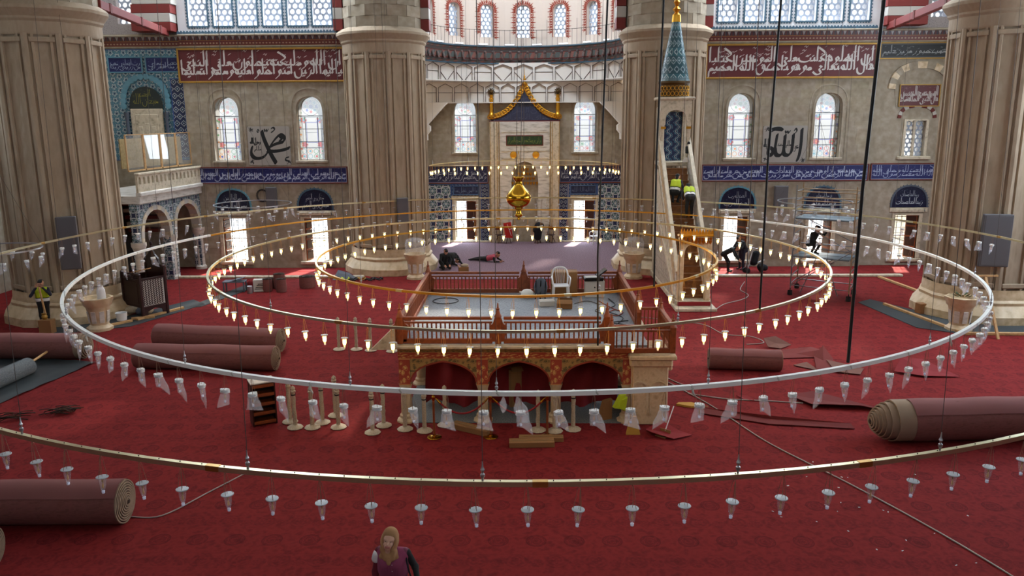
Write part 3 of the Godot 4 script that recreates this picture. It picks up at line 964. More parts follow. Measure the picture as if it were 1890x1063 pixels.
func tile_tex(kind: int) -> ImageTexture:
	var n := 128
	var white := Color(.72, .74, .74)
	var navy := Color(.10, .15, .30)
	var sea := Color(.18, .36, .46)
	var leaf := Color(.22, .40, .34)
	return tex_fn(n, n, func(x, y):
		var p := Vector2(x, y) / n
		var out := navy
		if kind == 0:  # large rosettes in rings
			for c in [Vector2(.5, .5), Vector2(0, 0), Vector2(1, 0), Vector2(0, 1), Vector2(1, 1)]:
				var d: Vector2 = p - c
				var l := d.length()
				var a := d.angle()
				if absf(l - .33) < .035: out = white
				elif l < .30:
					var pet := .17 + .07 * cos(a * 6)
					if absf(l - pet) < .03: out = white
					elif l < pet: out = sea if l > .08 else white
					elif absf(sin(a * 3)) > .93: out = leaf
			if absf(absf(p.x - .5) - absf(p.y - .5)) < .012 and out == navy: out = white
		elif kind == 1:  # chain of lozenges
			var u := fposmod(p.x * 2 + .5 * floorf(p.y * 2), 1.0) - .5
			var v := fposmod(p.y * 2, 1.0) - .5
			var l := absf(u) + absf(v)
			out = white if absf(l - .42) < .06 else (sea if l < .2 else navy)
			if Vector2(u, v).length() < .09: out = white
		elif kind == 2:  # turquoise with white sprays
			out = Color(.26, .45, .53)
			var q := p * 3.0
			var u := fposmod(q.x, 1.0) - .5
			var v := fposmod(q.y + .5 * floorf(q.x), 1.0) - .5
			var l := Vector2(u, v).length()
			if absf(l - .3 - .08 * sin(Vector2(u, v).angle() * 5)) < .06: out = white
			elif l < .12: out = navy
			elif absf(sin(q.x * 7 + sin(q.y * 6) * 1.6)) < .2: out = Color(.50, .66, .68)
		else:  # dark navy leaves
			var q := p * 2.0
			var u := fposmod(q.x, 1.0) - .5
			var v := fposmod(q.y, 1.0) - .5
			var s := absf(u - .22 * sin(v * TAU))
			if s < .045: out = white
			elif absf(s - .2 - .06 * sin(v * 19)) < .04: out = Color(.40, .56, .60)
			elif Vector2(absf(u) - .28, v).length() < .1: out = sea
		return out)

func tile_panel(called: String, label: String, w: float, h: float, at: Vector3, mname: String, rep: float):
	var g := G.new()
	g.quad(Vector3(-w / 2, 0, .02), Vector3(w / 2, 0, .02), Vector3(w / 2, h, .02), Vector3(-w / 2, h, .02), Vector2(0, h / rep), Vector2(w / rep, h / rep), Vector2(w / rep, 0), Vector2(0, 0))
	for e in [[Vector3(0, 0, .01), Vector3(w, .03, .05)], [Vector3(0, h, .01), Vector3(w, .03, .05)], [Vector3(-w / 2, h / 2, .01), Vector3(.03, h, .05)], [Vector3(w / 2, h / 2, .01), Vector3(.03, h, .05)]]: pass
	var n := thing(called, label, "tile panel", at)
	part(n, "glazed_field", g, mname)
	var fr := G.new()
	for e in [[Vector3(0, .02, .01), Vector3(w, .04, .06)], [Vector3(0, h - .02, .01), Vector3(w, .04, .06)], [Vector3(-w / 2 + .02, h / 2, .01), Vector3(.04, h, .06)], [Vector3(w / 2 - .02, h / 2, .01), Vector3(.04, h, .06)]]: fr.box(e[0], e[1])
	part(n, "border_strip", fr, "blue_tile_plain")

func panel_thing(called: String, label: String, w: float, h: float, at: Vector3, im: Image, mname: String, rim_mat: String, rim := .05):
	var n := thing(called, label, "inscription", at)
	part(n, "lettered_field", plate(w, h, .02), pic_mat(mname, im, .55), Vector3(0, 0, .015))
	var fr := G.new()
	for e in [[Vector3(0, -rim / 2, .042), Vector3(w + 2 * rim, rim, .06)], [Vector3(0, h + rim / 2, .042), Vector3(w + 2 * rim, rim, .06)], [Vector3(-w / 2 - rim / 2, h / 2, .042), Vector3(rim, h, .06)], [Vector3(w / 2 + rim / 2, h / 2, .042), Vector3(rim, h, .06)]]: fr.box(e[0], e[1], Basis(), .008)
	part(n, "moulding", fr, rim_mat)

func lunette(x: float, d: float, text: String, label: String, edge: String):
	var n := thing("tile_lunette", label, "tile panel", V(x, 2.74, d))
	var pts := arch_pts(.80, 0, .98)
	var g := G.new()
	g.extr(pts, 0, .02)
	var im := sheet(256, 150, Color(.05, .07, .20))
	for k in 60:
		var c := Vector2(rng.randf() * 256, rng.randf() * 150)
		pen(im, PackedVector2Array([c, c + Vector2(4, -4), c + Vector2(8, 0)]), 1.5, Color(.25, .45, .45))
	write(im, text, Rect2(28, 78, 200, 66), Color(.72, .75, .76), 3.5, 8)
	write(im, text, Rect2(60, 26, 136, 62), Color(.72, .75, .76), 3.0, 6)
	part(n, "lettered_tiles", g, pic_mat("lunette_%d" % used["tile_lunette"], im, .3))
	var fr := G.new()
	ring_of(fr, pts, .07, 0, .05)
	for k in 22:  # small leaf points round the rim
		var i := k * (pts.size() - 1) / 22.0
		var p := pts[int(i)].lerp(pts[int(i) + 1], i - int(i))
		var dir := Vector2(p.x, p.y + .25).normalized()
		var q := p + dir * .07
		var s := dir.rotated(PI / 2) * .03
		fr.to(Vector3(q.x - s.x, q.y - s.y, .04), Vector3(q.x + dir.x * .07, q.y + dir.y * .07, .04), Vector3(q.x + s.x, q.y + s.y, .04), Vector3(q.x, q.y, -1))
	part(n, "leaf_border", fr, edge)
	var sl := G.new()
	sl.box(Vector3(0, -.12, .02), Vector3(1.74, .2, .06), Basis(), .01)
	part(n, "lintel", sl, "plain_marble")
	var dn := G.new()
	for k in 12: dn.extr([Vector2(-.8 + k * .133, -.2), Vector2(-.69 + k * .133, -.2), Vector2(-.745 + k * .133, -.06)], .05, .06)
	part(n, "zigzag", dn, edge)

func side_of_wall(s: float):
	var L := s < 0
	var xs := [-13.65, -9.78] if L else [9.92, 13.85]
	var a := -15.5 if L else 4.9
	var b := -4.9 if L else 15.8
	var wall := structure("wall_beside_niche" if L else "wall_beside_pulpit", "ashlar prayer wall bay with the black %s letter panel" % ("swirling single-word" if L else "tall-stroked"), "wall", V(0, 0, 37.2))
	var g := G.new()
	var st := G.new()
	var lo := []
	var mid := []
	var up := []
	for x in xs:
		lo.append(hole(x, 1.1, .32, 2.37))
		mid.append(hole(x, 1.22, 5.06, 7.96, 7.21))
	var six := [-14.56, -13.43, -12.32, -11.19, -10.08, -8.96] if L else [9.1, 10.28, 11.42, 12.55, 13.73, 14.9]
	for x in six: up.append(hole(x, .84, 11.06, 14.2))
	slab(g, a, b, 0, 2.6, lo, .9)
	slab(g, a, b, 2.6, 4.95, [], .9)
	slab(g, a, b, 4.95, 8.45, mid, .9)
	slab(g, a, b, 8.45, 10.75, [], .9)
	part(wall, "wall_core", g, "stone")
	for q in [[0.0, 2.6, lo], [2.6, 4.95, []], [4.95, 8.45, mid]]: ashlar(st, a, b, q[0], q[1], q[2], .335, .85)
	part(wall, "stone_blocks", st, "stone", Vector3.ZERO, "stuff")
	var w := G.new()
	slab(w, a, b, 10.75, 15, up, .9)
	slab(w, a, b, 15, 18, [], .9)
	part(wall, "whitewashed_upper_wall", w, "white_paint")
	# cornice: crest of small points, two painted runs
	var co := thing("painted_cornice", "red and white patterned cornice above the %s inscription on the %s side" % ["long red", "wooden lectern" if L else "pulpit"], "cornice", V((a + b) / 2, 0, 37.2))
	var l := b - a
	var cm := G.new()
	cm.box(Vector3(0, 10.66, .1), Vector3(l, .08, .24), Basis(), .02)
	cm.box(Vector3(0, 10.17, .03), Vector3(l, .07, .08), Basis(), .02)
	part(co, "ledge", cm, "stone")
	var cr := G.new()
	for k in int(l / .14): cr.extr([Vector2(-l / 2 + k * .14, 10.7), Vector2(-l / 2 + k * .14 + .12, 10.7), Vector2(-l / 2 + k * .14 + .12, 10.78), Vector2(-l / 2 + k * .14 + .06, 10.85), Vector2(-l / 2 + k * .14, 10.78)], .14, .2)
	part(co, "crest_points", cr, "teal_paint", Vector3.ZERO, "stuff")
	if not M.has("cornice_run"):
		pic_mat("cornice_run", tex_fn(64, 64, func(x, y):
			var c := Color(.40, .17, .15)
			if y < 28: c = Color(.62, .60, .60) if absf(fposmod(x / 16.0, 1.0) - .5) * 2 < 1.0 - y / 28.0 and (x / 16) % 2 == 0 else (Color(.24, .20, .24) if (x / 8) % 2 else Color(.36, .17, .17))
			elif Vector2(fposmod(x, 16) - 8, y - 47).length() < 4.5: c = Color(.66, .56, .46)
			elif absf(y - 30) < 2 or y > 60: c = Color(.60, .42, .16)
			return c))
	var ru := G.new()
	ru.quad(Vector3(-l / 2, 10.2, .04), Vector3(l / 2, 10.2, .04), Vector3(l / 2, 10.63, .08), Vector3(-l / 2, 10.63, .08), Vector2(0, 1), Vector2(l / .6, 1), Vector2(l / .6, 0), Vector2(0, 0))
	part(co, "painted_run", ru, "cornice_run")
	# inscriptions
	var rl := 7.45
	var rx := -11.85 if L else 12.0
	panel_thing("red_inscription", "long maroon inscription panel in white script above the %s" % ("round letter panel" if L else "tall-stroked letter panel"), rl, 1.36, V(rx, 8.66, 37.2), band_image(1100, 200, Color(.33, .085, .095), Color(.74, .72, .70), T_RED_L if L else T_RED_R, [], 9.0, 40), "red_band_%d" % int(L), "gold_line", .08)
	var bl := 7.4 if L else 7.55
	panel_thing("blue_inscription", "long royal blue inscription band in white script below the %s" % ("round letter panel" if L else "tall-stroked letter panel"), bl, .68, V(-11.9 if L else 12.05, 4.05, 37.2), band_image(1400, 128, Color(.06, .09, .36), Color(.72, .76, .84), T_BLUE_L if L else T_BLUE_R, [[4, Color(.62, .66, .74)]], 4.8, 60, Color(.20, .30, .58)), "blue_band_%d" % int(L), "dull_red", .05)
	# windows
	stained_window(xs[0], 37.2, "stained glass arched window %s" % ("beside the tiled corner loge, near the swirling letter panel" if L else "between the pulpit pier and the tall-stroked letter panel"), 1 if L else 3)
	stained_window(xs[1], 37.2, "stained glass arched window %s" % ("between the swirling letter panel and the niche pier" if L else "between the tall-stroked letter panel and the shadowed corner"), 2 if L else 4)
	var low := ["low window with white grille and one shutter, nearer the tiled loge", "low gridded window beside the niche pier, shutter folded open"] if L else ["low gridded window behind the stooping workers by the pulpit", "low gridded window behind the scaffold"]
	for k in 2:
		lower_window(xs[k], 37.2, low[k], [-1.35, -1.2][k] if L else [.9, 1.2][k])
		lunette(xs[k] + .03, 37.2, ["bsm Allh AlrHmn", "sbHAn rby AlEZym", "AlHmd llh rb", "wslAm ElY"][k + (0 if L else 2)], "dark blue pointed tile lunette above the %s" % ["low window nearer the tiled loge", "low window beside the niche pier", "low window behind the stooping workers", "low window behind the scaffold"][k + (0 if L else 2)], "turquoise" if k == 0 else "teal_paint")
	# upper windows
	for k in 6:
		var n := window("square-headed upper window of round panes, %s from the %s in the row over the %s" % [nth(k + 1 if L else 6 - k), "tiled loge corner" if L else "shadowed outer corner", "red inscription"], V(six[k], 11.06, 37.2))
		if not M.has("@honey"):
			M["@honey"] = honey(.84, 3.14, .27).mesh()
			var f := G.new()
			var o := hole(0, .84, 0, 3.14)
			ring_of(f, outline(o), .07, -.02, .02)
			f.box(Vector3(0, -.035, 0), Vector3(.98, .07, .04))
			for j in 24:
				for sx in [-1, 1]: f.box(Vector3(sx * .51, j * .135, .0), Vector3(.05, .06, .03))
			for j in 8: f.box(Vector3(-.42 + j * .12, -.09, .0), Vector3(.06, .05, .03))
			M["@uframe"] = f.mesh()
			var pp := G.new()
			pp.quad(Vector3(-.42, 0, -.3), Vector3(.42, 0, -.3), Vector3(.42, 3.14, -.3), Vector3(-.42, 3.14, -.3))
			M["@upane"] = pp.mesh()
		part(n, "round_pane_lattice", M["@honey"], "lattice", Vector3(0, 0, -.25))
		part(n, "painted_border", M["@uframe"], "teal_paint")
		part(n, "pane", M["@upane"], "bright_pane")

func letter_panel(label: String, x: float, y: float, w: float, h: float, strokes: Array, small: Array, sd: int):
	var im := sheet(300, 280, Color(.60, .58, .55))
	var ink := Color(.04, .05, .06)
	var q := RandomNumberGenerator.new()
	q.seed = sd
	for s in strokes:
		var p := PackedVector2Array()
		for k in range(1, s.size(), 2): p.append(Vector2(s[k], s[k + 1]))
		pen(im, p, s[0], ink, Vector2(.6, -.8))
	for t in small: write(im, t[0], Rect2(t[1], t[2], t[3], t[4]), ink, t[5])
	for c in [Vector2(24, 26), Vector2(20, 256), Vector2(280, 258)]:  # leafy corner sprays
		for k in 9:
			var a := q.randf() * TAU
			var e: Vector2 = c + Vector2(cos(a), sin(a)) * q.randf_range(10, 22)
			pen(im, PackedVector2Array([c, (c + e) / 2 + Vector2(3, -3), e]), 3.5, ink)
	var n := thing("letter_panel", label, "calligraphy panel", V(x, y, 37.2))
	var g := G.new()
	var c := PackedVector2Array()
	for k in [[1, 0, 0.0], [1, 1, 1.0], [0, 1, 2.0], [0, 0, 3.0]]:
		for j in 4: c.append(Vector2((w / 2 - .08) * (1 if k[0] else -1), h - .08 if k[1] else .08) + Vector2(cos(-PI / 2 + (k[2] + j / 3.0) * PI / 2), sin(-PI / 2 + (k[2] + j / 3.0) * PI / 2)) * .08)
	g.extr(c, 0, .05)
	part(n, "lettered_board", g, pic_mat("letters_%d" % sd, im, .7))

func prayer_wall():
	side_of_wall(-1.0)
	side_of_wall(1.0)
	letter_panel("white board with a large swirling black letter word and round bowl", -11.72, 4.85, 1.95, 1.78, [
		[20, 104, 38, 116, 90, 138, 150, 164, 212, 190, 262], [18, 26, 150, 18, 196, 44, 228, 96, 224, 132, 192, 158, 142, 198, 90, 236, 62, 262, 84, 250, 112, 200, 126, 156, 146],
		[19, 136, 178, 200, 178, 256, 168, 290, 156], [13, 230, 74, 246, 90, 226, 104], [8, 284, 222, 264, 228, 262, 244, 284, 250],
		[9, 174, 16, 188, 10, 196, 24, 184, 36, 172, 44], [7, 122, 22, 128, 38, 136, 24, 142, 38, 150, 22], [6, 70, 34, 76, 24, 84, 34, 76, 44, 70, 34]],
		[["rswl Allh", 14, 80, 76, 60, 5], ["slAm", 40, 140, 52, 44, 4]], 41)
	letter_panel("white board with tall black upright letter strokes joined at the foot", 11.95, 4.85, 2.0, 1.66, [
		[20, 262, 30, 262, 120, 256, 210, 244, 262], [20, 206, 70, 204, 150, 198, 200, 178, 224, 152, 216, 146, 180], [20, 150, 76, 148, 150, 142, 200, 122, 226, 96, 218, 88, 180], [18, 96, 70, 88, 150, 84, 200, 62, 226, 40, 206, 46, 168, 70, 180, 66, 214],
		[14, 60, 40, 84, 30, 130, 34, 100, 16, 40, 30], [9, 150, 40, 156, 56, 164, 42, 172, 56, 182, 40], [9, 212, 36, 220, 22, 228, 40, 216, 58]],
		[["jl jlAlh", 8, 96, 34, 90, 4], ["mHmd", 104, 110, 34, 60, 4], ["slAm", 160, 110, 34, 60, 4], ["xfE", 214, 110, 30, 90, 4]], 43)
	# far bays beyond the main wall on both sides
	for s in [-1.0, 1.0]:
		var L: bool = s < 0
		var x0 := -21.5 if L else 15.8
		var x1 := -15.5 if L else 21.5
		var wall := structure("wall_loge_corner" if L else "wall_outer_corner", "set-back corner bay of the prayer wall %s" % ("sheathed in turquoise tiles" if L else "with a small red inscription in a shallow arch"), "wall", V(0, 0, 37.45))
		var g := G.new()
		var up := [hole(-17.9 if L else 18.55, .84, 11.2, 14.2)]
		if L:
			slab(g, x0, x1, 0, 5.0, [], .9)
			slab(g, x0, x1, 5.0, 10.75, [], .9)
		else:
			slab(g, x0, x1, 0, 2.6, [hole(17.95, 1.1, .32, 2.37)], .9)
			slab(g, x0, x1, 2.6, 4.95, [], .9)
			slab(g, x0, x1, 4.95, 8.4, [hole(17.95, .9, 5.1, 6.7)], .9)
			slab(g, x0, x1, 8.4, 10.75, [], .9)
		part(wall, "wall_core", g, "stone")
		var w := G.new()
		slab(w, x0, x1, 10.75, 15, up, .9)
		slab(w, x0, x1, 15, 18, [], .9)
		part(wall, "upper_wall", w, tri_mat("painted_plaster", noise_tex(.06, [Color(.42, .40, .42), Color(.66, .63, .62), Color(.5, .46, .48)], 51, 4, 256), .9, .9))
		var n := window("upper window of round panes in the dark painted plaster over the %s" % ("turquoise tiles" if L else "black inscription strip"), V(-17.9 if L else 18.55, 11.2, 37.45))
		part(n, "round_pane_lattice", M["@honey"], "lattice", Vector3(0, 0, -.25))
		part(n, "pane", M["@upane"], "bright_pane")
		# striped jamb of the side arch: red and pale blocks
		var jb := thing("striped_jamb", "red and pale striped arch jamb over the %s" % ("turquoise tiled corner" if L else "shadowed outer corner"), "arch", V(-16.45 if L else 16.75, 10.8, 37.0))
		for k in 9:
			var b := G.new()
			b.box(Vector3((.0 + .012 * k * k) * (1 if L else -1), .19 + k * .38, 0), Vector3(1.75, .37, .8), Basis(), .01)
			part(jb, "stone_block", b, "red_paint" if k % 2 == 0 else "pale_stripe")
		# tie beam from the side pier
		var tb := G.new()
		var p0 := V(-14.9 if L else 15.1, 10.95, 29.2)
		var p1 := V(-15.9 if L else 16.1, 10.75, 36.9)
		tb.bar(p0, p1, .22, .3, .02)
		var bm := thing("tie_beam", "red painted tie beam from the shadowed pier to the %s" % ("turquoise tiled corner" if L else "striped arch at the outer corner"), "beam")
		part(bm, "timber", tb, "red_paint")
		var cl := G.new()
		for t in [.12, .55, .85]: cl.bar(p0.lerp(p1, t - .012), p0.lerp(p1, t + .012), .26, .34)
		part(bm, "iron_strap", cl, "dull_red")
		var co := thing("painted_cornice", "patterned cornice strip over the %s" % ("turquoise tiles of the loge" if L else "black inscription strip by the outer pier"), "cornice", V((x0 + x1) / 2, 0, 37.45))
		var cm := G.new()
		var l: float = x1 - x0
		cm.box(Vector3(0, 10.66, .1), Vector3(l, .08, .24), Basis(), .02)
		cm.box(Vector3(0, 10.17, .03), Vector3(l, .07, .08), Basis(), .02)
		part(co, "ledge", cm, "stone")
		var ru := G.new()
		ru.quad(Vector3(-l / 2, 10.2, .04), Vector3(l / 2, 10.2, .04), Vector3(l / 2, 10.63, .08), Vector3(-l / 2, 10.63, .08), Vector2(0, 1), Vector2(l / .6, 1), Vector2(l / .6, 0), Vector2(0, 0))
		part(co, "painted_run", ru, "cornice_run")
	# arch jambs of the apse opening: striped slivers beside the niche piers
	for s in [-1.0, 1.0]:
		for side in [0, 1]:
			var jb := thing("striped_jamb", "thin red and pale striped jamb %s the %s pier top" % ["inside" if side == 0 else "outside", "niche" if s < 0 else "pulpit"], "arch", V(s * (4.35 if side == 0 else 8.12), 10.75, 37.2 if side == 0 else 36.9))
			for k in 7:
				var b := G.new()
				b.box(Vector3(0, .24 + k * .48, 0), Vector3(.42, .47, .7), Basis(), .01)
				part(jb, "stone_block", b, "red_paint" if k % 2 == 0 else "pale_stripe")
	corner_right()
	loge()

func voussoirs(n: Node, pts: PackedVector2Array, cnt: int, w: float, z0: float, z1: float, ms: Array, xf := Transform3D()):
	var q := PackedVector2Array()  # points along the outline, then outward normals at each
	for i in cnt + 1:
		var t := i * (pts.size() - 1) / float(cnt)
		var k := mini(int(t), pts.size() - 2)
		q.append(pts[k].lerp(pts[k + 1], t - k))
	for i in cnt:
		var na: Vector2 = (q[mini(i + 1, cnt)] - q[maxi(i - 1, 0)]).normalized().rotated(-PI / 2) * w
		var nb: Vector2 = (q[mini(i + 2, cnt)] - q[i]).normalized().rotated(-PI / 2) * w
		var p := []
		for z in [z0, z1]:
			for e in [q[i].lerp(q[i + 1], .015), q[i].lerp(q[i + 1], .985), q[i + 1] + nb, q[i] + na]: p.append(xf * Vector3(e.x, e.y, z))
		var b := G.new()
		b.hex(p)
		part(n, "voussoir", b, ms[i % 2])

func corner_right():
	panel_thing("black_inscription", "dark slate inscription strip in white script above the arched recess by the outer pier", 3.6, .62, V(17.85, 9.46, 37.45), band_image(700, 120, Color(.07, .09, .10), Color(.55, .56, .56), ["dAym xhyd Sbwr Ezyz Hlym"], [[10, Color(.28, .29, .30)]], 6, 20), "black_strip", "gold_line", .05)
	panel_thing("blue_inscription", "shorter royal blue inscription band beyond the main one, by the outer pier", 3.5, .68, V(17.85, 4.05, 37.45), band_image(700, 128, Color(.06, .09, .36), Color(.72, .76, .84), ["AllhAkbr AlHmd llh wSly Allh", "lAAlh Ala Allh mHmd rswl Allh"], [[4, Color(.62, .66, .74)]], 4.2, 30, Color(.20, .30, .58)), "blue_band_2", "dull_red", .05)
	var n := thing("arched_recess", "shallow pointed recess with alternating grey and buff voussoirs by the outer pier", "arch", V(17.95, 0, 37.45))
	var back := G.new()
	var pts := arch_pts(1.12, 8.1, 9.02)
	var face := pts.duplicate()
	face.append(Vector2(-1.0, 7.3))
	face.append(Vector2(1.0, 7.3))
	back.extr(face, .005, .02)
	part(n, "recess_face", back, "stone")
	voussoirs(n, pts, 13, .3, 0, .09, ["warm_marble", "stone"])
	panel_thing("small_red_inscription", "small maroon inscription of white script in the shallow arched recess", 1.75, .9, V(17.95, 7.36, 37.42), band_image(300, 150, Color(.33, .08, .09), Color(.66, .62, .60), ["Aldyn xfyE AlmznbYn", "qAl AlnbY AlSlAp EmAd"], [], 5, 16), "red_small", "gold_line", .04)
	var w := window("small two-light window of round panes under the small red inscription", V(17.95, 5.1, 37.45))
	part(w, "round_pane_lattice", honey(.9, 1.6, .225), "lattice", Vector3(0, 0, -.2))
	var fr := G.new()
	ring_of(fr, outline(hole(0, .9, 0, 1.6)), .12, -.05, .06)
	fr.box(Vector3(0, .8, -.15), Vector3(.1, 1.6, .1))
	fr.box(Vector3(0, -.08, .05), Vector3(1.5, .14, .2), Basis(), .02)
	part(w, "stone_mullion", fr, "plain_marble")
	var pg := G.new()
	pg.quad(Vector3(-.45, 0, -.28), Vector3(.45, 0, -.28), Vector3(.45, 1.6, -.28), Vector3(-.45, 1.6, -.28))
	part(w, "pane", pg, "bright_pane")
	var hd := thing("red_voussoir_arch", "little red and white relieving arch over the two-light window", "arch", V(17.95, 6.75, 37.45))
	var ap := arch_pts(.72, .05, .55)
	voussoirs(hd, ap, 11, .16, 0, .05, ["dull_red", "pale_stripe"])
	lower_window(17.95, 37.45, "low window by the outer pier with a bookcase seen through it", .8)
	lunette(17.98, 37.45, "rbnA AtnA HsnAt", "dark blue pointed tile lunette above the low window by the outer pier", "lead")

func loge():
	# turquoise tiles on the corner wall, the loge mihrab and window
	var z := 37.42
	pic_mat("tile_sea", tile_tex(2), .3)
	pic_mat("tile_rose", tile_tex(0), .3)
	pic_mat("tile_chain", tile_tex(1), .3)
	pic_mat("tile_dark", tile_tex(3), .3)
	for k in ["tile_sea", "tile_rose", "tile_chain", "tile_dark"]: M[k].texture_repeat = true
	tile_panel("turquoise_tile_field", "turquoise tiled wall with white sprays around the loge niche", 5.2, 5.0, V(-18.15, 5.1, z), "tile_sea", .9)
	tile_panel("tile_border", "upright tile border of blue medallions at the loge corner", .62, 3.6, V(-15.85, 5.2, z - .04), "tile_chain", .62)
	for k in 2:
		panel_thing("blue_cartouche", "blue inscription cartouche over the loge tiles, %s" % ["beside the pier", "at the wall corner"][k], 1.5, .62, V(-18.15 + 1.72 * k, 9.1, z - .03), band_image(260, 110, Color(.05, .08, .34), Color(.62, .68, .76), [["rb AjElny mqym", "mn zrytY rbnA"], ["tqbl dEAY", "rbnA Agfr ly"]][k], [[5, Color(.22, .36, .52)]], 3.5, 14), "cartouche_%d" % k, "turquoise", .05)
	var n := thing("loge_niche", "white marble niche with a pointed tile hood on the loge wall", "niche", V(-17.35, 5.3, z - .05))
	var pts := arch_pts(1.05, 2.15, 3.6)
	var hood := G.new()
	hood.extr(arch_pts(.78, 2.1, 3.15), .03, .05)
	var im := sheet(160, 110, Color(.09, .13, .12))
	write(im, "sbHAn Allh", Rect2(20, 30, 120, 70), Color(.55, .52, .16), 3, 10)
	write(im, "AlHmd", Rect2(50, 10, 60, 50), Color(.55, .52, .16), 3, 4)
	part(n, "gilt_lettered_hood", hood, pic_mat("loge_hood", im))
	var sc := G.new()
	for i in 18:
		var t := (i + .5) * (pts.size() - 1) / 18.0
		var p := pts[int(t)].lerp(pts[int(t) + 1], t - int(t))
		sc.lathe([Vector2(.14, 0), Vector2(.14, .05), Vector2(0, .06)], 10, Transform3D(Basis(Vector3.RIGHT, PI / 2), Vector3(p.x, p.y, .03)))
	part(n, "scalloped_edge", sc, "turquoise")
	var ma := G.new()
	ma.box(Vector3(0, 1.1, .06), Vector3(1.5, 2.1, .08), Basis(), .02)
	ma.box(Vector3(0, 1.05, .11), Vector3(1.05, 1.7, .05), Basis(), .03)
	for k in 3: ma.box(Vector3(-.3 + .3 * k, 1.0 + .15 * (k % 2), .14), Vector3(.2, .7, .04), Basis(), .02)
	part(n, "marble_shutter", ma, "plain_marble")
	for s in [-1, 1]:
		var cl := G.new()
		cl.lathe([Vector2(.1, 0), Vector2(.1, .1), Vector2(.075, .15), Vector2(.075, 1.7), Vector2(.12, 1.85), Vector2(.12, 2.0)], 10, Transform3D(Basis(), Vector3(s * .92, 0, .1)))
		part(n, "spiral_column", cl, "lead")
	# the loge itself: arcade below, balcony with pierced rail and glass screens above
	var lg := thing("loge_balcony", "white marble loge balcony with a pierced arcaded rail beside the pier", "balcony", V(0, 0, 0))
	var a := V(-15.75, 0, 32.2)
	var b := V(-15.2, 0, 37.2)
	var dir := (b - a).normalized()
	var ln := a.distance_to(b)
	var nrm := dir.cross(Vector3.UP)  # towards the hall
	if nrm.x < 0: nrm = -nrm
	var bs := Basis(-dir, Vector3.UP, nrm) if (-dir).cross(Vector3.UP).dot(nrm) > 0 else Basis(dir, Vector3.UP, nrm)
	var mid := (a + b) / 2
	var xf := Transform3D(bs, mid)
	var sl := G.new()
	sl.box(mid + Vector3(0, 3.75, 0) - nrm * 1.5, Vector3(ln, .35, 3.3), bs, .03)
	sl.box(mid + Vector3(0, 3.98, 0) + nrm * .12, Vector3(ln, .18, .25), bs, .03)
	part(lg, "floor_slab", sl, "marble")
	var rail := G.new()
	var ops := []
	for k in 16: ops.append(hole(-ln / 2 + (k + .5) * ln / 16, ln / 16 * .5, 4.38, 4.68, 4.55))
	slab(rail, -ln / 2, ln / 2, 4.05, 4.75, ops, .1, Transform3D(bs, mid + nrm * .15))
	rail.box(mid + Vector3(0, 4.8, 0) + nrm * .12, Vector3(ln, .1, .2), bs, .02)
	part(lg, "pierced_rail", rail, "plain_marble")
	var sg := G.new()
	for k in 4:
		var cx := -ln / 2 + (k + .5) * ln / 4
		ring_of(sg, outline(hole(cx, ln / 4 - .12, 4.95, 6.35)), .05, -.25, -.2, xf)
		sg.box(xf * Vector3(cx, 4.92, -.22), Vector3(ln / 4 - .1, .06, .06), bs)
	part(lg, "screen_frame", sg, "light_wood")
	var gs := G.new()
	gs.box(mid + Vector3(0, 5.65, 0) - nrm * .23, Vector3(ln, 1.35, .01), bs)
	part(lg, "screen_glass", gs, "clear_glass")
	var cm := G.new()
	cm.box(mid + Vector3(0, 5.6, 0) - nrm * .6, Vector3(ln - .4, 1.2, .05), bs)
	part(lg, "curtain_board", cm, tri_mat("buff_board", noise_tex(.03, [Color(.52, .44, .28), Color(.66, .58, .40)], 61, 4, 256), .8, .8))
	# arcade
	var ar := thing("loge_arcade", "two pointed marble arches with blue tiled spandrels under the loge balcony", "arcade", V(0, 0, 0))
	var fa := G.new()
	var hs := []
	for k in 2: hs.append(hole(-ln / 4 + k * ln / 2, ln / 2 - .55, 0, 3.25, 1.9))
	slab(fa, -ln / 2, ln / 2, 0, 3.58, hs, .35, xf)
	part(ar, "tiled_spandrel", fa, tri_mat("spandrel_tiles", M["tile_rose"].albedo_texture, 1.6, .3))
	for k in 2:
		var ap := arch_pts((ln / 2 - .55) / 2, 1.9, 3.25)
		voussoirs(ar, ap, 15, .2, -.36, .04, ["plain_marble", "pale_stripe"], Transform3D(bs, xf * Vector3(hs[k].l / 2 + hs[k].r / 2, 0, 0)))
	for k in 3:
		var cb := G.new()
		cb.lathe([Vector2(.26, 0), Vector2(.26, .12), Vector2(.19, .2), Vector2(.18, 1.55), Vector2(.3, 1.85), Vector2(.3, 2.0)], 12, Transform3D(Basis(), xf * Vector3(-ln / 2 + .1 + k * (ln / 2 - .1), 0, -.15)))
		part(ar, "marble_column", cb, "marble")
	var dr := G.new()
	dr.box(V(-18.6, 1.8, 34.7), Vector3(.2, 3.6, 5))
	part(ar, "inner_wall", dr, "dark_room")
	for k in 5:  # striped inner arch seen through the arcade
		var sb := G.new()
		sb.box(V(-17.3, 2.0 + k * .3, 36.2), Vector3(1.6 + .1 * k, .15, .5))
		part(ar, "striped_block", sb, "pale_stripe" if k % 2 else "dull_red")

# ---------------------------------------------------------------- apse, niche and pulpit
func arc_wall(g: G, prof: Array, r0: float, dz: float, a0: float, a1: float, sg: int, rep := Vector2(1, 1)):  # inward-facing sweep about (0, dz)
	var rows := []
	for p in prof:
		var row := PackedVector3Array()
		for k in sg + 1:
			var t := a0 + (a1 - a0) * k / sg
			row.append(V((r0 + p.x) * sin(t), p.y, dz + (r0 + p.x) * cos(t)))
		rows.append(row)
	for i in rows.size() - 1: g.grid([rows[i], rows[i + 1]], false, false, rep)

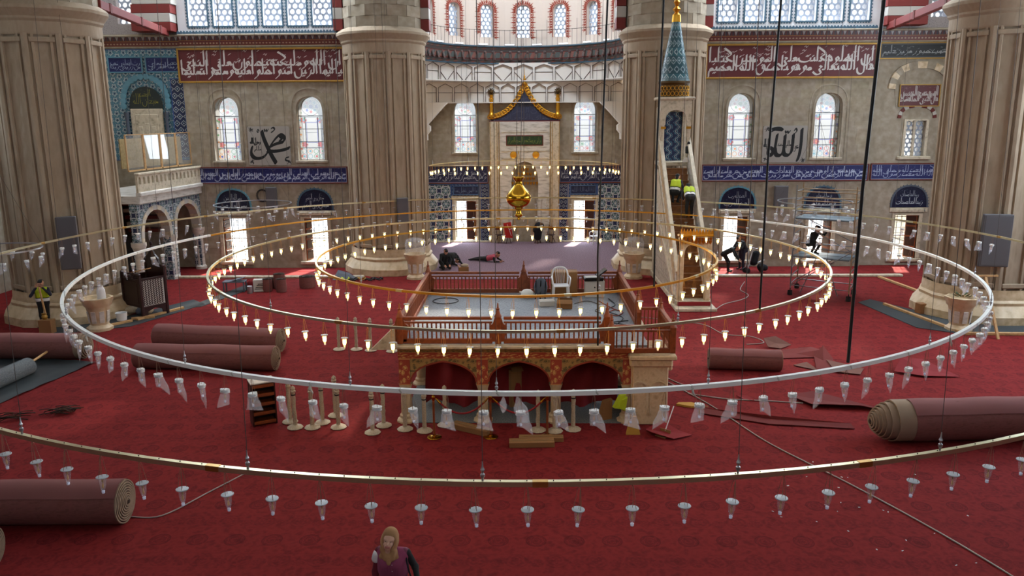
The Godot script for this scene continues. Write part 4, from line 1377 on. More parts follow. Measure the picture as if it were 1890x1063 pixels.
func flame_frame(o: Dictionary, w: float) -> G:  # painted flame leaves standing out round a window
	var g := G.new()
	var pts := outline(o)
	var q := PackedVector2Array()
	for i in pts.size() - 1:
		var n := maxi(1, int(pts[i].distance_to(pts[i + 1]) / .12))
		for k in n: q.append(pts[i].lerp(pts[i + 1], k / float(n)))
	var ct := Vector2((o.l + o.r) / 2, o.y + .75)
	for i in range(0, q.size() - 1):
		var t: Vector2 = (q[i + 1] - q[i]).normalized()
		var nn := t.rotated(-PI / 2)
		var b := q[i] + nn * .05
		var big := 1.0 if i % 2 == 0 else .6
		var tip := b + nn * w * big
		g.to(Vector3(b.x - t.x * .05, b.y - t.y * .05, .012), Vector3(b.x + t.x * .05, b.y + t.y * .05, .012), Vector3(tip.x, tip.y, .012), Vector3(b.x, b.y, -1))
		if i % 2 == 0:
			for s in [-1, 1]:
				var m: Vector2 = b + nn * w * .45 + t * s * .06
				var e: Vector2 = m + nn * w * .12 + t * s * .07
				g.to(Vector3(b.x, b.y, .012), Vector3(m.x, m.y, .012), Vector3(e.x, e.y, .012), Vector3(b.x, b.y, -1))
	ring_of(g, pts, .035, 0, .012)
	return g

func apse():
	var zb := 45.0
	var bw := structure("wall_niche", "back wall of the niche recess with tiles below and stone above", "wall", V(0, 0, zb))
	var g := G.new()
	var lo := [hole(-3.3, 1.2, .12, 2.34), hole(3.42, 1.2, .12, 2.34)]
	var mid := [hole(-3.25, 1.22, 4.98, 7.92, 7.15), hole(3.4, 1.22, 4.98, 7.92, 7.15)]
	slab(g, -5.9, 5.9, 0, 4.4, lo, .8)
	slab(g, -5.9, 5.9, 4.4, 8.3, mid, .8)
	slab(g, -5.9, 5.9, 8.3, 10.7, [], .8)
	part(bw, "wall_core", g, "stone")
	var st := G.new()
	ashlar(st, -5.9, 5.9, 4.4, 7.75, [hole(-3.25, 1.22, 4.98, 7.92, 7.15), hole(3.4, 1.22, 4.98, 7.92, 7.15)], .335, .85)
	part(bw, "stone_blocks", st, "stone", Vector3.ZERO, "stuff")
	for s in [-1, 1]:
		var sw := structure("wall_recess_side", "stone flank of the niche recess behind the %s pier" % ("loge-side" if s < 0 else "pulpit"), "wall", V(s * 5.95, 0, 41.1))
		var b := G.new()
		b.box(Vector3(0, 5.3, 0), Vector3(.5, 10.6, 7.8))
		part(sw, "stone_face", b, "stone")
	stained_window(-3.25, zb, "stained glass arched window inside the recess, on the loge side of the niche", 5)
	stained_window(3.4, zb, "stained glass arched window inside the recess, on the pulpit side of the niche", 6)
	lower_window(-3.3, zb, "bright low window in the tiled wall on the loge side of the niche", .25, 1.2, 2.22, .12)
	lower_window(3.42, zb, "bright low window in the tiled wall on the pulpit side of the niche", .25, 1.2, 2.22, .12)
	# tiles
	var sides := ["on the loge side of the niche", "on the pulpit side of the niche"]
	for i in 2:
		var s := -1.0 if i == 0 else 1.0
		tile_panel("rosette_tilework", "tall tile panel of pale rosettes on navy " + sides[i], 1.5, 3.3, V(s * 4.78, 0, zb), "tile_rose", .75)
		tile_panel("lozenge_tile_border", "narrow upright border of lozenge tiles " + sides[i], .46, 3.3, V(s * 2.22 + .02, 0, zb), "tile_chain", .46)
		tile_panel("leafy_tilework", "leafy tiles over the bright low window " + sides[i], 1.6, .78, V(s * 3.3 + .02, 2.54, zb - .02), "tile_dark", .4)
		panel_thing("small_blue_inscription", "small blue cartouche over the bright low window " + sides[i], 1.4, .46, V(s * 3.3 + .04, 2.72, zb - .05), band_image(256, 84, Color(.07, .11, .27), Color(.55, .62, .70), ["yA Alhy tqbl dEA" if i == 0 else "lA Alh AlA Allh"], [[4, Color(.30, .42, .50)]], 3, 14), "small_blue_%d" % i, "blue_tile_plain", .03)
		panel_thing("navy_inscription", "navy tile band of crowded white script " + sides[i], 3.5, .9, V(s * 3.78, 3.38, zb), band_image(640, 160, Color(.07, .09, .25), Color(.72, .74, .76), [["mn AmSn xr wAzA jA ArAdpfSn", "wsl Elyhm rbnA wly wAlHmd"], ["mA ktbnA HmytAl mwqnA slAm", "wnzlnA mn AlqrAn mAhw xfA"]][i], [[5, Color(.40, .46, .58)]], 4.5, 40, Color(.22, .32, .50)), "navy_%d" % i, "dull_red", .05)
		tile_panel("leaf_tile_border", "thin lozenge tile strip beside the rosette panel " + sides[i], .2, 3.3, V(s * 4.05 + .02, 0, zb), "tile_chain", .2)
		var cr := thing("blue_crest", "small dark blue cypress-shaped tiles above the niche shoulder " + sides[i], "crest", V(s * 1.75, 7.72, zb))
		var bd := G.new()
		bd.box(Vector3(0, .02, .02), Vector3(1.1, .05, .04))
		part(cr, "base_strip", bd, "blue_tile_plain")
		for k in 6:
			var c := G.new()
			var x := -.46 + k * .184
			c.extr([Vector2(x - .075, .05), Vector2(x + .075, .05), Vector2(x + .05, .16), Vector2(x + .07, .2), Vector2(x + .03, .3), Vector2(x, .52), Vector2(x - .03, .3), Vector2(x - .07, .2), Vector2(x - .05, .16)], 0, .04)
			part(cr, "cypress_tile", c, "navy_glaze")
	# niche
	var n := thing("prayer_niche", "tall grey marble prayer niche with a gilt ogee pediment between two tile walls", "niche", V(.06, 0, zb - .02))
	var m := G.new()
	slab(m, -1.42, 1.42, 0, 6.72, [hole(0, 1.5, 0, 4.55, 3.3)], .3, Transform3D(Basis(), Vector3(0, 0, .3)))
	part(n, "marble_slab", m, "marble")
	for s in [-1, 1]:
		var p := G.new()
		p.box(Vector3(s * 1.68, 3.36, .2), Vector3(.5, 6.72, .4), Basis(), .02)
		part(n, "side_pilaster", p, "plain_marble")
		var ln := G.new()
		for x in [1.40, 1.52, 1.90]: ln.box(Vector3(s * x, 3.36, .41), Vector3(.03, 6.7, .03))
		part(n, "pilaster_bead", ln, "gold_line" if s < 0 else "gold_line")
		var hr := G.new()
		hr.lathe([Vector2(.12, 0), Vector2(.12, 2.1), Vector2(.16, 2.2), Vector2(.16, 2.35)], 10, Transform3D(Basis(), Vector3(s * .82, .1, .3)))
		part(n, "niche_colonnette", hr, "marble")
	var cv := G.new()
	var rows := []
	for y in [0.0, 1.0, 2.0, 3.0, 3.4, 3.8, 4.2, 4.45, 4.56]:
		var w: float = .76 if y < 3.3 else .76 * sqrt(maxf(0.0, 1 - pow((y - 3.3) / 1.28, 2))) + .01
		var row := PackedVector3Array()
		for k in 9: row.append(Vector3(-w * cos(PI * k / 8), y, .02 - w * .35 * sin(PI * k / 8)))
		rows.append(row)
	cv.grid(rows)
	part(n, "concave_back", cv, "marble")
	var mq := G.new()
	for j in 4:
		for k in 9 - j * 2:
			var x := (k - (8 - j * 2) / 2.0) * .17
			mq.lathe([Vector2(.015, -.12), Vector2(.07, -.02), Vector2(.075, .05)], 6, Transform3D(Basis(), Vector3(x, 3.35 + j * .26, .12)))
	part(n, "gilt_stalactites", mq, "gold")
	var gi := G.new()
	gi.box(Vector3(0, 5.12, .31), Vector3(2.6, .04, .03)); gi.box(Vector3(0, 4.72, .31), Vector3(2.6, .03, .03)); gi.box(Vector3(0, 6.15, .31), Vector3(2.6, .03, .03))
	part(n, "string_course", gi, "plain_marble")
	for s in [-1, 1]:
		var rd := G.new()
		rd.lathe([Vector2(0, .06), Vector2(.1, .05), Vector2(.17, .045), Vector2(.19, .06), Vector2(.2, 0)], 16, Transform3D(Basis(Vector3.RIGHT, PI / 2), Vector3(s * .62, 4.92, .30)))
		part(n, "gilt_roundel", rd, "gold")
	var gp := G.new()
	gp.box(Vector3(0, 5.7, .31), Vector3(2.06, .56, .04), Basis(), .01)
	var gpn := part(n, "inscription_frame", gp, "dull_red")
	var im := sheet(256, 60, Color(.10, .22, .10))
	write(im, "wly wjhk xTr AlmsjdAlHrAm", Rect2(8, 4, 240, 52), Color(.45, .47, .20), 3, 20)
	var gq := plate(1.94, .46, .02)
	part(gpn, "green_lettered_panel", gq, pic_mat("green_panel", im, .5), Vector3(0, 5.47, .325))
	# pediment: concave sweep up to the tip
	var curve := PackedVector2Array()
	for k in 15:
		var t := k / 14.0
		curve.append(Vector2(1.98 * (1 - t), 6.95 + 1.75 * (t * t * .72 + t * .0 + .28 * pow(t, 5))))
	var inner := PackedVector2Array()
	for p in curve: inner.append(Vector2(p.x * .93, p.y - .10))
	for k in 14: inner.append(Vector2(-curve[13 - k].x * .93, curve[13 - k].y - .10))
	var pf := G.new()
	var ol := PackedVector2Array([Vector2(-1.85, 6.74), Vector2(1.85, 6.74)])
	ol.append_array(inner)
	pf.extr(ol, 0, .16)
	var pim := sheet(256, 128, Color(.17, .19, .29))
	for k in 5: write(pim, "sbHAn Allh wAlHmd", Rect2(10 + k * 18, 100 - k * 24, 236 - k * 36, 26), Color(.38, .39, .47), 2, 6)
	part(n, "lettered_tympanum", pf, pic_mat("pediment", pim, .5))
	var rd := G.new()
	rd.box(Vector3(0, 6.75, .12), Vector3(3.9, .05, .3))
	for s in [-1, 1]:
		for k in 14: rd.bar(Vector3(curve[k].x * s * .95, curve[k].y - .1, .17), Vector3(curve[k + 1].x * s * .95, curve[k + 1].y - .1, .17), .03, .04)
	part(n, "red_edge", rd, "dull_red")
	var lace := G.new()
	for s in [-1, 1]:
		var dist := 0.0
		for k in 14:
			var a := curve[k]
			var b := curve[k + 1]
			var cnt := maxi(1, int(round(a.distance_to(b) / .2)))
			for j in cnt:
				var c := a.lerp(b, (j + .5) / cnt)
				var ring := []
				for q in 9: ring.append(Vector3(c.x * s + cos(TAU * q / 8) * .115, c.y + .03 + sin(TAU * q / 8) * .115, .2))
				lace.tube(ring, .04, 6, false)
				lace.ball(Vector3(c.x * s, c.y + .02, .2), Vector3(.04, .04, .03), 6)
	part(n, "gilt_lace", lace, "gold")
	var fin := G.new()
	fin.lathe([Vector2(.10, 8.62), Vector2(.16, 8.74), Vector2(.06, 8.86), Vector2(.11, 8.95), Vector2(.03, 9.05), Vector2(.05, 9.12), Vector2(.012, 9.2), Vector2(.01, 9.6)], 8, Transform3D(Basis(), Vector3(0, 0, .2)))
	part(n, "gilt_finial", fin, "gold")
	for s in [-1, 1]:
		var co := G.new()
		co.lathe([Vector2(.2, 6.98), Vector2(.2, 7.08), Vector2(.13, 7.16), Vector2(.10, 7.3), Vector2(.12, 7.55), Vector2(.10, 7.6), Vector2(.10, 7.9), Vector2(.14, 7.95), Vector2(.09, 8.0), Vector2(.1, 8.16)], 8, Transform3D(Basis(), Vector3(s * 1.82, 0, .2)))
		var cp := part(n, "gilt_column", co, "gold")
		var lf := G.new()
		for k in 10:
			var a := TAU * k / 10
			lf.bar(Vector3(s * 1.82, 8.32, .2), Vector3(s * 1.82 + cos(a) * .2, 8.32 + sin(a) * .2, .24), .05, .05)
		lf.ball(Vector3(s * 1.82, 8.32, .22), Vector3(.1, .1, .1), 8)
		part(cp, "leaf_boss", lf, "bronze_leaf")
	# purple-grey carpet of the recess
	var cg := G.new()
	cg.extr([Vector2(-5.6, 44.9), Vector2(-5.6, 36), Vector2(-4.1, 34.3), Vector2(4.2, 34.3), Vector2(4.6, 35.2), Vector2(5.6, 36.5), Vector2(5.6, 44.9)], 0, .03, Transform3D(Basis(Vector3.RIGHT, Vector3(0, 0, -1), Vector3.UP), Vector3.ZERO))
	solo("lilac_rug", "wide lilac grey patterned rug filling the floor of the niche recess", "rug", cg, "lilac_carpet")
	var sill := G.new()
	for x in [-1, 1]: sill.box(Vector3(x * 3.72, .05, 0), Vector3(3.6, .1, .3), Basis(), .02)
	solo("stone_sill", "low pale stone kerb along the foot of the tiled niche wall", "kerb", sill, "plain_marble", V(0, 0, 44.8))
	apse_upper()
	pulpit()

func apse_upper():
	var dz := 39.8
	var R := 5.18
	var tr := thing("faceted_vault", "white faceted vaulting with dark outlines in two tiers above the niche", "vault", Vector3.ZERO)
	for tier in 2:
		var y0: float = [8.86, 7.72][tier]
		var y1: float = [9.84, 8.84][tier]
		var pts := []
		var N := 13
		for k in N + 1:
			var t := deg_to_rad(-78 + 156.0 * k / N)
			var p := Vector2(R * sin(t) * 1.04, minf(dz + R * cos(t), 44.78))
			if tier == 1: p = Vector2(5.5 * (k / float(N) * 2 - 1), 44.78 - .8 * pow(absf(k / float(N) * 2 - 1), 3))
			pts.append(p)
		var ln := G.new()
		for k in N:
			var a := V(pts[k].x, y0, pts[k].y)
			var b := V(pts[k + 1].x, y0, pts[k + 1].y)
			var up := Vector3(0, y1 - y0, 0)
			var f := G.new()
			var nn := (b - a).cross(Vector3.UP).normalized()
			var inn := nn * .07
			var h := .74
			# sunk niche field with a pointed head, framed by a proud spandrel
			var a1 := a.lerp(b, .06)
			var b1 := a.lerp(b, .94)
			f.quad(a1 - inn, b1 - inn, b1 + up * h - inn, a1 + up * h - inn)
			var tip := (a + b) / 2 + up * .92
			f.tri(a1 + up * h - inn, b1 + up * h - inn, tip - inn)
			f.quad(a, a1, a1 + up * h, a + up * h); f.quad(b1, b, b + up * h, b1 + up * h)
			f.quad(a + up * h, a1 + up * h, tip, a + up); f.quad(b1 + up * h, b + up * h, b + up, tip)
			f.tri(a + up, tip, b + up)
			f.quad(a1, a1 - inn, a1 + up * h - inn, a1 + up * h); f.quad(b1 - inn, b1, b1 + up * h, b1 + up * h - inn)
			f.quad(a1 + up * h, a1 + up * h - inn, tip - inn, tip); f.quad(b1 + up * h - inn, b1 + up * h, tip, tip - inn)
			part(tr, "vault_facet", f, "plaster")
			ln.bar(a1 + nn * .01, a1 + up * h + nn * .01, .035, .02); ln.bar(b1 + nn * .01, b1 + up * h + nn * .01, .035, .02)
			ln.bar(a1 + up * h + nn * .01, tip + nn * .01, .035, .02); ln.bar(b1 + up * h + nn * .01, tip + nn * .01, .035, .02)
			if (k % 3 != 1) and tier == 0:
				var bt := (a + b) / 2 - inn * .8
				ln.bar(a1 + up * .52 - inn * .8, bt, .03, .02); ln.bar(b1 + up * .52 - inn * .8, bt, .03, .02)
			else: ln.bar(a1 + up * .5 - inn * .8, b1 + up * .5 - inn * .8, .03, .02)
		part(tr, "dark_outline", ln, "dark_outline")
		# soffit closing the tier to the wall behind
		var so := G.new()
		for k in N:
			var a := V(pts[k].x, y0, pts[k].y)
			var b := V(pts[k + 1].x, y0, pts[k + 1].y)
			so.quad(V(pts[k].x, y0, 45), V(pts[k + 1].x, y0, 45), b, a)
			so.box((a + b) / 2 + Vector3(0, .03, .05), Vector3(a.distance_to(b) * 1.02, .05, .08), Basis(Vector3.UP, atan2(-(b - a).z, (b - a).x)))
		part(tr, "tier_ledge", so, "plaster")
	for s in [-1, 1]:
		var cb := G.new()
		cb.extr([Vector2(0, 0), Vector2(.45, 0), Vector2(.45, .3), Vector2(.62, .5), Vector2(.62, .75), Vector2(.5, .85), Vector2(1.1, 1.5), Vector2(1.6, 2.0), Vector2(0, 2.0)], -.3, .3, Transform3D(Basis(Vector3(-s, 0, 0), Vector3.UP, Vector3(0, 0, -s)) if s > 0 else Basis(), V(s * 5.7, 5.75, 44.3)), true)
		part(tr, "corner_corbel", cb, "plaster")
	# carved and painted cornice
	var co := thing("apse_cornice", "curved dark red and slate leaf cornice under the ring of apse windows", "cornice", Vector3.ZERO)
	pic_mat("apse_run", tex_fn(64, 64, func(x, y):
		var c := Color(.27, .31, .32)
		var u := fposmod(x / 64.0, 1.0)
		var v: float = y / 64.0
		if v < .2 or v > .86: c = Color(.40, .36, .34) if (x / 4 + y / 4) % 2 == 0 else Color(.20, .22, .24)
		elif v > .78 or v < .26: c = Color(.38, .13, .12)
		elif fposmod(u + v * .5, 1.0) < .42: c = Color(.62, .50, .46) if sin(x * .9) * sin(y * .8) > 0 else Color(.48, .24, .22)
		elif sin(x * 1.1 + y * .6) * sin(y * .9) > .2: c = Color(.50, .54, .52)
		return c), .8)
	var cw := G.new()
	arc_wall(cw, [Vector2(-.02, 9.82), Vector2(-.1, 9.95), Vector2(-.28, 10.5), Vector2(-.34, 10.62)], R, dz, -1.42, 1.42, 60, Vector2(26, 1))
	part(co, "painted_leaf_run", cw, "apse_run")
	var ce := G.new()
	arc_wall(ce, [Vector2(-.34, 10.62), Vector2(-.4, 10.64), Vector2(-.4, 10.7), Vector2(0, 10.72)], R, dz, -1.42, 1.42, 48)
	arc_wall(ce, [Vector2(.0, 9.76), Vector2(-.06, 9.78), Vector2(-.06, 9.83), Vector2(0, 9.84)], R, dz, -1.42, 1.42, 48)
	part(co, "crest_moulding", ce, "teal_paint")
	var bl := G.new()
	for k in 30:
		var t := -1.4 + 2.8 * (k + .5) / 30
		bl.box(V((R - .2) * sin(t), 10.2, dz + (R - .2) * cos(t)), Vector3(.15, .5, .12), Basis(Vector3.UP, t) * Basis(Vector3.RIGHT, .35), .03)
	part(co, "leaf_block", bl, "apse_run", Vector3.ZERO, "stuff")
	# drum: nine faces, a window in each
	var dr := structure("wall_apse_drum", "pinkish white curved wall holding the round-headed apse windows", "wall")
	var step := deg_to_rad(21.9)
	var fw := 2 * R * tan(step / 2)
	for k in range(-4, 5):
		var t := k * step
		var xf := Transform3D(Basis(Vector3.UP, -t), V(R * sin(t), 0, dz + R * cos(t)))
		var g := G.new()
		var o := hole(0, .72, 11.16, 12.84, 12.46)
		slab(g, -fw / 2, fw / 2, 10.66, 15.5, [o], .5, xf)
		part(dr, "wall_face", g, "cream_plaster")
		if absi(k) > 3: continue
		var n := window("round-headed apse window in red flame paint, %s from the loge-side pier" % nth(k + 4), Vector3.ZERO)
		n.transform = xf
		part(n, "round_pane_lattice", honey(.72, 1.68, .24, true), "lattice", Vector3(0, 11.16, -.22))
		var pg := G.new()
		var pl := PackedVector2Array([Vector2(o.l, o.y), Vector2(o.r, o.y)])
		pl.append_array(o.pts)
		pg.extr(pl, -.26, -.26)
		part(n, "pane", pg, "bright_pane")
		part(n, "flame_border", flame_frame(o, .3), "rust_paint")
	var up := G.new()
	arc_wall(up, [Vector2(0, 15.4), Vector2(-.5, 17), Vector2(-1.6, 18.6), Vector2(-3.4, 19.8), Vector2(-5.1, 20)], R, dz, -1.6, 1.6, 24)
	part(dr, "half_dome", up, "cream_plaster")
	# guard rail along the ledge
	var ra := thing("iron_guard_rail", "thin dark iron guard rail on the ledge below the apse windows", "railing", Vector3.ZERO)
	var tp := []
	for k in 61:
		var t := -1.35 + 2.7 * k / 60
		tp.append(V((R - .3) * sin(t), 11.5, dz + (R - .3) * cos(t)))
	var rg := G.new()
	rg.tube(tp, .012, 5)
	part(ra, "top_rail", rg, "dark_line")
	for k in 46:
		var t := -1.35 + 2.7 * (k + .5) / 46
		var b := G.new()
		b.tube([V((R - .3) * sin(t), 10.7, dz + (R - .3) * cos(t)), V((R - .3) * sin(t), 11.52 + (.5 if k % 6 == 3 else 0.0), dz + (R - .3) * cos(t))], .008, 4)
		part(ra, "baluster", b, "dark_line")
	var led := mat("strip_glow", Color(1, 1, 1), .5)
	led.emission_enabled = true
	led.emission = Color(.9, .95, 1)
	led.emission_energy_multiplier = 1.6
	for k in 8:
		var t := deg_to_rad(-62 + 124.0 * k / 7)
		var at := V((R - .42) * sin(t), 10.76, dz + (R - .42) * cos(t))
		var n := thing("strip_light", "small white strip light on the apse ledge, %s from the loge-side pier" % nth(k + 1), "light", at, -t, "strip lights on the apse ledge")
		var g := G.new()
		g.box(Vector3.ZERO, Vector3(.5, .05, .05), Basis(), .01)
		part(n, "glowing_tube", g, led)
		var b := G.new()
		b.box(Vector3(0, -.035, -.02), Vector3(.54, .02, .08))
		part(n, "bracket", b, "steel")
		var ol := OmniLight3D.new()
		ol.name = "glow"
		ol.light_energy = .12
		ol.light_size = .03
		ol.omni_range = 30
		ol.omni_attenuation = 2
		ol.shadow_enabled = true
		n.add_child(ol)
		ol.position = Vector3(0, .0, .0)

func pulpit():
	var p := thing("marble_pulpit", "tall marble pulpit stair with pierced sides, gilt crowned gate and blue tiled spire", "pulpit", V(6.33, 0, 0))
	var hw := .58
	var ystep := func(d: float) -> float: return .35 + (d - 29.3) * (5.05 - .35) / (33.7 - 29.3)
	# base slab and floor plinth
	var b := G.new()
	b.box(V(0, .06, 29.0), Vector3(1.5, .12, 1.5), Basis(), .02)
	b.box(V(0, .2, 29.25), Vector3(1.3, .18, .9), Basis(), .02)
	part(p, "marble_threshold", b, "plain_marble")
	var rs := G.new()
	rs.box(V(0, .2, 28.72), Vector3(1.2, .14, .06))
	part(p, "red_carpet_riser", rs, "drape_red")
	for k in 20:
		var d := 29.3 + k * 4.4 / 20
		var s := G.new()
		var y: float = ystep.call(d)
		s.box(V(0, y / 2 + .1, d + .12), Vector3(hw * 2 - .16, y - .2, .235))
		s.box(V(0, y + .02, d + .1), Vector3(hw * 2 - .16, .04, .27), Basis(), .01)
		part(p, "wooden_step", s, "stair_wood")
	for s in [-1, 1]:
		var f := G.new()
		var pl := Transform3D(Basis(Vector3(0, 0, -1), Vector3.UP, Vector3(1, 0, 0)), Vector3(s * hw, 0, 0))  # x -> depth
		f.extr([Vector2(29.0, .12), Vector2(34.8, .12), Vector2(34.8, 4.75), Vector2(33.9, 4.75), Vector2(29.3, .2)], -.05, .05, pl, true)
		part(p, "marble_flank", f, "plain_marble")
		# parapet: sloping slab with a pierced field
		var q := G.new()
		q.extr([Vector2(29.1, .25), Vector2(33.9, 5.1), Vector2(33.9, 6.05), Vector2(29.1, 1.25)], -.045, .045, pl, true)
		part(p, "parapet_slab", q, "marble")
		var cp := G.new()
		cp.bar(Vector3(s * hw, 1.3, -29.05), Vector3(s * hw, 6.1, -33.9), .15, .12, .02)
		cp.bar(Vector3(s * hw, .3, -29.05), Vector3(s * hw, 5.1, -33.9), .13, .08, .02)
		part(p, "handrail_coping", cp, "plain_marble")
		var pc := G.new()
		for k in 22:
			var d := 29.4 + k * .2
			var y := .42 + (d - 29.1) * 1.0104
			pc.bar(Vector3(s * (hw + .05), y, -d), Vector3(s * (hw + .05), y + .7, -d), .05, .02)
			pc.bar(Vector3(s * (hw + .05), y, -d), Vector3(s * (hw + .05), y + .85, -d - .2), .04, .02)
		part(p, "pierced_tracery", pc, "warm_marble", Vector3.ZERO, "stuff")
		# lower flank: framed field of upright slats under a sloping band
		var fl := G.new()
		for k in 16:
			var d := 29.5 + k * .3
			fl.box(V(s * (hw + .06), .2 + (d - 29.0) * .33, d), Vector3(.05, .1 + (d - 29.0) * .66, .1), Basis(), .015)
		part(p, "flank_slat", fl, "marble")
		var bd := G.new()
		bd.bar(Vector3(s * (hw + .07), .35, -29.2), Vector3(s * (hw + .07), 3.6, -34.4), .08, .2, .02)
		bd.bar(Vector3(s * (hw + .07), .2, -29.1), Vector3(s * (hw + .07), .2, -34.8), .1, .2, .02)
		part(p, "flank_band", bd, "plain_marble")
	# gate
	for s in [-1, 1]:
		var j := G.new()
		j.box(V(s * .5, 1.35, 28.95), Vector3(.2, 2.5, .25), Basis(), .03)
		part(p, "gate_jamb", j, "warm_marble")
	var gt := G.new()
	slab(gt, -.6, .6, 2.0, 2.62, [hole(0, .78, 2.0, 2.42, 2.02)], .2, Transform3D(Basis(), V(0, 0, 28.84)))
	part(p, "gate_arch", gt, "warm_marble")
	var gl := G.new()
	for k in 9:
		for r in 2: gl.lathe([Vector2(.01, -.1), Vector2(.055, -.02), Vector2(.065, .04)], 6, Transform3D(Basis(), V(-.52 + k * .13, 2.5 + r * .12, 28.8 - r * .04)))
	gl.box(V(0, 2.72, 28.88), Vector3(1.28, .08, .34), Basis(), .02)
	part(p, "gilt_stalactite_cornice", gl, "gold")
	var cr := G.new()
	for k in 11: cr.extr([Vector2(-.6 + k * .112, 2.76), Vector2(-.5 + k * .112, 2.76), Vector2(-.5 + k * .112, 2.84), Vector2(-.55 + k * .112, 2.97), Vector2(-.6 + k * .112, 2.84)], -.02, .02, Transform3D(Basis(), V(0, 0, 28.8)), true)
	part(p, "gilt_crest", cr, "gold")
	# canopy at the head of the stair
	var can := G.new()
	for s in [-1, 1]:
		for d in [33.75, 34.75]: can.box(V(s * .54, 6.2, d), Vector3(.16, 2.3, .16), Basis(), .03)
	can.box(V(0, 5.02, 34.25), Vector3(1.3, .16, 1.2), Basis(), .02)
	part(p, "canopy_post", can, "plain_marble")
	var ca := G.new()
	slab(ca, -.64, .64, 6.6, 7.62, [hole(0, .86, 6.6, 7.22, 6.75)], .12, Transform3D(Basis(), V(0, 0, 33.66)))
	slab(ca, -.55, .55, 6.6, 7.62, [hole(0, .8, 6.6, 7.22, 6.75)], .12, Transform3D(Basis(Vector3.UP, -PI / 2), V(-.58, 0, 34.25)))
	slab(ca, -.55, .55, 6.6, 7.62, [hole(0, .8, 6.6, 7.22, 6.75)], .12, Transform3D(Basis(Vector3.UP, PI / 2), V(.58, 0, 34.25)))
	ca.box(V(0, 7.68, 34.22), Vector3(1.5, .12, 1.35), Basis(), .03)
	part(p, "canopy_arch", ca, "plain_marble")
	var bk := G.new()
	bk.box(V(0, 6.1, 34.8), Vector3(1.0, 2.1, .05))
	part(p, "tiled_back", bk, tri_mat("canopy_tiles", M["tile_dark"].albedo_texture, 1.4, .3))
	for s in [-1, 1]:
		var bb := G.new()
		bb.box(V(s * .52, 6.5, 33.62), Vector3(.2, .1, .02))
		part(p, "gilt_plaque", bb, "gold")
	var dm := G.new()
	dm.lathe([Vector2(.6, 7.74), Vector2(.6, 8.22), Vector2(.66, 8.3), Vector2(.66, 8.38)], 12, Transform3D(Basis(), V(-.03, 0, 34.22)))
	part(p, "gilt_drum", dm, "bronze_leaf")
	var la := G.new()
	for k in 24:
		var a := TAU * k / 24
		for r in 2:
			var ring := []
			for q in 7: ring.append(V(-.03 + (.615) * sin(a + .13 * cos(TAU * q / 6)), 7.87 + r * .22 + .09 * sin(TAU * q / 6), 34.22 - .615 * cos(a + .13 * cos(TAU * q / 6))))
			la.tube(ring, .014, 4, false)
	part(p, "gilt_fretwork", la, "gold")
	var cn := G.new()
	cn.lathe([Vector2(.66, 8.38), Vector2(.60, 8.5), Vector2(.16, 10.75)], 12, Transform3D(Basis(), V(-.03, 0, 34.22)))
	var ct := tex_fn(192, 256, func(x, y):
		var row: int = y * 13 / 256
		var u := fposmod(x / 16.0 + (.5 if row % 2 else 0.0), 1.0) - .5
		var v := fposmod(y * 13 / 256.0, 1.0) - .5
		var l := absf(u) + absf(v)
		if absf(l - .40) < .07: return Color(.58, .62, .64) if row % 3 else Color(.70, .72, .72)
		if l < .16: return Color(.10, .14, .22) if row % 2 else Color(.55, .62, .64)
		return Color(.09, .27, .30) if row % 3 else Color(.12, .34, .38))
	part(p, "tiled_spire", cn, pic_mat("spire_tiles", ct, .35))
	var fn := G.new()
	fn.lathe([Vector2(.19, 10.72), Vector2(.17, 11.0), Vector2(.07, 11.1), Vector2(.17, 11.22), Vector2(.06, 11.34), Vector2(.14, 11.5), Vector2(.05, 11.64), Vector2(.12, 11.76), Vector2(.03, 11.9), Vector2(.09, 12.0), Vector2(.01, 12.3), Vector2(.01, 12.7)], 10, Transform3D(Basis(), V(-.03, 0, 34.22)))
	part(p, "gilt_finial", fn, "gold")
	var lamp := G.new()
	lamp.box(V(.55, 5.6, 33.6), Vector3(.24, .3, .2), Basis(), .03)
	lamp.ball(V(.55, 5.86, 33.6), Vector3(.07, .09, .07), 8)
	solo("black_lantern", "small black lantern box hanging beside the pulpit canopy opening", "lantern", lamp, "black_rubber", Vector3(6.33, 0, 0))
	var mo := G.new()
	mo.extr(arch_pts(.11, .1, .3), 0, .03, Transform3D(Basis(), V(6.78, 5.0, 33.55)))
	solo("white_notice", "small white arched board on the pulpit stair above the workers", "board", mo, "white_plastic")

# ---------------------------------------------------------------- hanging lamp rings
func hoop_part(n: Node, called: String, R: float, w: float, h: float, a0: float, a1: float, m: String, y := 0.0) -> MeshInstance3D:
	var g := G.new()
	var sg := maxi(6, int((a1 - a0) / TAU * 180))
	var pr := [Vector2(w / 2, -h / 2), Vector2(w / 2, h / 2), Vector2(-w / 2, h / 2), Vector2(-w / 2, -h / 2), Vector2(w / 2, -h / 2)]
	for i in 4:
		var rows := []
		for q in [pr[i], pr[i + 1]]:
			var row := PackedVector3Array()
			for k in sg + 1:
				var t := a0 + (a1 - a0) * k / sg
				row.append(Vector3((R + q.x) * sin(t), y + q.y, (R + q.x) * cos(t)))
			rows.append(row)
		g.grid(rows)
	return part(n, called, g, m)

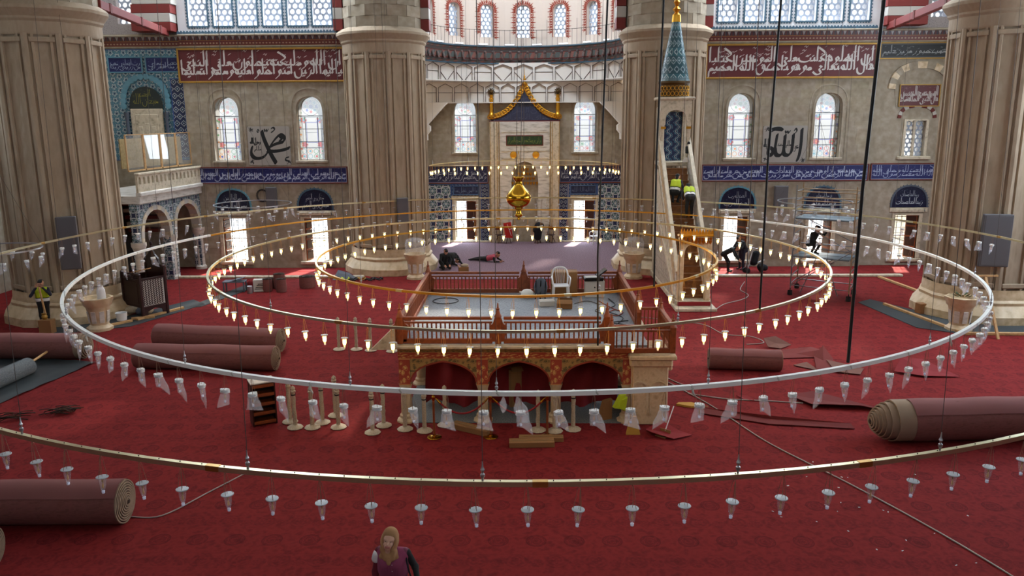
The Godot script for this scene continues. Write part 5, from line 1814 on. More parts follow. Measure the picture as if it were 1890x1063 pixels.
func lamp_meshes():
	var wr := G.new()
	for k in 3:
		var a := TAU * k / 3 + .4
		wr.tube([Vector3(0, .0, 0), Vector3(.02 * sin(a), -.05, .02 * cos(a)), Vector3(.052 * sin(a), -.262, .052 * cos(a))], .0026, 4, false)
	wr.tube([Vector3(.004, 0, 0), Vector3(.006, -.14, .004), Vector3(0, -.30, 0)], .002, 4, false)
	M["@lw"] = wr.mesh()
	var dk := G.new()
	dk.lathe([Vector2(.02, -.272), Vector2(.066, -.268), Vector2(.068, -.262), Vector2(.065, -.258), Vector2(.0, -.255)], 16)
	M["@ld"] = dk.mesh()
	var cu := G.new()
	cu.lathe([Vector2(.014, -.425), Vector2(.022, -.412), Vector2(.030, -.385), Vector2(.037, -.34), Vector2(.041, -.30), Vector2(.044, -.272)], 14)
	M["@lc"] = cu.mesh()
	var kn := G.new()
	kn.lathe([Vector2(.0, -.462), Vector2(.014, -.458), Vector2(.019, -.447), Vector2(.013, -.436), Vector2(.02, -.430), Vector2(.014, -.424)], 10)
	M["@lk"] = kn.mesh()
	var bu := G.new()
	bu.lathe([Vector2(0, -.40), Vector2(.008, -.392), Vector2(.0125, -.37), Vector2(.009, -.345), Vector2(.003, -.322), Vector2(0, -.318)], 8)
	M["@lb"] = bu.mesh()
	var bh := G.new()
	bh.lathe([Vector2(0, -.408), Vector2(.026, -.395), Vector2(.034, -.36), Vector2(.036, -.33), Vector2(.03, -.30), Vector2(0, -.29)], 10)
	M["@lh"] = bh.mesh()
	var so := G.new()
	so.lathe([Vector2(.011, -.322), Vector2(.011, -.29), Vector2(.004, -.272)], 8)
	M["@ls"] = so.mesh()
	for k in 5:  # bags: gathered and taped at the top, flaring to a slanted open edge below
		var g := G.new()
		var q := RandomNumberGenerator.new()
		q.seed = 90 + k
		var wt := .068
		var wb: float = [.13, .12, .06, .115, .10][k]
		var sl: float = [.02, -.06, .05, .07, -.03][k]
		var rows := []
		for j in 6:
			var t := j / 5.0
			var w := lerpf(wt, wb, t)
			var d := lerpf(.05, .03, t) * (1.0 if j < 5 else .35)
			if k == 2: w = lerpf(.075, .014, t * t)
			var row := PackedVector3Array()
			for i in 12:
				var a := TAU * i / 12
				var cr := q.randf_range(.86, 1.1)
				row.append(Vector3(cos(a) * w * cr + sl * t, -.265 - .255 * t - (sl * cos(a) * 1.2 if j == 5 else 0.0), sin(a) * d * cr))
			rows.append(row)
		g.grid(rows, true, false)
		M["@bag%d" % k] = g.mesh()
		var tp := G.new()
		var r2 := []
		for y in [-.235, -.258, -.29]:
			var row := PackedVector3Array()
			for i in 12:
				var a := TAU * i / 12
				var cr := q.randf_range(.92, 1.1)
				row.append(Vector3(cos(a) * .072 * cr, y + q.randf_range(-.006, .006), sin(a) * .056 * cr))
			r2.append(row)
		tp.grid(r2, true, false)
		for i in 12: tp.to(Vector3(0, -.24, 0), r2[0][i], r2[0][(i + 1) % 12], Vector3(0, -.3, 0))
		M["@tape%d" % k] = tp.mesh()
	var gl := mat("bulb_glow", Color(1, .95, .8), .4)
	gl.emission_enabled = true
	gl.emission = Color(1, .80, .42)
	gl.emission_energy_multiplier = BULB
	var cg := mat("lit_cup_glass", Color(1, .96, .84, .3), .12)
	cg.transparency = BaseMaterial3D.TRANSPARENCY_ALPHA
	mat("unlit_bulb", Color(.80, .62, .38), .3)
	var fd := mat("frosted_disc", Color(.72, .76, .78), .35)
	fd.backlight_enabled = true
	fd.backlight = Color(.5, .5, .5)

const BULB := 14.0
const LAMP := .06

func lamp(at: Vector3, turn: float, kind: int, label: String, group: String, q: RandomNumberGenerator, hang: bool = true):
	# kind 0 lit, 1 clear and unlit, 2 unlit inside a plastic bag
	var n := thing(["lit_glass_lamp", "unlit_glass_lamp", "bagged_glass_lamp"][kind], label, "hanging lamp", at, turn, group)
	n.rotation.x = q.randf_range(-.05, .05)
	n.rotation.z = q.randf_range(-.06, .06)
	part(n, "hanger", M["@lw"], "hanger_brass" if kind == 0 else "wire")
	part(n, "rim_disc", M["@ld"], "frosted_disc")
	part(n, "glass_cup", M["@lc"], "lit_cup_glass" if kind == 0 else "cup_glass")
	part(n, "bottom_knob", M["@lk"], "knob_glass")
	part(n, "bulb", M["@lh"] if kind == 0 else M["@lb"], "bulb_glow" if kind == 0 else "unlit_bulb")
	if kind < 2: part(n, "socket", M["@ls"], "brass")
	if kind == 0:
		var l := OmniLight3D.new()
		l.name = "glow"
		l.light_color = Color(1, .80, .48)
		l.light_energy = LAMP
		l.light_size = .02
		l.omni_range = 40
		l.omni_attenuation = 2
		l.shadow_enabled = true
		n.add_child(l)
		l.position = Vector3(0, -.35, 0)
	if kind == 2:
		var k := q.randi() % 5
		var b := part(n, "plastic_bag", M["@bag%d" % k], "plastic_film")
		b.rotation.y = q.randf_range(-.5, .5)
		var t := part(n, "taped_mouth", M["@tape%d" % k], "wrap_plastic")
		t.rotation.y = b.rotation.y

func ring_lamps(c: Vector3, R: float, step: float, ph: float, lo: int, hi: int, kinds: Callable, which: String, hide := Vector2(400, 400)):
	var q := RandomNumberGenerator.new()
	q.seed = int(R * 100)
	for k in range(lo, hi + 1):
		var a := deg_to_rad(ph + step * k)
		var side := "pulpit side" if k > 0 else "loge side"
		var kind: int = kinds.call(ph + step * k)
		var what: String = ["glowing cup lamp", "clear unlit lamp", "bagged glass lamp"][kind]
		var nm: String = "%s at the frontmost point of the %s" % [what, which] if k == 0 else "%s, %s from the front of the %s, %s" % [what, nth(absi(k)), which, side]
		var rr: float = R + q.randf_range(-.004, .004)
		lamp(c + Vector3(rr * sin(a), -.03, rr * cos(a)), a + q.randf_range(-.3, .3), kind, nm, "%s on the %s" % [["lit lamps", "clear unlit lamps", "bagged lamps"][kind], which], q)

func hang_wires(n: Node, R: float, angles: Array, top: float):
	for a in angles:
		var t := deg_to_rad(a)
		var p := Vector3(R * sin(t), 0, R * cos(t))
		var w := G.new()
		w.tube([p + Vector3(0, .03, 0), p * .97 + Vector3(0, top, 0)], .004, 4, false)
		var o := part(n, "suspension_cable", w, "cable_grey")
		var c := G.new()
		c.lathe([Vector2(.012, .03), Vector2(.012, .06), Vector2(.024, .075), Vector2(.024, .10), Vector2(.01, .115), Vector2(.022, .15), Vector2(.01, .18), Vector2(.006, .24)], 8, Transform3D(Basis(), p))
		part(o, "cable_clamp", c, "steel")

func joints(n: Node, R: float, cnt: int, w: float, h: float, ph: float, m: String):
	for k in cnt:
		var t := TAU * (k + ph) / cnt
		var g := G.new()
		g.box(Vector3(R * sin(t), 0, R * cos(t)), Vector3(.16, h + .008, w + .008), Basis(Vector3.UP, t), .002)
		part(n, "joint_sleeve", g, m)

func rings():
	mat("hanger_brass", Color(.85, .62, .30), .4, .6)
	mat("cable_grey", Color(.33, .30, .28), .6, .3)
	var kg := mat("knob_glass", Color(.90, .92, .96), .12)
	kg.metallic_specular = .9
	kg.backlight_enabled = true
	kg.backlight = Color(.9, .9, .95)
	mat("wrap_tape", Color(.80, .80, .76), .5)
	lamp_meshes()
	var A := V(-.1227, 3.252, 21.99)
	var B := V(-.0675, 3.215, 21.986)
	var C := V(.0594, 3.173, 21.99)
	var D := V(.027, 3.356, 22.01)
	var ra := thing("lamp_ring", "smallest gilt hoop of glowing lamps over the timber-railed platform", "lamp ring", A)
	hoop_part(ra, "hoop", 5.451, .055, .05, 0, TAU, "polished_gilt")
	joints(ra, 5.451, 9, .055, .05, .31, "pale_brass")
	hang_wires(ra, 5.451, [20, 80, 140, 200, 260, 320], 17)
	ring_lamps(A, 5.451, 360.0 / 70, .11, -34, 35, func(_a): return 0, "smallest ring")
	var rb := thing("lamp_ring", "second smallest brass hoop, fully hung with glowing lamps", "lamp ring", B)
	hoop_part(rb, "hoop", 8.154, .055, .05, 0, TAU, "pale_brass")
	joints(rb, 8.154, 12, .055, .05, .2, "brass")
	hang_wires(rb, 8.154, [-37, 22, 60, 110, 160, 215, 260, 300], 17)
	ring_lamps(B, 8.154, 360.0 / 102, 1.58, -51, 50, func(_a): return 0, "second smallest ring")
	var rc := thing("lamp_ring", "third hoop wrapped in whitish plastic film, hung with bagged lamps", "lamp ring", C)
	hoop_part(rc, "hoop", 11.3065, .05, .05, 0, TAU, "polished_gilt")
	var wrap := hoop_part(rc, "plastic_wrap", 11.3065, .066, .064, deg_to_rad(-112), deg_to_rad(132), "wrap_plastic")
	for k in 34:
		var t := deg_to_rad(-108 + k * 7.1)
		var g := G.new()
		g.tint = false
		var q := Basis(Vector3.UP, t)
		g.box(Vector3(11.3065 * sin(t), 0, 11.3065 * cos(t)), Vector3(.03, .072, .074), q * Basis(Vector3.BACK, .5), .006)
		if k % 4 == 1: g.tube([Vector3(11.33 * sin(t), .03, 11.33 * cos(t)), Vector3(11.36 * sin(t), -.06, 11.36 * cos(t)), Vector3(11.35 * sin(t + .004), -.13, 11.35 * cos(t + .004))], [.012, .02, .008], 5)
		part(wrap, "tape_wrap", g, "wrap_tape")
	hang_wires(rc, 11.3065, [-53, -28, -12.5, -1.6, 14, 37.5, 57, 75, 100, 140, 180, 220, 260], 17)
	ring_lamps(C, 11.3065, 360.0 / 136, .11, -68, 67, func(a): return 2 if a > -113 and a < 132 else 1, "plastic-wrapped third ring")
	var bagc := thing("plastic_bag", "large loose plastic bag tied under the plastic-wrapped ring above the platform arches", "bag", C + Vector3(-.02, -.04, 11.33))
	for k in 2:
		var g := G.new()
		var rows := []
		for j in 6:
			var row := PackedVector3Array()
			var t := j / 5.0
			for i in 10:
				var a := TAU * i / 10
				var w: float = [.02, .05, .09, .10, .08, .02][j] * (1.0 if k == 0 else .55) * rng.randf_range(.85, 1.15)
				row.append(Vector3(cos(a) * w + (.0 if k == 0 else -.20) + t * .1 * (1 - k), -.40 * t * (1.0 if k == 0 else .6), sin(a) * w * .6))
			rows.append(row)
		g.grid(rows, true, false)
		part(bagc, "crumpled_film", g, "plastic_film")
	var rd := thing("lamp_ring", "widest square-section brass hoop sweeping across the front of the hall", "lamp ring", D)
	hoop_part(rd, "hoop", 14.523, .055, .055, 0, TAU, "pale_brass")
	joints(rd, 14.523, 26, .055, .055, .08, "brass")
	var sc := G.new()
	for k in 110:
		var t := deg_to_rad(-58 + k * 1.065)
		sc.lathe([Vector2(.006, .0275), Vector2(.006, .036), Vector2(0, .037)], 6, Transform3D(Basis(), Vector3(14.523 * sin(t), 0, 14.523 * cos(t))))
	part(rd, "screw_head", sc, "dark_line", Vector3.ZERO, "stuff")
	hang_wires(rd, 14.523, [-23.5, -11.1, -1.2, 9.2, 18.8, 150, 180, 210, 236, 124], 17)
	ring_lamps(D, 14.523, 360.0 / 169, .57, -14, 13, func(_a): return 1, "widest ring")
	# the far side of the widest ring: counted from its farthest point
	var q := RandomNumberGenerator.new()
	q.seed = 5
	for k in range(-38, 39):
		var a := deg_to_rad(180 + 360.0 / 169 * k)
		var kind := 2 if k < -9 or k > 27 else 1
		var nm := "%s at the farthest point of the widest ring" % ["", "clear unlit glass lamp", "bagged lamp"][kind] if k == 0 else "%s, %s from the far middle of the widest ring, %s" % [["", "clear unlit lamp", "bagged glass lamp"][kind], nth(absi(k)), "pulpit side" if k < 0 else "loge side"]
		lamp(D + Vector3(14.523 * sin(a), -.03, 14.523 * cos(a)), a, kind, nm, "%s on the far arc of the widest ring" % ["", "clear lamps", "bagged lamps"][kind], q)
	# small corner chandeliers
	for s in [[V(-11.25, 3.5, 33), 1.55, "small bagged lamp ring hanging before the loge-side wall", 12, "loge-side chandelier"], [V(12.02, 3.5, 33), 1.45, "small bagged lamp ring hanging beside the scaffold", 12, "scaffold-side chandelier"], [V(-15.6, 3.25, 23.0), 1.25, "small bagged lamp ring at the edge of the hall before the shadowed pier", 12, "edge chandelier"]]:
		var n := thing("small_lamp_ring", s[2], "lamp ring", s[0])
		hoop_part(n, "hoop", s[1], .04, .04, 0, TAU, "steel")
		var w := G.new()
		for k in 3: w.tube([Vector3(s[1] * sin(TAU * k / 3), 0, s[1] * cos(TAU * k / 3)), Vector3(0, 3.2, 0)], .005, 4, false)
		w.tube([Vector3(0, 3.2, 0), Vector3(0, 14.3, 0)], .005, 4, false)
		part(n, "suspension_cable", w, "cable_grey")
		for k in s[3]:
			var a: float = TAU * (k + .4) / s[3]
			lamp(s[0] + Vector3(s[1] * sin(a), -.02, s[1] * cos(a)), a, 2, "bagged glass lamp on the %s, %s round from its front" % [s[4], nth(k + 1)], "bagged lamps on the " + s[4], q)
	# D-shaped chandelier in the niche recess: straight in front, curved behind
	var E := V(.04, 4.7, 38.6)
	var rec := thing("lamp_ring", "half-round lamp hoop of glowing lamps before the tiled prayer niche", "lamp ring", E)
	var RE := 4.55
	hoop_part(rec, "curved_bar", RE, .035, .035, PI / 2, PI * 1.5, "pale_brass")
	var ch := G.new()
	ch.bar(Vector3(-RE, 0, 0), Vector3(RE, 0, 0), .035, .03)
	part(rec, "straight_bar", ch, "pale_brass")
	hang_wires(rec, RE, [100, 140, 180, 220, 260], 6)
	for k in 31:
		var a := PI / 2 + PI * (k + .5) / 31
		lamp(E + Vector3(RE * sin(a), -.02, RE * cos(a)), a, 0, "glowing lamp on the curved side of the niche hoop, %s from the pulpit end" % nth(k + 1), "glowing lamps on the curved side of the niche hoop", q)
	for k in 17:
		lamp(E + Vector3(-RE + .14 + k * (2 * RE - .28) / 16, -.02, 0), 0, 0, "glowing lamp on the straight bar of the niche hoop, %s from the loge end" % nth(k + 1), "glowing lamps on the straight bar of the niche hoop", q)
	# great brass globe lamp on its long cable
	var gl := thing("brass_globe_lamp", "large polished brass urn-shaped hanging lamp over the middle of the platform", "hanging lamp", V(-.05, 4.18, 22))
	var bd := G.new()
	bd.lathe([Vector2(.0, .36), Vector2(.12, .37), Vector2(.24, .42), Vector2(.33, .52), Vector2(.355, .62), Vector2(.34, .70), Vector2(.27, .80), Vector2(.18, .90), Vector2(.115, .98), Vector2(.10, 1.04)], 28)
	part(gl, "globe", bd, "polished_brass")
	var nk := G.new()
	nk.lathe([Vector2(.10, 1.03), Vector2(.09, 1.07), Vector2(.13, 1.13), Vector2(.17, 1.19), Vector2(.165, 1.2), Vector2(.10, 1.14), Vector2(.0, 1.12)], 24)
	part(gl, "flared_neck", nk, "polished_brass")
	var ft := G.new()
	ft.lathe([Vector2(0, 0), Vector2(.03, .01), Vector2(.05, .04), Vector2(.03, .08), Vector2(.10, .12), Vector2(.11, .16), Vector2(.08, .2), Vector2(.075, .3), Vector2(.11, .33), Vector2(.13, .37)], 20)
	part(gl, "foot", ft, "polished_brass")
	var cb := G.new()
	cb.tube([Vector3(.06, 1.14, 0), Vector3(.10, 4, 0), Vector3(.14, 18, 0)], .008, 5, false)
	cb.tube([Vector3(-.06, 1.14, 0), Vector3(-.02, 4, 0), Vector3(.1, 18, 0)], .008, 5, false)
	part(gl, "suspension_cable", cb, "cable_grey")
	for k in 3:
		var c := G.new()
		var a := TAU * k / 3
		c.tube([Vector3(.16 * sin(a), 1.18, .16 * cos(a)), Vector3(0, 1.9, 0)], .006, 4, false)
		part(gl, "chain", c, "brass")
	for k in 2:  # gilt multi-arm fixtures glimpsed behind the globe
		pass
	# thick black power cables hanging from the vault
	var cables := [[V(3.05, 21, 17.5), V(3.02, 9, 17.45), V(3.01, 3.27, 17.44), "thick black cable hanging before the pulpit down to the smallest ring", .022], [V(4.9, 21, 15.5), V(4.84, 9, 15.45), V(4.79, 3.23, 15.44), "thick black cable dropping onto the second smallest ring", .022], [V(5.42, 21, 12.1), V(5.27, 8.6, 12.04), V(5.2, 3.2, 12.04), "thick black cable dropping from above to the plastic-wrapped ring", .026], [V(1.9, 18, 17.0), V(1.75, 6, 17.0), V(1.75, 2.0, 17.1), "long dark strap cable hanging down to the platform rail corner", .02]]
	for c in cables:
		var g := G.new()
		g.tube([c[0], c[0].lerp(c[1], .5) + Vector3(.05, 0, 0), c[1], c[1].lerp(c[2], .5) + Vector3(-.04, 0, 0), c[2]], c[4], 7)
		solo("hanging_cable", c[3], "cable", g, "black_rubber")
	var thin := [[-15.0, 27.0, "before the shadowed loge-side pier"], [-6.0, 34.2, "before the niche pier on the loge side"], [-5.7, 34.2, "just beside the other one before the niche pier"], [3.9, 34.4, "before the pulpit-side pier"], [-11.5, 30.5, "between the shadowed pier and the swirling letter panel"], [-13.0, 34.0, "before the stained window near the loge"], [12.6, 34.5, "before the stained window near the outer corner"], [-9.6, 33.0, "before the stained window beside the niche pier"], [9.8, 33.5, "before the stained window beside the pulpit"], [-2.6, 39.0, "inside the recess on the loge side"], [2.8, 39.0, "inside the recess on the pulpit side"], [16.0, 24.5, "before the shadowed pier with the urn"]]
	for c in thin:
		var g := G.new()
		var zig := []
		for k in 13: zig.append(V(c[0] + sin(k * 2.1) * .02 - k * .01, 18 - k * 1.22, c[1]))
		g.tube(zig, .005, 4, false)
		solo("thin_cable", "thin dark suspension wire hanging " + c[2], "cable", g, "dark_line")

# ---------------------------------------------------------------- the timber-railed platform
func rail_run(p: Node, a: Vector3, b: Vector3, h: float, n: int, m := "brown_wood"):
	var ln := a.distance_to(b)
	var d := (b - a) / ln
	var up := Vector3.UP
	var r := G.new()
	r.bar(a + up * h, b + up * h, .09, .07, .012)
	r.bar(a + up * .06, b + up * .06, .08, .12, .012)
	r.bar(a + up * (h - .1), b + up * (h - .1), .05, .04)
	part(p, "rail", r, m)
	for k in n:
		var t := (k + .5) / n
		var g := G.new()
		var q := a.lerp(b, t)
		g.box(q + up * (.11 + (h - .2) / 2), Vector3(.035, h - .2, .035), Basis(), .006)
		part(p, "baluster", g, m)

func rail_post(p: Node, at: Vector3, h: float, wing := Vector3.ZERO):
	var g := G.new()
	g.box(at + Vector3(0, h * .38, 0), Vector3(.14, h * .76, .14), Basis(), .015)
	var c := Transform3D(Basis(Vector3.UP, PI / 4), at)
	g.lathe([Vector2(.12, h * .76), Vector2(.07, h * .84), Vector2(.045, h * .95), Vector2(.06, h * .98), Vector2(.03, h * 1.0), Vector2(.02, h * 1.12), Vector2(0, h * 1.15)], 4, c)
	for s in [-1, 1]:
		if wing == Vector3.ZERO: break
		var w := wing.normalized()
		var xf := Transform3D(Basis(w * s, Vector3.UP, (w * s).cross(Vector3.UP)), at)
		g.extr([Vector2(.06, 0.05), Vector2(.14, 0.05), Vector2(.14, .02), Vector2(.2, h * .5), Vector2(.12, h * .56), Vector2(.07, h * .74), Vector2(.05, h * .74)], -.04, .04, xf, true)
	part(p, "newel_post", g, "brown_wood")

func platform():
	var p := thing("raised_platform", "square timber-railed platform on painted arches under the middle of the lamp rings", "platform", V(0, 0, 0))
	var x0 := -2.80
	var x1 := 2.95
	var z0 := 17.55
	var z1 := 23.1
	var fl := 1.88
	var g := G.new()
	g.box(V((x0 + x1) / 2, fl - .1, (z0 + z1) / 2), Vector3(x1 - x0, .2, z1 - z0))
	part(p, "deck", g, "deck_felt")
	var co := G.new()
	for e in [[V(x0 - .1, fl - .02, z0 - .06), V(x1 - .85, fl - .02, z0 - .06)], [V(x0 - .1, fl - .02, z1 + .06), V(x1 + .1, fl - .02, z1 + .06)], [V(x0 - .06, fl - .02, z0), V(x0 - .06, fl - .02, z1)], [V(x1 + .06, fl - .02, z0 + 1.5), V(x1 + .06, fl - .02, z1)]]: co.bar(e[0], e[1], .2, .07, .015)
	part(p, "marble_cornice", co, "plain_marble")
	# pale wedge of drip stone at the front corner
	var wd := G.new()
	wd.extr([Vector2(-.55, 0), Vector2(0, 0), Vector2(0, .48), Vector2(-.06, .48)], -.05, .1, Transform3D(Basis(), V(x0 - .05, fl - .08, z0)), true)
	part(p, "corner_bracket", wd, "plain_marble")
	# painted beam and spandrels over three arches, front and flanks
	pic_mat("floral_red", floral(Color(.62, .25, .18), Color(.82, .68, .40), 3), .6)
	pic_mat("floral_gold", floral(Color(.64, .51, .30), Color(.30, .28, .18), 5), .6)
	M["floral_red"].texture_repeat = true
	M["floral_gold"].texture_repeat = true
	var xs := [x0 + .14, -.86, .84, 2.5]
	var bm := G.new()
	var bl := 2.62 - x0
	bm.quad(V(x0, 1.56, z0 - .01), V(x0 + bl, 1.56, z0 - .01), V(x0 + bl, 1.72, z0 - .03), V(x0, 1.72, z0 - .03), Vector2(0, 1), Vector2(bl / .5, 1), Vector2(bl / .5, 0), Vector2(0, 0))
	part(p, "painted_beam", bm, "floral_red")
	var b2 := G.new()
	b2.quad(V(x0, 1.72, z0 - .03), V(x0 + bl, 1.72, z0 - .03), V(x0 + bl, 1.83, z0 - .1), V(x0, 1.83, z0 - .1), Vector2(0, 1), Vector2(bl / .4, 1), Vector2(bl / .4, 0), Vector2(0, 0))
	part(p, "coved_beam", b2, "floral_gold")
	for k in 3:
		var a: float = xs[k] + .13
		var b: float = xs[k + 1] - .13
		var f := G.new()
		var o := hole((a + b) / 2, b - a, .95, 1.5, 1.0)
		o.pts = arch_shift(arch_low((b - a) / 2, 1.0, 1.5), (a + b) / 2)
		slab(f, a, b, .95, 1.57, [o], .2, Transform3D(Basis(), V(0, 0, z0)))
		for i in f.u.size(): f.u[i] = Vector2(f.v[i].x / .42, -f.v[i].y / .42)
		part(p, "painted_spandrel", f, "floral_gold")
		var ri := G.new()
		ring_of(ri, arch_shift(arch_low((b - a) / 2 - .03, 1.0, 1.48), (a + b) / 2), .035, -.02, .02, Transform3D(Basis(), V(0, 0, z0)))
		part(p, "arch_edge", ri, "rust_paint")
	for k in 4:
		var q := G.new()
		q.quad(V(xs[k] - .13, .92, z0 - .015), V(xs[k] + .13, .92, z0 - .015), V(xs[k] + .13, 1.57, z0 - .015), V(xs[k] - .13, 1.57, z0 - .015), Vector2(0, 1), Vector2(.6, 1), Vector2(.6, 0), Vector2(0, 0))
		part(p, "painted_pier", q, "floral_red")
		for zz in [z0 + .12, (z0 + z1) / 2, z1 - .15]:
			if zz > z0 + .2 and k in [1, 2]: continue
			var c := G.new()
			c.lathe([Vector2(.24, 0), Vector2(.24, .04), Vector2(.17, .10), Vector2(.17, .16), Vector2(.13, .2), Vector2(.125, .8), Vector2(.17, .93)], 8, Transform3D(Basis(Vector3.UP, PI / 8), V(xs[k], 0, zz)))
			c.box(V(xs[k], 1.25, zz), Vector3(.24, .66, .2))
			part(p, "marble_column", c, "warm_marble")
	# floor patch below and hanging carpet
	var gf := G.new()
	gf.box(V(.0, .012, 20.2), Vector3(5.5, .024, 5.4))
	solo("grey_underlay", "worn grey felt underlay on the floor beneath the painted arches", "underlay", gf, "grey_felt")
	var dr := G.new()
	var rows := []
	for j in 9:
		var row := PackedVector3Array()
		for i in 41:
			var x := -2.35 + 4.75 * i / 40
			var t := j / 8.0
			row.append(V(x, .05 + 1.5 * t + .06 * sin(i * .7) * (1 - t), 18.7 + .14 * sin(i * .55 + t * 2.5) + .10 * sin(i * 1.3 - t * 4) + .5 * t * t))
		rows.append(row)
	dr.grid(rows)
	var drp := solo("draped_carpet", "dark red carpet cloth hung in folds behind the painted arches", "carpet", dr, "drape_red")
	# timber rails
	var y := fl + .02
	rail_run(p, V(x0 + .12, y, z0 + .08), V(-.62, y, z0 + .08), .6, 20)
	rail_run(p, V(-.36, y, z0 + .08), V(1.86, y, z0 + .08), .6, 20)
	rail_run(p, V(x0 + .12, y, z1 - .08), V(-.05, y, z1 - .08), .6, 24)
	rail_run(p, V(.2, y, z1 - .08), V(x1 - .1, y, z1 - .08), .6, 24)
	rail_run(p, V(x0 + .06, y, z0 + .1), V(x0 + .06, y, z1 - .1), .6, 40)
	rail_run(p, V(x1 - .06, y, z0 + 1.6), V(x1 - .06, y, z1 - .1), .6, 30)
	for q in [V(x0 + .06, y, z0 + .08), V(-.49, y, z0 + .08), V(2.0, y, z0 + .08), V(x0 + .06, y, z1 - .08), V(.08, y, z1 - .08), V(x1 - .06, y, z1 - .08)]: rail_post(p, q, .84, Vector3(1, 0, 0))
	rail_post(p, V(x1 - .06, y, z0 + 1.5), .84, Vector3(0, 0, 1))
	# landing at the stair corner, a step lower
	var lw := 1.74
	rail_run(p, V(2.14, lw, z0 - .16), V(3.44, lw, z0 - .16), .62, 11, "brown_wood")
	rail_run(p, V(3.46, lw, z0 - .1), V(3.46, lw, z0 + 1.5), .62, 12, "brown_wood")
	for q in [V(2.08, lw, z0 - .16), V(3.46, lw, z0 - .16), V(3.46, lw, z0 + 1.5)]: rail_post(p, q, .8)
	var gate := G.new()
	gate.bar(V(2.95, lw + .62, z0 + 1.55), V(3.44, lw + .62, z0 + 1.55), .06, .06)
	for k in 6: gate.box(V(2.98 + k * .09, lw + .3, z0 + 1.55), Vector3(.03, .56, .03))
	part(p, "stair_gate", gate, "brown_wood")
	var bk := G.new()
	bk.box(V(2.98, lw / 2 - .03, z0 + .42), Vector3(.84, lw - .06, 1.1), Basis(), .02)
	part(p, "stair_block", bk, "stair_stone")
	var cp := G.new()
	cp.box(V(3.02, lw - .1, z0 + .4), Vector3(1.08, .1, 1.34), Basis(), .02)
	cp.box(V(3.0, lw - .24, z0 + .42), Vector3(.98, .2, 1.24), Basis(), .04)
	for k in 3: cp.box(V(3.36 - k * .05, lw - .4 - k * .14, z0 + .42), Vector3(.3 - k * .08, .14, .9 - k * .1), Basis(), .03)
	part(p, "corbelled_cap", cp, "stair_stone")
	var pn := G.new()
	for k in 2: ring_of(pn, outline(hole(2.76 + k * .42, .3, .25, 1.02, .85)), .04, 0, .03, Transform3D(Basis(), V(0, 0, z0 - .13)))
	part(p, "arched_panel", pn, "warm_marble")
	var stp := G.new()
	for k in 7: stp.box(V(2.98, (lw - .2) * (k + .5) / 7 * 1.0, z0 + 1.0 + (6 - k) * .28), Vector3(.8, (lw - .2) / 7, .28 + .02), Basis(), .01)
	part(p, "stair_step", stp, "plain_marble")

func arch_low(w: float, y0: float, y1: float) -> PackedVector2Array:
	var p := PackedVector2Array()
	for k in 9:
		var t := k / 8.0
		p.append(Vector2(w * cos(t * PI / 2), y0 + (y1 - y0) * (sin(t * PI / 2) * .93 + .07 * pow(t, 6))))
	for k in 8:
		var q := p[7 - k]
		p.append(Vector2(-q.x, q.y))
	return p

func arch_shift(p: PackedVector2Array, x: float) -> PackedVector2Array:
	var o := PackedVector2Array()
	for q in p: o.append(q + Vector2(x, 0))
	return o

func floral(bg: Color, ink: Color, sd: int) -> Image:
	var im := sheet(128, 128, bg)
	var q := RandomNumberGenerator.new()
	q.seed = sd
	for k in 26:
		var c := Vector2(q.randf_range(6, 122), q.randf_range(6, 122))
		var s := 1 if k % 2 else -1
		var p := PackedVector2Array()
		for j in 9: p.append(c + Vector2(cos(j * .8 * s), sin(j * .8 * s)) * (2 + j * 1.5))
		pen(im, p, 3.0, ink.lerp(bg, q.randf() * .4))
		for j in 5: im.fill_rect(Rect2i(int(c.x + cos(TAU * j / 5) * 4) - 2, int(c.y + sin(TAU * j / 5) * 4) - 2, 4, 4), ink)
	for e in [0, 122]: im.fill_rect(Rect2i(0, e, 128, 6), ink.lerp(bg, .3))
	return im

# ---------------------------------------------------------------- things on the floor
func spiral_end(r: float, x: float, out: float, s: float) -> G:  # the wound end of a carpet roll on its axis x
	var g := G.new()
	var n := 9
	for k in n:
		var r1 := r * (1 - k / float(n)) * .985
		var r0 := r * (1 - (k + .72) / float(n))
		var bulge := func(q: float) -> float: return out * (sqrt(1.0 - pow(1.0 - q, 2.0)) if out > .2 else q)
		var x0: float = x + s * bulge.call(k / float(n))
		var x1: float = x + s * (bulge.call((k + .9) / float(n)) + .012)
		var rows := []
		for p in [Vector2(r1, x0 - s * .03), Vector2(r1, x1)]:
			var row := PackedVector3Array()
			for i in 24: row.append(Vector3(p.y, cos(TAU * i / 24) * p.x * (1 + .02 * sin(i * 1.7 + k)), sin(TAU * i / 24) * p.x))
			rows.append(row)
		g.grid(rows, true, s < 0)
		var rows2 := [rows[1], PackedVector3Array()]
		for i in 24: rows2[1].append(Vector3(x1, cos(TAU * i / 24) * maxf(r0, .015), sin(TAU * i / 24) * maxf(r0, .015)))
		g.grid(rows2, true, s < 0)
	return g

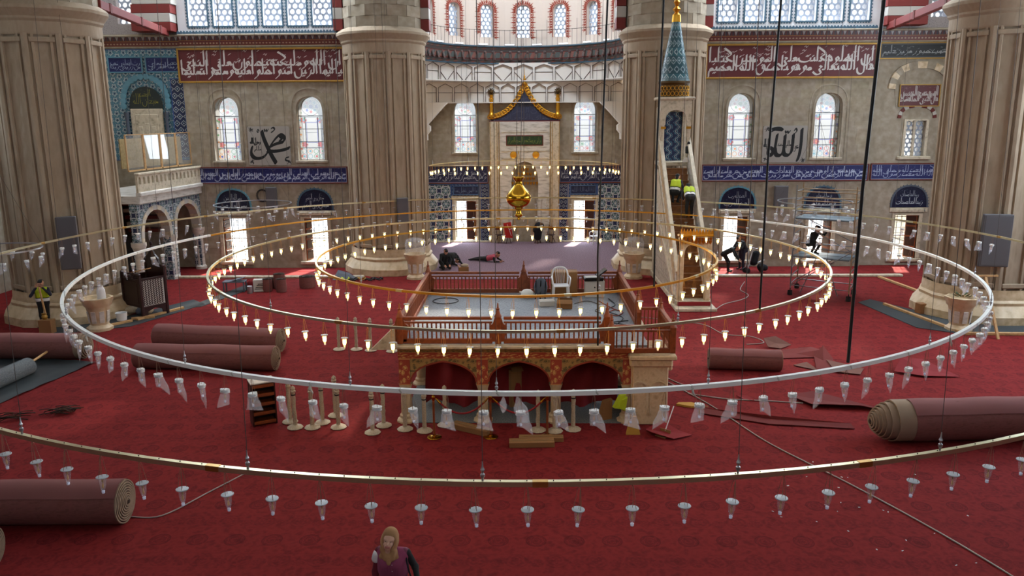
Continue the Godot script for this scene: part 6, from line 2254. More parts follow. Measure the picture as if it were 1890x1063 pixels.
func carpet_roll(label: String, a: Vector3, b: Vector3, r: float, out0: float, out1: float, m := "carpet_back", flap := true):
	var d := b - a
	var ln := d.length()
	var n := thing("carpet_roll", label, "rolled carpet", (a + b) / 2 + Vector3(0, r, 0), atan2(-d.z, d.x), "")
	var g := G.new()
	var rows := []
	for j in 13:
		var x := -ln / 2 + ln * j / 12
		var row := PackedVector3Array()
		for i in 28:
			var t := TAU * i / 28
			var q := r * (1 + .012 * sin(i * 2.1 + j * 1.3))
			row.append(Vector3(x, maxf(cos(t) * q, -r), sin(t) * q))
		rows.append(row)
	g.grid(rows, true, false)
	part(n, "outer_layer", g, m)
	part(n, "wound_end", spiral_end(r, -ln / 2, out0, -1.0), "carpet_edge")
	part(n, "wound_end", spiral_end(r, ln / 2, out1, 1.0), "carpet_edge")
	if flap:
		var f := G.new()
		var fr := []
		for j in 13:
			var x := -ln / 2 + ln * j / 12
			var row := PackedVector3Array()
			for i in 7:
				var t := -.2 + i * .2
				row.append(Vector3(x, cos(t) * (r + .012 + .01 * sin(j * 1.1)), sin(t) * (r + .012)))
			fr.append(row)
		f.grid(fr, false, false)
		part(n, "loose_flap", f, "carpet_flap")
	for s in [-1, 1]:
		var c := G.new()
		c.lathe([Vector2(0, 0), Vector2(r * .09, 0), Vector2(r * .09, .02), Vector2(0, .02)], 10, Transform3D(Basis(Vector3(0, 0, 1), -PI / 2 * s), Vector3(s * (ln / 2 + (out1 if s > 0 else out0) + .005), 0, 0)))
		part(n, "dark_core", c, "carpet_edge_dark")

func scrap(label: String, pts: Array, h: float, called := "carpet_scrap", m := "carpet_scrap_red"):  # a cut piece of carpet, its corners lifted by the third number
	var g := G.new()
	var top := []
	for p in pts: top.append(V(p[0], p[2] + h, p[1]))
	var c := Vector3.ZERO
	for p in top: c += p
	c /= top.size()
	c.y -= .02
	for i in top.size():
		var a: Vector3 = top[i]
		var b: Vector3 = top[(i + 1) % top.size()]
		var dn := Vector3(0, -.012, 0)
		g.to(a, b, c, c - Vector3(0, 5, 0))
		g.to(a + dn, b + dn, c + dn, c + Vector3(0, 5, 0))
		g.qo(a, b, b + dn, a + dn, c)
	solo(called, label, "carpet piece", g, m)

func crate(n: Node3D, called: String, s: Vector3, at: Vector3, m, turn := 0.0, flaps := false):
	var g := G.new()
	g.box(at + Vector3(0, s.y / 2, 0), s, Basis(Vector3.UP, turn), .008)
	var b := part(n, called, g, m)
	var t := G.new()
	t.box(at + Vector3(0, s.y + .002, 0), Vector3(s.x * .98, .004, .05), Basis(Vector3.UP, turn))
	part(b, "packing_tape", t, "buff_tape")
	if flaps:
		for k in 2:
			var f := G.new()
			var e := Basis(Vector3.UP, turn)
			f.box(at + e * Vector3(0, s.y + .04, (s.z / 2 + .05) * (1 if k else -1)), Vector3(s.x * .96, .008, .16), e * Basis(Vector3.RIGHT, .6 * (1 if k else -1)))
			part(b, "open_flap", f, m)

func wrapped_post(x: float, d: float, h: float, label: String):
	var n := thing("wrapped_post", label, "post", V(x, 0, d), rng.randf() * TAU, "queue posts wrapped in whitish sheeting")
	var b := G.new()
	b.lathe([Vector2(.17, 0), Vector2(.19, .02), Vector2(.165, .045), Vector2(.07, .07), Vector2(.04, .10)], 9)
	part(n, "wrapped_foot", b, "wrapped_post")
	var g := G.new()
	var rows := []
	for j in 12:
		var row := PackedVector3Array()
		for i in 8: row.append(Vector3(cos(TAU * i / 8), 0, sin(TAU * i / 8)) * rng.randf_range(.040, .056) + Vector3(0, .06 + (h - .12) * j / 11, 0))
		rows.append(row)
	g.grid(rows, true, true)
	part(n, "wrapped_shaft", g, "wrapped_post")
	var t := G.new()
	t.lathe([Vector2(.048, h - .10), Vector2(.062, h - .08), Vector2(.06, h - .05), Vector2(.04, h - .04), Vector2(.055, h - .01), Vector2(.045, h + .03), Vector2(.0, h + .07)], 9)
	part(n, "knotted_head", t, "wrapped_post")
	if rng.randf() < .5:
		var k := G.new()
		k.lathe([Vector2(.056, h - .16), Vector2(.058, h - .13)], 9)
		part(n, "dark_band", k, "dark_line")

func curve3(pts: Array, n := 6) -> Array:
	var out := []
	for i in pts.size() - 1:
		var p0: Vector3 = pts[maxi(i - 1, 0)]
		var p3: Vector3 = pts[mini(i + 2, pts.size() - 1)]
		for k in n: out.append(pts[i].cubic_interpolate(pts[i + 1], p0, p3, k / float(n)))
	out.append(pts[-1])
	return out

func floor_cable(label: String, pts: Array, r: float, m: String):
	var q := []
	for p in pts: q.append(V(p[0], r + (p[2] if p.size() > 2 else 0.0), p[1]))
	var g := G.new()
	g.tube(curve3(q), r, 6)
	solo("floor_cable", label, "cable", g, m)

func urn(x: float, d: float, label: String, fill: String):
	var n := thing("marble_urn", label, "planter", V(x, 0, d))
	var g := G.new()
	g.lathe([Vector2(.42, 0), Vector2(.42, .1), Vector2(.34, .16), Vector2(.30, .2), Vector2(.32, .55), Vector2(.38, .8), Vector2(.44, .86), Vector2(.46, .95), Vector2(.50, 1.02), Vector2(.52, 1.12), Vector2(.44, 1.12), Vector2(.40, 1.0), Vector2(0, 1.0)], 8, Transform3D(Basis(Vector3.UP, PI / 8), Vector3.ZERO))
	part(n, "octagonal_bowl", g, "warm_marble")
	var b := G.new()
	for k in 8:
		var t := TAU * (k + .5) / 8 + PI / 8
		b.box(Vector3(sin(t) * .325, .48, cos(t) * .325), Vector3(.16, .4, .02), Basis(Vector3.UP, t) * Basis(Vector3.RIGHT, .1), .008)
	part(n, "side_panel", b, "marble")
	if fill == "glass":
		var c := G.new()
		c.lathe([Vector2(.44, 1.1), Vector2(.46, 1.6), Vector2(.42, 1.75), Vector2(.2, 1.82), Vector2(0, 1.83)], 8, Transform3D(Basis(Vector3.UP, PI / 8), Vector3.ZERO))
		part(n, "clear_cover", c, "cup_glass")
	elif fill == "leaves":
		for k in 16:
			var l := G.new()
			var a := TAU * k / 16 + rng.randf()
			var dir := Vector3(sin(a), rng.randf_range(.1, .9), cos(a)).normalized()
			var p := Vector3(0, 1.06, 0) + dir * .12
			var q := p + dir * rng.randf_range(.2, .4)
			var s := dir.cross(Vector3.UP).normalized() * .05
			l.quad(p - s * .4, (p + q) / 2 - s, q, (p + q) / 2 + s)
			part(n, "leaf", l, ["leaf_green", "leaf_dry"][k % 2])
	elif fill == "jug":
		var c := G.new()
		c.lathe([Vector2(.12, 1.02), Vector2(.14, 1.1), Vector2(.13, 1.4), Vector2(.08, 1.5), Vector2(.09, 1.55)], 12, Transform3D(Basis(), Vector3(.22, 0, .1)))
		solo("white_bucket", "white plastic container standing on the rim of the marble urn by the wooden lectern", "container", c, "white_plastic", n.position)

func objects():
	mat("offcut_brown", Color(.30, .18, .10), .9)
	mat("offcut_dark", Color(.17, .10, .07), .9)
	mat("pale_cable", Color(.62, .58, .55), .6)
	mat("dark_felt", Color(.22, .24, .25), .95)
	mat("mahogany", Color(.16, .035, .03), .4)
	mat("scaffold_tube", Color(.52, .53, .54), .4, .7)
	mat("scaffold_pale", Color(.60, .50, .38), .5, .5)
	mat("scaffold_deck", Color(.42, .47, .50), .6, .3)
	mat("carpet_flap", Color(.50, .31, .30), .95)
	mat("carpet_scrap_red", Color(.40, .10, .09), .95)
	mat("carpet_scrap_back", Color(.42, .27, .23), .95)
	mat("buff_tape", Color(.55, .42, .25), .5)
	mat("leaf_green", Color(.20, .26, .08), .7)
	mat("leaf_dry", Color(.42, .30, .08), .7)
	mat("screen_black", Color(.03, .03, .035), .25)
	mat("hi_vis", Color(.72, .80, .12), .7)
	mat("fabric_black", Color(.03, .03, .035), .9)
	mat("fabric_navy", Color(.05, .055, .09), .9)
	mat("red_shell", Color(.70, .08, .05), .5)
	mat("stone_blue_grey", Color(.36, .38, .42), .8)
	# carpet rolls
	carpet_roll("carpet roll farther back of the pair behind the dark shelf unit", V(-11.4, 0, 23.9), V(-7.35, 0, 23.3), .36, .0, .10)
	carpet_roll("carpet roll nearer of the pair behind the dark shelf unit", V(-11.0, 0, 21.75), V(-6.95, 0, 21.5), .35, .02, .10)
	carpet_roll("long carpet roll lying behind the grey felt roll at the hall's edge", V(-18, 0, 22.65), V(-13.2, 0, 22.65), .38, 0, .35)
	carpet_roll("thick carpet roll with a spiral end facing across the front of the floor", V(-11.2, 0, 12.75), V(-6.95, 0, 12.85), .39, 0, .06)
	carpet_roll("carpet roll whose dark end barely shows at the corner below the thick spiral one", V(-11.4, 0, 11.15), V(-8.32, 0, 11.3), .36, 0, .04)
	carpet_roll("biggest carpet roll, its layers telescoped into a cone at one end", V(8.45, 0, 16.55), V(11.5, 0, 16.75), .46, .80, .15)
	carpet_roll("short slumped carpet roll among cut scraps past the platform stair", V(5.3, 0, 21.65), V(7.25, 0, 21.45), .29, .0, .02)
	# felt roll on its stick, plastic sheet
	var fr := thing("felt_roll", "roll of light grey felt underlay wound on a timber stick", "roll", Vector3.ZERO)
	var fg := G.new()
	fg.tube([V(-13.82, .24, 21.15), V(-13.95, .24, 19.6), V(-14.2, .24, 17.5)], .24, 20)
	part(fr, "felt_layer", fg, "grey_felt")
	var sk := G.new()
	sk.tube([V(-13.83, .26, 20.9), V(-14.05, .34, 23.1)], .035, 8)
	part(fr, "timber_core", sk, "light_wood")
	var tp := thing("plastic_sheet", "dark grey crumpled plastic sheet spread under the felt roll", "sheet", Vector3.ZERO)
	var tg := G.new()
	var tr := []
	for j in 14:
		var row := PackedVector3Array()
		for i in 18:
			var u := i / 17.0
			var v := j / 13.0
			var l := V(-16.5, 0, 22.9).lerp(V(-16, 0, 18.0), v)
			var r := V(-12.5, 0, 22.2).lerp(V(-13.1, 0, 18.75), v)
			var p: Vector3 = l.lerp(r, u)
			row.append(p + Vector3(0, .02 + .035 * absf(sin(u * 17 + v * 5) * sin(v * 13 - u * 6)), 0))
		tr.append(row)
	tg.grid(tr, false, true)
	part(tp, "crumpled_film", tg, "grey_tarp")
	# scraps
	scrap("long folded carpet strip with a raised edge behind the slumped roll", [[7.0, 23.05, .02], [8.75, 23.35, .12], [8.9, 22.9, .16], [8.6, 22.6, .02], [7.6, 22.5, .02]], .012)
	scrap("upturned curl of carpet backing behind the folded strip", [[7.5, 23.95, .22], [7.9, 24.05, .26], [8.35, 23.9, .03], [7.9, 23.5, .02], [7.55, 23.6, .05]], .012, "carpet_scrap", "carpet_scrap_back")
	scrap("crumpled red carpet offcut beside the slumped roll's end", [[8.6, 22.6, .05], [8.95, 22.9, .3], [9.0, 22.2, .1], [8.6, 21.3, .03], [8.25, 21.4, .03]], .012)
	scrap("small triangle of carpet backing in front of the crumpled offcut", [[7.75, 21.85, .02], [8.2, 22.05, .05], [8.3, 21.35, .02]], .012, "carpet_scrap", "carpet_scrap_back")
	scrap("pale backed carpet wedge nearest the wrapped ring's hanging cable", [[8.75, 22.05, .12], [9.6, 21.5, .03], [9.3, 21.0, .02], [8.7, 21.2, .04]], .012, "carpet_scrap", "carpet_scrap_back")
	scrap("broad red carpet flap lifted in a ridge before the biggest roll", [[6.8, 19.4, .02], [7.1, 18.5, .10], [8.2, 18.35, .12], [8.9, 18.2, .02], [7.55, 19.6, .04]], .012)
	scrap("dark crumpled carpet heap lying beyond the wrapped ring near the outer pier", [[10.3, 21.2, .05], [10.7, 21.7, .3], [11.3, 21.7, .24], [11.9, 20.8, .02], [10.9, 20.8, .05]], .012, "carpet_scrap", "drape_red")
	scrap("flat strip of lifted red carpet running from the broom head to the biggest roll", [[4.35, 18.4, .05], [5.8, 17.75, .09], [7.6, 17.35, .05], [7.6, 17.12, .02], [5.75, 17.4, .02], [4.3, 18.1, .02]], .014)
	scrap("small dark offcut lying alone between the broom head and the ridge flap", [[5.5, 19.35, .02], [5.75, 19.25, .05], [5.85, 18.95, .02], [5.6, 19.05, .02]], .012, "carpet_scrap", "drape_red")
	scrap("dark red rag crumpled at the foot of the stair block", [[2.85, 17.0, .05], [3.25, 17.2, .18], [3.6, 16.9, .06], [3.85, 16.75, .02], [3.4, 16.5, .03], [2.95, 16.7, .1]], .012, "floor_rag", "drape_red")
	# cut strips (firewood-like bundle of twisted offcuts)
	for b in [[-12.1, 17.75, 12, "loose tangle of twisted brown offcut strips nearest the hall's edge"], [-11.2, 18.1, 22, "denser heap of twisted brown offcut strips beside a hanging wire"]]:
		var n := thing("offcut_tangle", b[3], "offcuts", V(b[0], 0, b[1]))
		for k in b[2]:
			var g := G.new()
			var a := rng.randf_range(-.5, .7)
			var c := Vector3(rng.randf_range(-.22, .22), .03 + .012 * (k % 8), rng.randf_range(-.16, .16))
			var dv := Vector3(cos(a), .05, -sin(a)) * rng.randf_range(.16, .42)
			g.tube(curve3([c - dv, c - dv * .3 + Vector3(0, .05, .03), c + dv * .3 + Vector3(0, .02, -.03), c + dv], 4), .011, 5)
			part(n, "twisted_strip", g, ["offcut_brown", "offcut_dark"][k % 2])
	# shelf unit
	var sh := thing("shelf_unit", "dark brown wooden shelf unit with a pale top standing on the carpet", "shelf", V(-6.02, 0, 17.55), .5)
	var fr2 := G.new()
	var w := .52
	var dp := .42
	var h := 1.02
	for s in [-1, 1]: fr2.box(Vector3(s * w / 2, h / 2, 0), Vector3(.03, h, dp), Basis(), .004)
	part(sh, "side_board", fr2, "dark_wood")
	var bb := G.new()
	bb.box(Vector3(0, h / 2, -dp / 2), Vector3(w, h, .02))
	part(sh, "back_board", bb, "dark_wood")
	var tb := G.new()
	tb.box(Vector3(0, h + .015, 0), Vector3(w + .04, .03, dp + .03), Basis(), .005)
	part(sh, "pale_top", tb, "carton_white")
	for k in 5:
		var s := G.new()
		s.box(Vector3(0, .05 + k * .22, .0), Vector3(w - .03, .025, dp - .03))
		s.box(Vector3(0, .085 + k * .22, dp / 2 - .02), Vector3(w - .03, .06, .02))
		part(sh, "shelf_board", s, "brown_wood")
	# wrapped posts
	var posts := [[-5.40, 17.55, .96, "wrapped post farther of the first pair beside the shelf unit"], [-5.18, 17.2, .96, "wrapped post nearer of the first pair beside the shelf unit"], [-4.62, 17.5, .96, "wrapped post farther of the second pair from the shelf unit"], [-4.78, 17.2, .95, "wrapped post nearer of the second pair from the shelf unit"], [-4.42, 17.95, .96, "upright wrapped post standing behind the second and third pairs"], [-4.18, 17.22, .95, "wrapped post with a dark band in front of the lone one behind"], [-3.33, 16.9, .96, "wrapped post farthest forward, alone before the platform corner"], [-3.15, 17.32, .96, "wrapped post just behind the farthest forward one"], [-2.62, 17.1, .92, "wrapped post in front of the end column of the painted arches"], [-2.16, 17.0, .92, "wrapped post between the end column and the first brass rope post"], [-1.73, 17.35, .92, "wrapped post standing under the first painted arch"], [.42, 17.05, .92, "wrapped post beside the middle column, behind the last brass rope post"], [1.22, 17.1, .92, "wrapped post alone before the third painted arch"], [.80, 17.0, .90, "wrapped post close against the middle column of the painted arches"], [-5.62, 23.5, .98, "first of the far wrapped posts beyond the platform, most to the side"], [-5.08, 23.5, .98, "second of the far wrapped posts beyond the platform side"], [-4.62, 23.4, .98, "third of the far wrapped posts, behind a glowing lamp"], [-3.95, 23.3, .98, "wrapped post half hidden at the platform's far side corner"]]
	for q in posts: wrapped_post(q[0], q[1], q[2], q[3])
	# brass rope posts and red ropes
	var rp := [V(-1.90, 0, 16.66), V(-.64, 0, 16.68), V(.62, 0, 16.7)]
	for k in 3:
		var n := thing("rope_post", "brass footed brown rope post, %s" % ["nearest the end column of the arches", "in the middle of the three", "before the middle column of the arches"][k], "rope post", rp[k])
		var b := G.new()
		b.lathe([Vector2(.16, 0), Vector2(.165, .012), Vector2(.15, .025), Vector2(.04, .05), Vector2(.035, .08)], 20)
		part(n, "brass_base", b, "polished_brass")
		var s := G.new()
		s.lathe([Vector2(.026, .06), Vector2(.026, .88)], 12)
		part(n, "brown_shaft", s, "brown_wood")
		var t := G.new()
		t.lathe([Vector2(.03, .87), Vector2(.042, .9), Vector2(.036, .93), Vector2(.045, .96), Vector2(.02, .98), Vector2(.03, 1.0), Vector2(.0, 1.03)], 12)
		part(n, "brass_head", t, "polished_brass")
	for k in 2:
		var a: Vector3 = rp[k] + Vector3(.05, .92, 0)
		var b: Vector3 = rp[k + 1] + Vector3(-.05, .92, 0)
		var n := thing("barrier_rope", "sagging red velvet rope between the %s and the %s" % [["end rope post", "middle rope post"][k], ["middle rope post", "last rope post"][k]], "rope", Vector3.ZERO)
		var pts := []
		for i in 17:
			var t := i / 16.0
			pts.append(a.lerp(b, t) - Vector3(0, .36 * (1 - pow(2 * t - 1, 2)), 0))
		var g := G.new()
		g.tube(pts.slice(1, 16), .022, 8)
		part(n, "velvet_rope", g, "rope_red")
		for e in [[0, 1], [16, 15]]:
			var c := G.new()
			c.tube([pts[e[0]], pts[e[1]].lerp(pts[e[1] + (1 if e[0] == 0 else -1)], .3)], [.012, .03], 8)
			part(n, "brass_hook", c, "polished_brass")
	# cartons and boards before the arches
	var c1 := thing("long_carton", "long cardboard carton lying askew between the first two rope posts", "carton", V(-1.1, 0, 17.02), -.52)
	crate(c1, "carton_body", Vector3(1.0, .13, .24), Vector3.ZERO, "cardboard")
	var c2 := thing("long_carton", "long cardboard carton farther forward, lying across before the arches", "carton", V(.27, 0, 16.22), .04)
	crate(c2, "carton_body", Vector3(.98, .12, .26), Vector3.ZERO, "cardboard")
	var c3 := thing("long_carton", "flat carton behind the forward one, partly hidden by it", "carton", V(.48, 0, 16.5), .0)
	crate(c3, "carton_body", Vector3(.98, .10, .2), Vector3.ZERO, "cardboard")
	var c4 := thing("standing_carton", "tall cardboard piece leaning under the middle painted arch", "carton", V(-.12, 0, 18.6), .5)
	crate(c4, "carton_body", Vector3(.3, .95, .12), Vector3.ZERO, "cardboard", .0, true)
	var c5 := thing("paper_sack", "tan paper sack slumped beside the stair block under the arches", "bag", V(1.98, 0, 17.75), .4)
	var sg := G.new()
	sg.hex([Vector3(-.14, 0, -.1), Vector3(.14, 0, -.1), Vector3(.16, 0, .1), Vector3(-.16, 0, .1), Vector3(-.02, .46, -.06), Vector3(.2, .5, -.05), Vector3(.2, .48, .04), Vector3(-.03, .44, .05)])
	part(c5, "sack", sg, "cardboard")
	var vb := G.new()
	vb.hex([Vector3(-.16, .3, -.02), Vector3(-.02, .26, -.05), Vector3(.0, .28, .07), Vector3(-.12, .3, .08), Vector3(.0, .62, -.03), Vector3(.14, .64, -.04), Vector3(.15, .62, .04), Vector3(.02, .58, .06)])
	vb.hex([Vector3(-.04, .3, .0), Vector3(.1, .2, -.02), Vector3(.14, .24, .06), Vector3(-.02, .3, .1), Vector3(.03, .52, .0), Vector3(.18, .56, .0), Vector3(.18, .54, .06), Vector3(.05, .5, .09)])
	solo("safety_vest", "crumpled yellow safety vest hung on the end column by the stair block", "vest", vb, "hi_vis", V(2.3, .12, 17.45))
	# brooms
	var br := thing("broom", "straw broom leaning on the front of the stair block", "broom", V(2.55, 0, 16.85))
	var bs := G.new()
	bs.hex([Vector3(-.16, 0, -.03), Vector3(.16, 0, -.03), Vector3(.16, 0, .03), Vector3(-.16, 0, .03), Vector3(-.07, .4, -.1), Vector3(.07, .4, -.1), Vector3(.07, .4, -.04), Vector3(-.07, .4, -.04)])
	part(br, "straw_head", bs, "straw")
	var bh := G.new()
	bh.tube([Vector3(0, .38, -.07), Vector3(0, 1.5, -.33)], .014, 7)
	part(br, "broom_stick", bh, "light_wood")
	var bq := thing("floor_broom", "straw broom head lying flat on the carpet beyond the stair block", "broom", V(4.2, 0, 18.6), -.2)
	var bg := G.new()
	bg.extr([Vector2(-.36, .0), Vector2(-.3, .12), Vector2(0, .18), Vector2(.25, .06), Vector2(.25, -.06), Vector2(0, -.1)], 0, .05, Transform3D(Basis(Vector3.RIGHT, Vector3(0, 0, -1), Vector3.UP), Vector3.ZERO))
	part(bq, "straw_head", bg, "straw")
	var bk := G.new()
	bk.tube([Vector3(.24, .03, 0), Vector3(.4, .04, .03)], .016, 6)
	part(bq, "broken_stick", bk, "light_wood")
	var dpn := thing("dustpan", "dustpan with a long white handle lying at the foot of the stair block", "dustpan", V(3.2, 0, 16.75), -.7)
	var dg := G.new()
	dg.box(Vector3(0, .03, 0), Vector3(.26, .02, .24), Basis(Vector3.RIGHT, .1))
	dg.box(Vector3(0, .08, -.11), Vector3(.26, .1, .02))
	part(dpn, "pan", dg, "cardboard")
	var dh := G.new()
	dh.tube([Vector3(0, .1, -.1), Vector3(-.1, .5, -.62)], .012, 6)
	part(dpn, "white_handle", dh, "white_plastic")
	# things on the platform deck
	var Y := 1.885
	var bx := thing("big_carton", "big plain cardboard box standing at the platform's back rail", "carton", V(1.25, Y, 22.75))
	crate(bx, "carton_body", Vector3(.76, .72, .44), Vector3.ZERO, "cardboard")
	var ch := thing("plastic_chair", "white plastic garden chair in front of the big cardboard box", "chair", V(1.13, Y, 22.1), .05)
	plastic_chair(ch)
	var cab := thing("white_cabinet", "low white cabinet with a round lock on the platform", "cabinet", V(2.12, Y, 22.6))
	var cg := G.new()
	cg.box(Vector3(0, .24, 0), Vector3(.56, .48, .4), Basis(), .012)
	part(cab, "body", cg, "carton_white")
	var lk := G.new()
	lk.lathe([Vector2(.02, 0), Vector2(.02, .012), Vector2(0, .013)], 8, Transform3D(Basis(Vector3.RIGHT, PI / 2), Vector3(0, .3, .2)))
	part(cab, "lock", lk, "screen_black")
	var lid := thing("open_case", "black instrument case with its lid raised, lying on the white cabinet", "case", V(2.12, Y + .48, 22.6))
	var lg := G.new()
	lg.box(Vector3(-.04, .05, .06), Vector3(.56, .1, .36), Basis(Vector3.UP, .1), .02)
	part(lid, "case_base", lg, "screen_black")
	var l2 := G.new()
	l2.box(Vector3(.2, .2, -.08), Vector3(.36, .04, .36), Basis(Vector3.UP, .1) * Basis(Vector3.BACK, .62), .02)
	part(lid, "raised_lid", l2, "screen_black")
	var l3 := G.new()
	l3.box(Vector3(-.1, .105, .06), Vector3(.34, .015, .28), Basis(Vector3.UP, .1))
	part(lid, "pale_contents", l3, "carton_white")
	var bg2 := thing("folding_frame", "dark folded metal frame with a pale bag pressed against it on the platform", "frame", V(.55, Y, 22.3))
	for k in 3:
		var g := G.new()
		for s in [-1, 1]: g.tube([Vector3(-.14 + k * .14, 0, -.1 * s), Vector3(-.14 + k * .14 + .02, .55, .1 * s)], .018, 6)
		g.tube([Vector3(-.14 + k * .14, .3, -.08), Vector3(-.14 + k * .14, .34, .1)], .014, 6)
		part(bg2, "metal_leg", g, "screen_black")
	var pb := G.new()
	pb.ball(Vector3(.02, .33, -.05), Vector3(.2, .27, .1), 12)
	part(bg2, "grey_panel", pb, "stone_blue_grey")
	var wb := G.new()
	wb.ball(Vector3.ZERO, Vector3(.2, .14, .15), 10)
	solo("white_sack", "small crumpled white plastic sack beside the folded metal frame", "bag", wb, "wrap_plastic", V(.18, Y + .12, 22.4))
	var wc := thing("white_carton", "small printed white carton lying on the platform deck", "carton", V(.72, Y, 21.45), .12)
	crate(wc, "carton_body", Vector3(.42, .15, .28), Vector3.ZERO, "carton_white")
	var w2 := thing("grey_carton", "flat pale carton just behind the printed white one", "carton", V(1.12, Y, 21.7), .1)
	crate(w2, "carton_body", Vector3(.28, .12, .2), Vector3.ZERO, "carton_white")
	var oc := thing("open_carton", "torn open brown carton with flaps spread on the platform deck", "carton", V(1.2, Y, 21.15), -.1)
	crate(oc, "carton_body", Vector3(.42, .17, .26), Vector3.ZERO, "cardboard", 0.0, true)
	var hp := G.new()
	var hpts := []
	for k in 29: hpts.append(V(-2.13 + .36 * cos(TAU * k / 28), Y + .02, 21.95 + .36 * sin(TAU * k / 28)))
	hp.tube(hpts, .014, 6, false)
	solo("cable_hoop", "thin black cable coiled in a wide hoop on the platform deck", "cable", hp, "black_rubber")
	var cbl := [["black cable snaking along the platform's stair side", [[2.5, 22.2], [2.6, 21.4], [2.3, 20.8], [2.65, 20.0], [2.4, 19.2], [2.7, 18.6]], "black_rubber"], ["orange brown cable curling near the platform's stair corner", [[2.2, 21.9], [2.5, 21.0], [2.72, 20.6], [2.5, 20.2], [2.3, 20.5], [2.55, 20.9]], "rust_paint"], ["grey cable straggling across the platform towards the open carton", [[1.5, 21.6], [1.9, 21.9], [2.2, 21.3], [2.0, 20.7], [2.4, 20.1], [2.1, 19.4]], "cable_grey"], ["thin black cable looped twice at the platform's stair side", [[2.75, 19.7], [2.3, 19.5], [2.2, 19.0], [2.6, 18.7], [2.7, 19.2], [2.2, 19.4], [1.9, 18.6]], "black_rubber"]]
	for c in cbl:
		var q := []
		for p in c[1]: q.append(V(p[0], Y + .015, p[1]))
		var g := G.new()
		g.tube(curve3(q), .013, 6)
		solo("deck_cable", c[0], "cable", g, c[2])
	# floor cables
	floor_cable("long pale cable running from the stair block diagonally to the front of the hall", [[3.85, 20.6], [4.6, 18.9], [4.95, 17.85], [5.45, 16.3], [6.36, 14.47], [7.06, 12.89], [7.6, 11.4], [8.1, 9.6]], .014, "pale_cable")
	floor_cable("pale cable coiled beside the stair block", [[3.6, 20.9], [3.9, 21.0], [4.0, 20.7], [3.75, 20.5], [3.6, 20.75], [3.85, 20.95], [4.3, 20.2], [4.8, 19.9]], .014, "pale_cable")
	floor_cable("pale strip running from the broom head to the ridge flap", [[4.3, 19.5], [5.2, 19.1], [6.2, 18.95], [7.0, 18.8]], .016, "pale_cable")
	floor_cable("thin white cable winding from the pulpit foot over the carpet", [[6.97, 28.3], [7.6, 29.4], [8.5, 30.2], [8.95, 31.0], [8.9, 32.0], [9.5, 33.6]], .016, "pale_cable")
	floor_cable("thin white cable wandering beyond the platform stair", [[3.9, 27.6], [5.2, 27.0], [6.2, 26.4], [6.6, 25.2], [7.4, 24.9], [7.6, 24.2], [7.0, 24.0]], .014, "pale_cable")
	floor_cable("pale cord trailing over the front carpet from the thick spiral roll", [[-6.95, 13.0], [-6.4, 13.05], [-5.9, 14.0], [-5.4, 15.0]], .012, "pale_cable")
	# wooden lectern
	lectern()
	urn(-14.35, 25.95, "marble urn with a white container on its rim before the shadowed loge-side pier", "jug")
	urn(14.45, 25.75, "marble urn filled with dry leaves before the shadowed outer pier", "leaves")
	urn(-4.75, 34.55, "marble urn under a clear cover at the foot of the niche pier", "glass")
	urn(4.85, 34.55, "marble urn under a clear cover at the foot of the pulpit pier", "glass")
	# boards, felt and pots round the piers
	for e in [["grey felt strip laid round the foot of the loge-side shadowed pier", [[-17.6, 26.9], [-15.5, 25.3], [-13.5, 26.3], [-12.2, 29.6], [-13.0, 30.4], [-14.4, 27.6], [-15.6, 26.6], [-17.3, 27.8]]], ["grey felt strip running back from the lectern to the stone step", [[-12.75, 29.0], [-12.2, 29.2], [-10.9, 34.3], [-11.6, 34.5]]], ["grey felt strip laid round the foot of the outer shadowed pier", [[12.75, 29.7], [13.4, 30.2], [15.0, 27.0], [17.2, 26.2], [17.2, 25.0], [14.4, 25.1], [13.2, 26.0]]]]:
		var g := G.new()
		var p := PackedVector2Array()
		for q in e[1]: p.append(Vector2(q[0], q[1]))
		g.extr(p, 0, .02, Transform3D(Basis(Vector3.RIGHT, Vector3(0, 0, -1), Vector3.UP), Vector3.ZERO))
		solo("felt_strip", e[0], "underlay", g, "dark_felt")
	for e in [["timber batten on the felt before the white bucket", V(-14.6, 0, 25.75), V(-13.75, 0, 26.95)], ["timber batten running forward from under the lectern", V(-13.65, 0, 27.1), V(-12.75, 0, 28.9)], ["timber batten across the foot of the lectern", V(-13.9, 0, 27.2), V(-13.2, 0, 27.5)], ["long timber batten edging the felt round the outer pier", V(13.55, 0, 29.3), V(14.3, 0, 25.15)], ["timber batten edging the felt at the hall's far edge", V(14.3, 0, 25.12), V(17.5, 0, 25.0)], ["timber batten slanting back to the stone step by the outer pier", V(15.9, 0, 31.0), V(15.55, 0, 34.4)]]:
		var g := G.new()
		g.bar(e[1] + Vector3(0, .05, 0), e[2] + Vector3(0, .05, 0), .12, .09, .01)
		solo("timber_batten", e[0], "timber", g, "light_wood")
	var pot := G.new()
	pot.lathe([Vector2(.16, 0), Vector2(.19, .26), Vector2(.2, .27), Vector2(.17, .27), Vector2(.15, .05), Vector2(0, .05)], 16)
	solo("paint_bucket", "round white paint bucket at the foot of the loge-side shadowed pier", "bucket", pot, "white_plastic", V(-14.05, .1, 26.85))
	var pot2 := G.new()
	pot2.lathe([Vector2(.07, 0), Vector2(.075, .2), Vector2(0, .2)], 12)
	solo("small_tub", "small narrow white tub beside the round paint bucket", "tub", pot2, "white_plastic", V(-14.5, .1, 26.55))
	var sk2 := thing("sack_heap", "pile of grey cement sacks and wrapped bundles beneath the lectern", "sacks", V(-14.0, .02, 28.0))
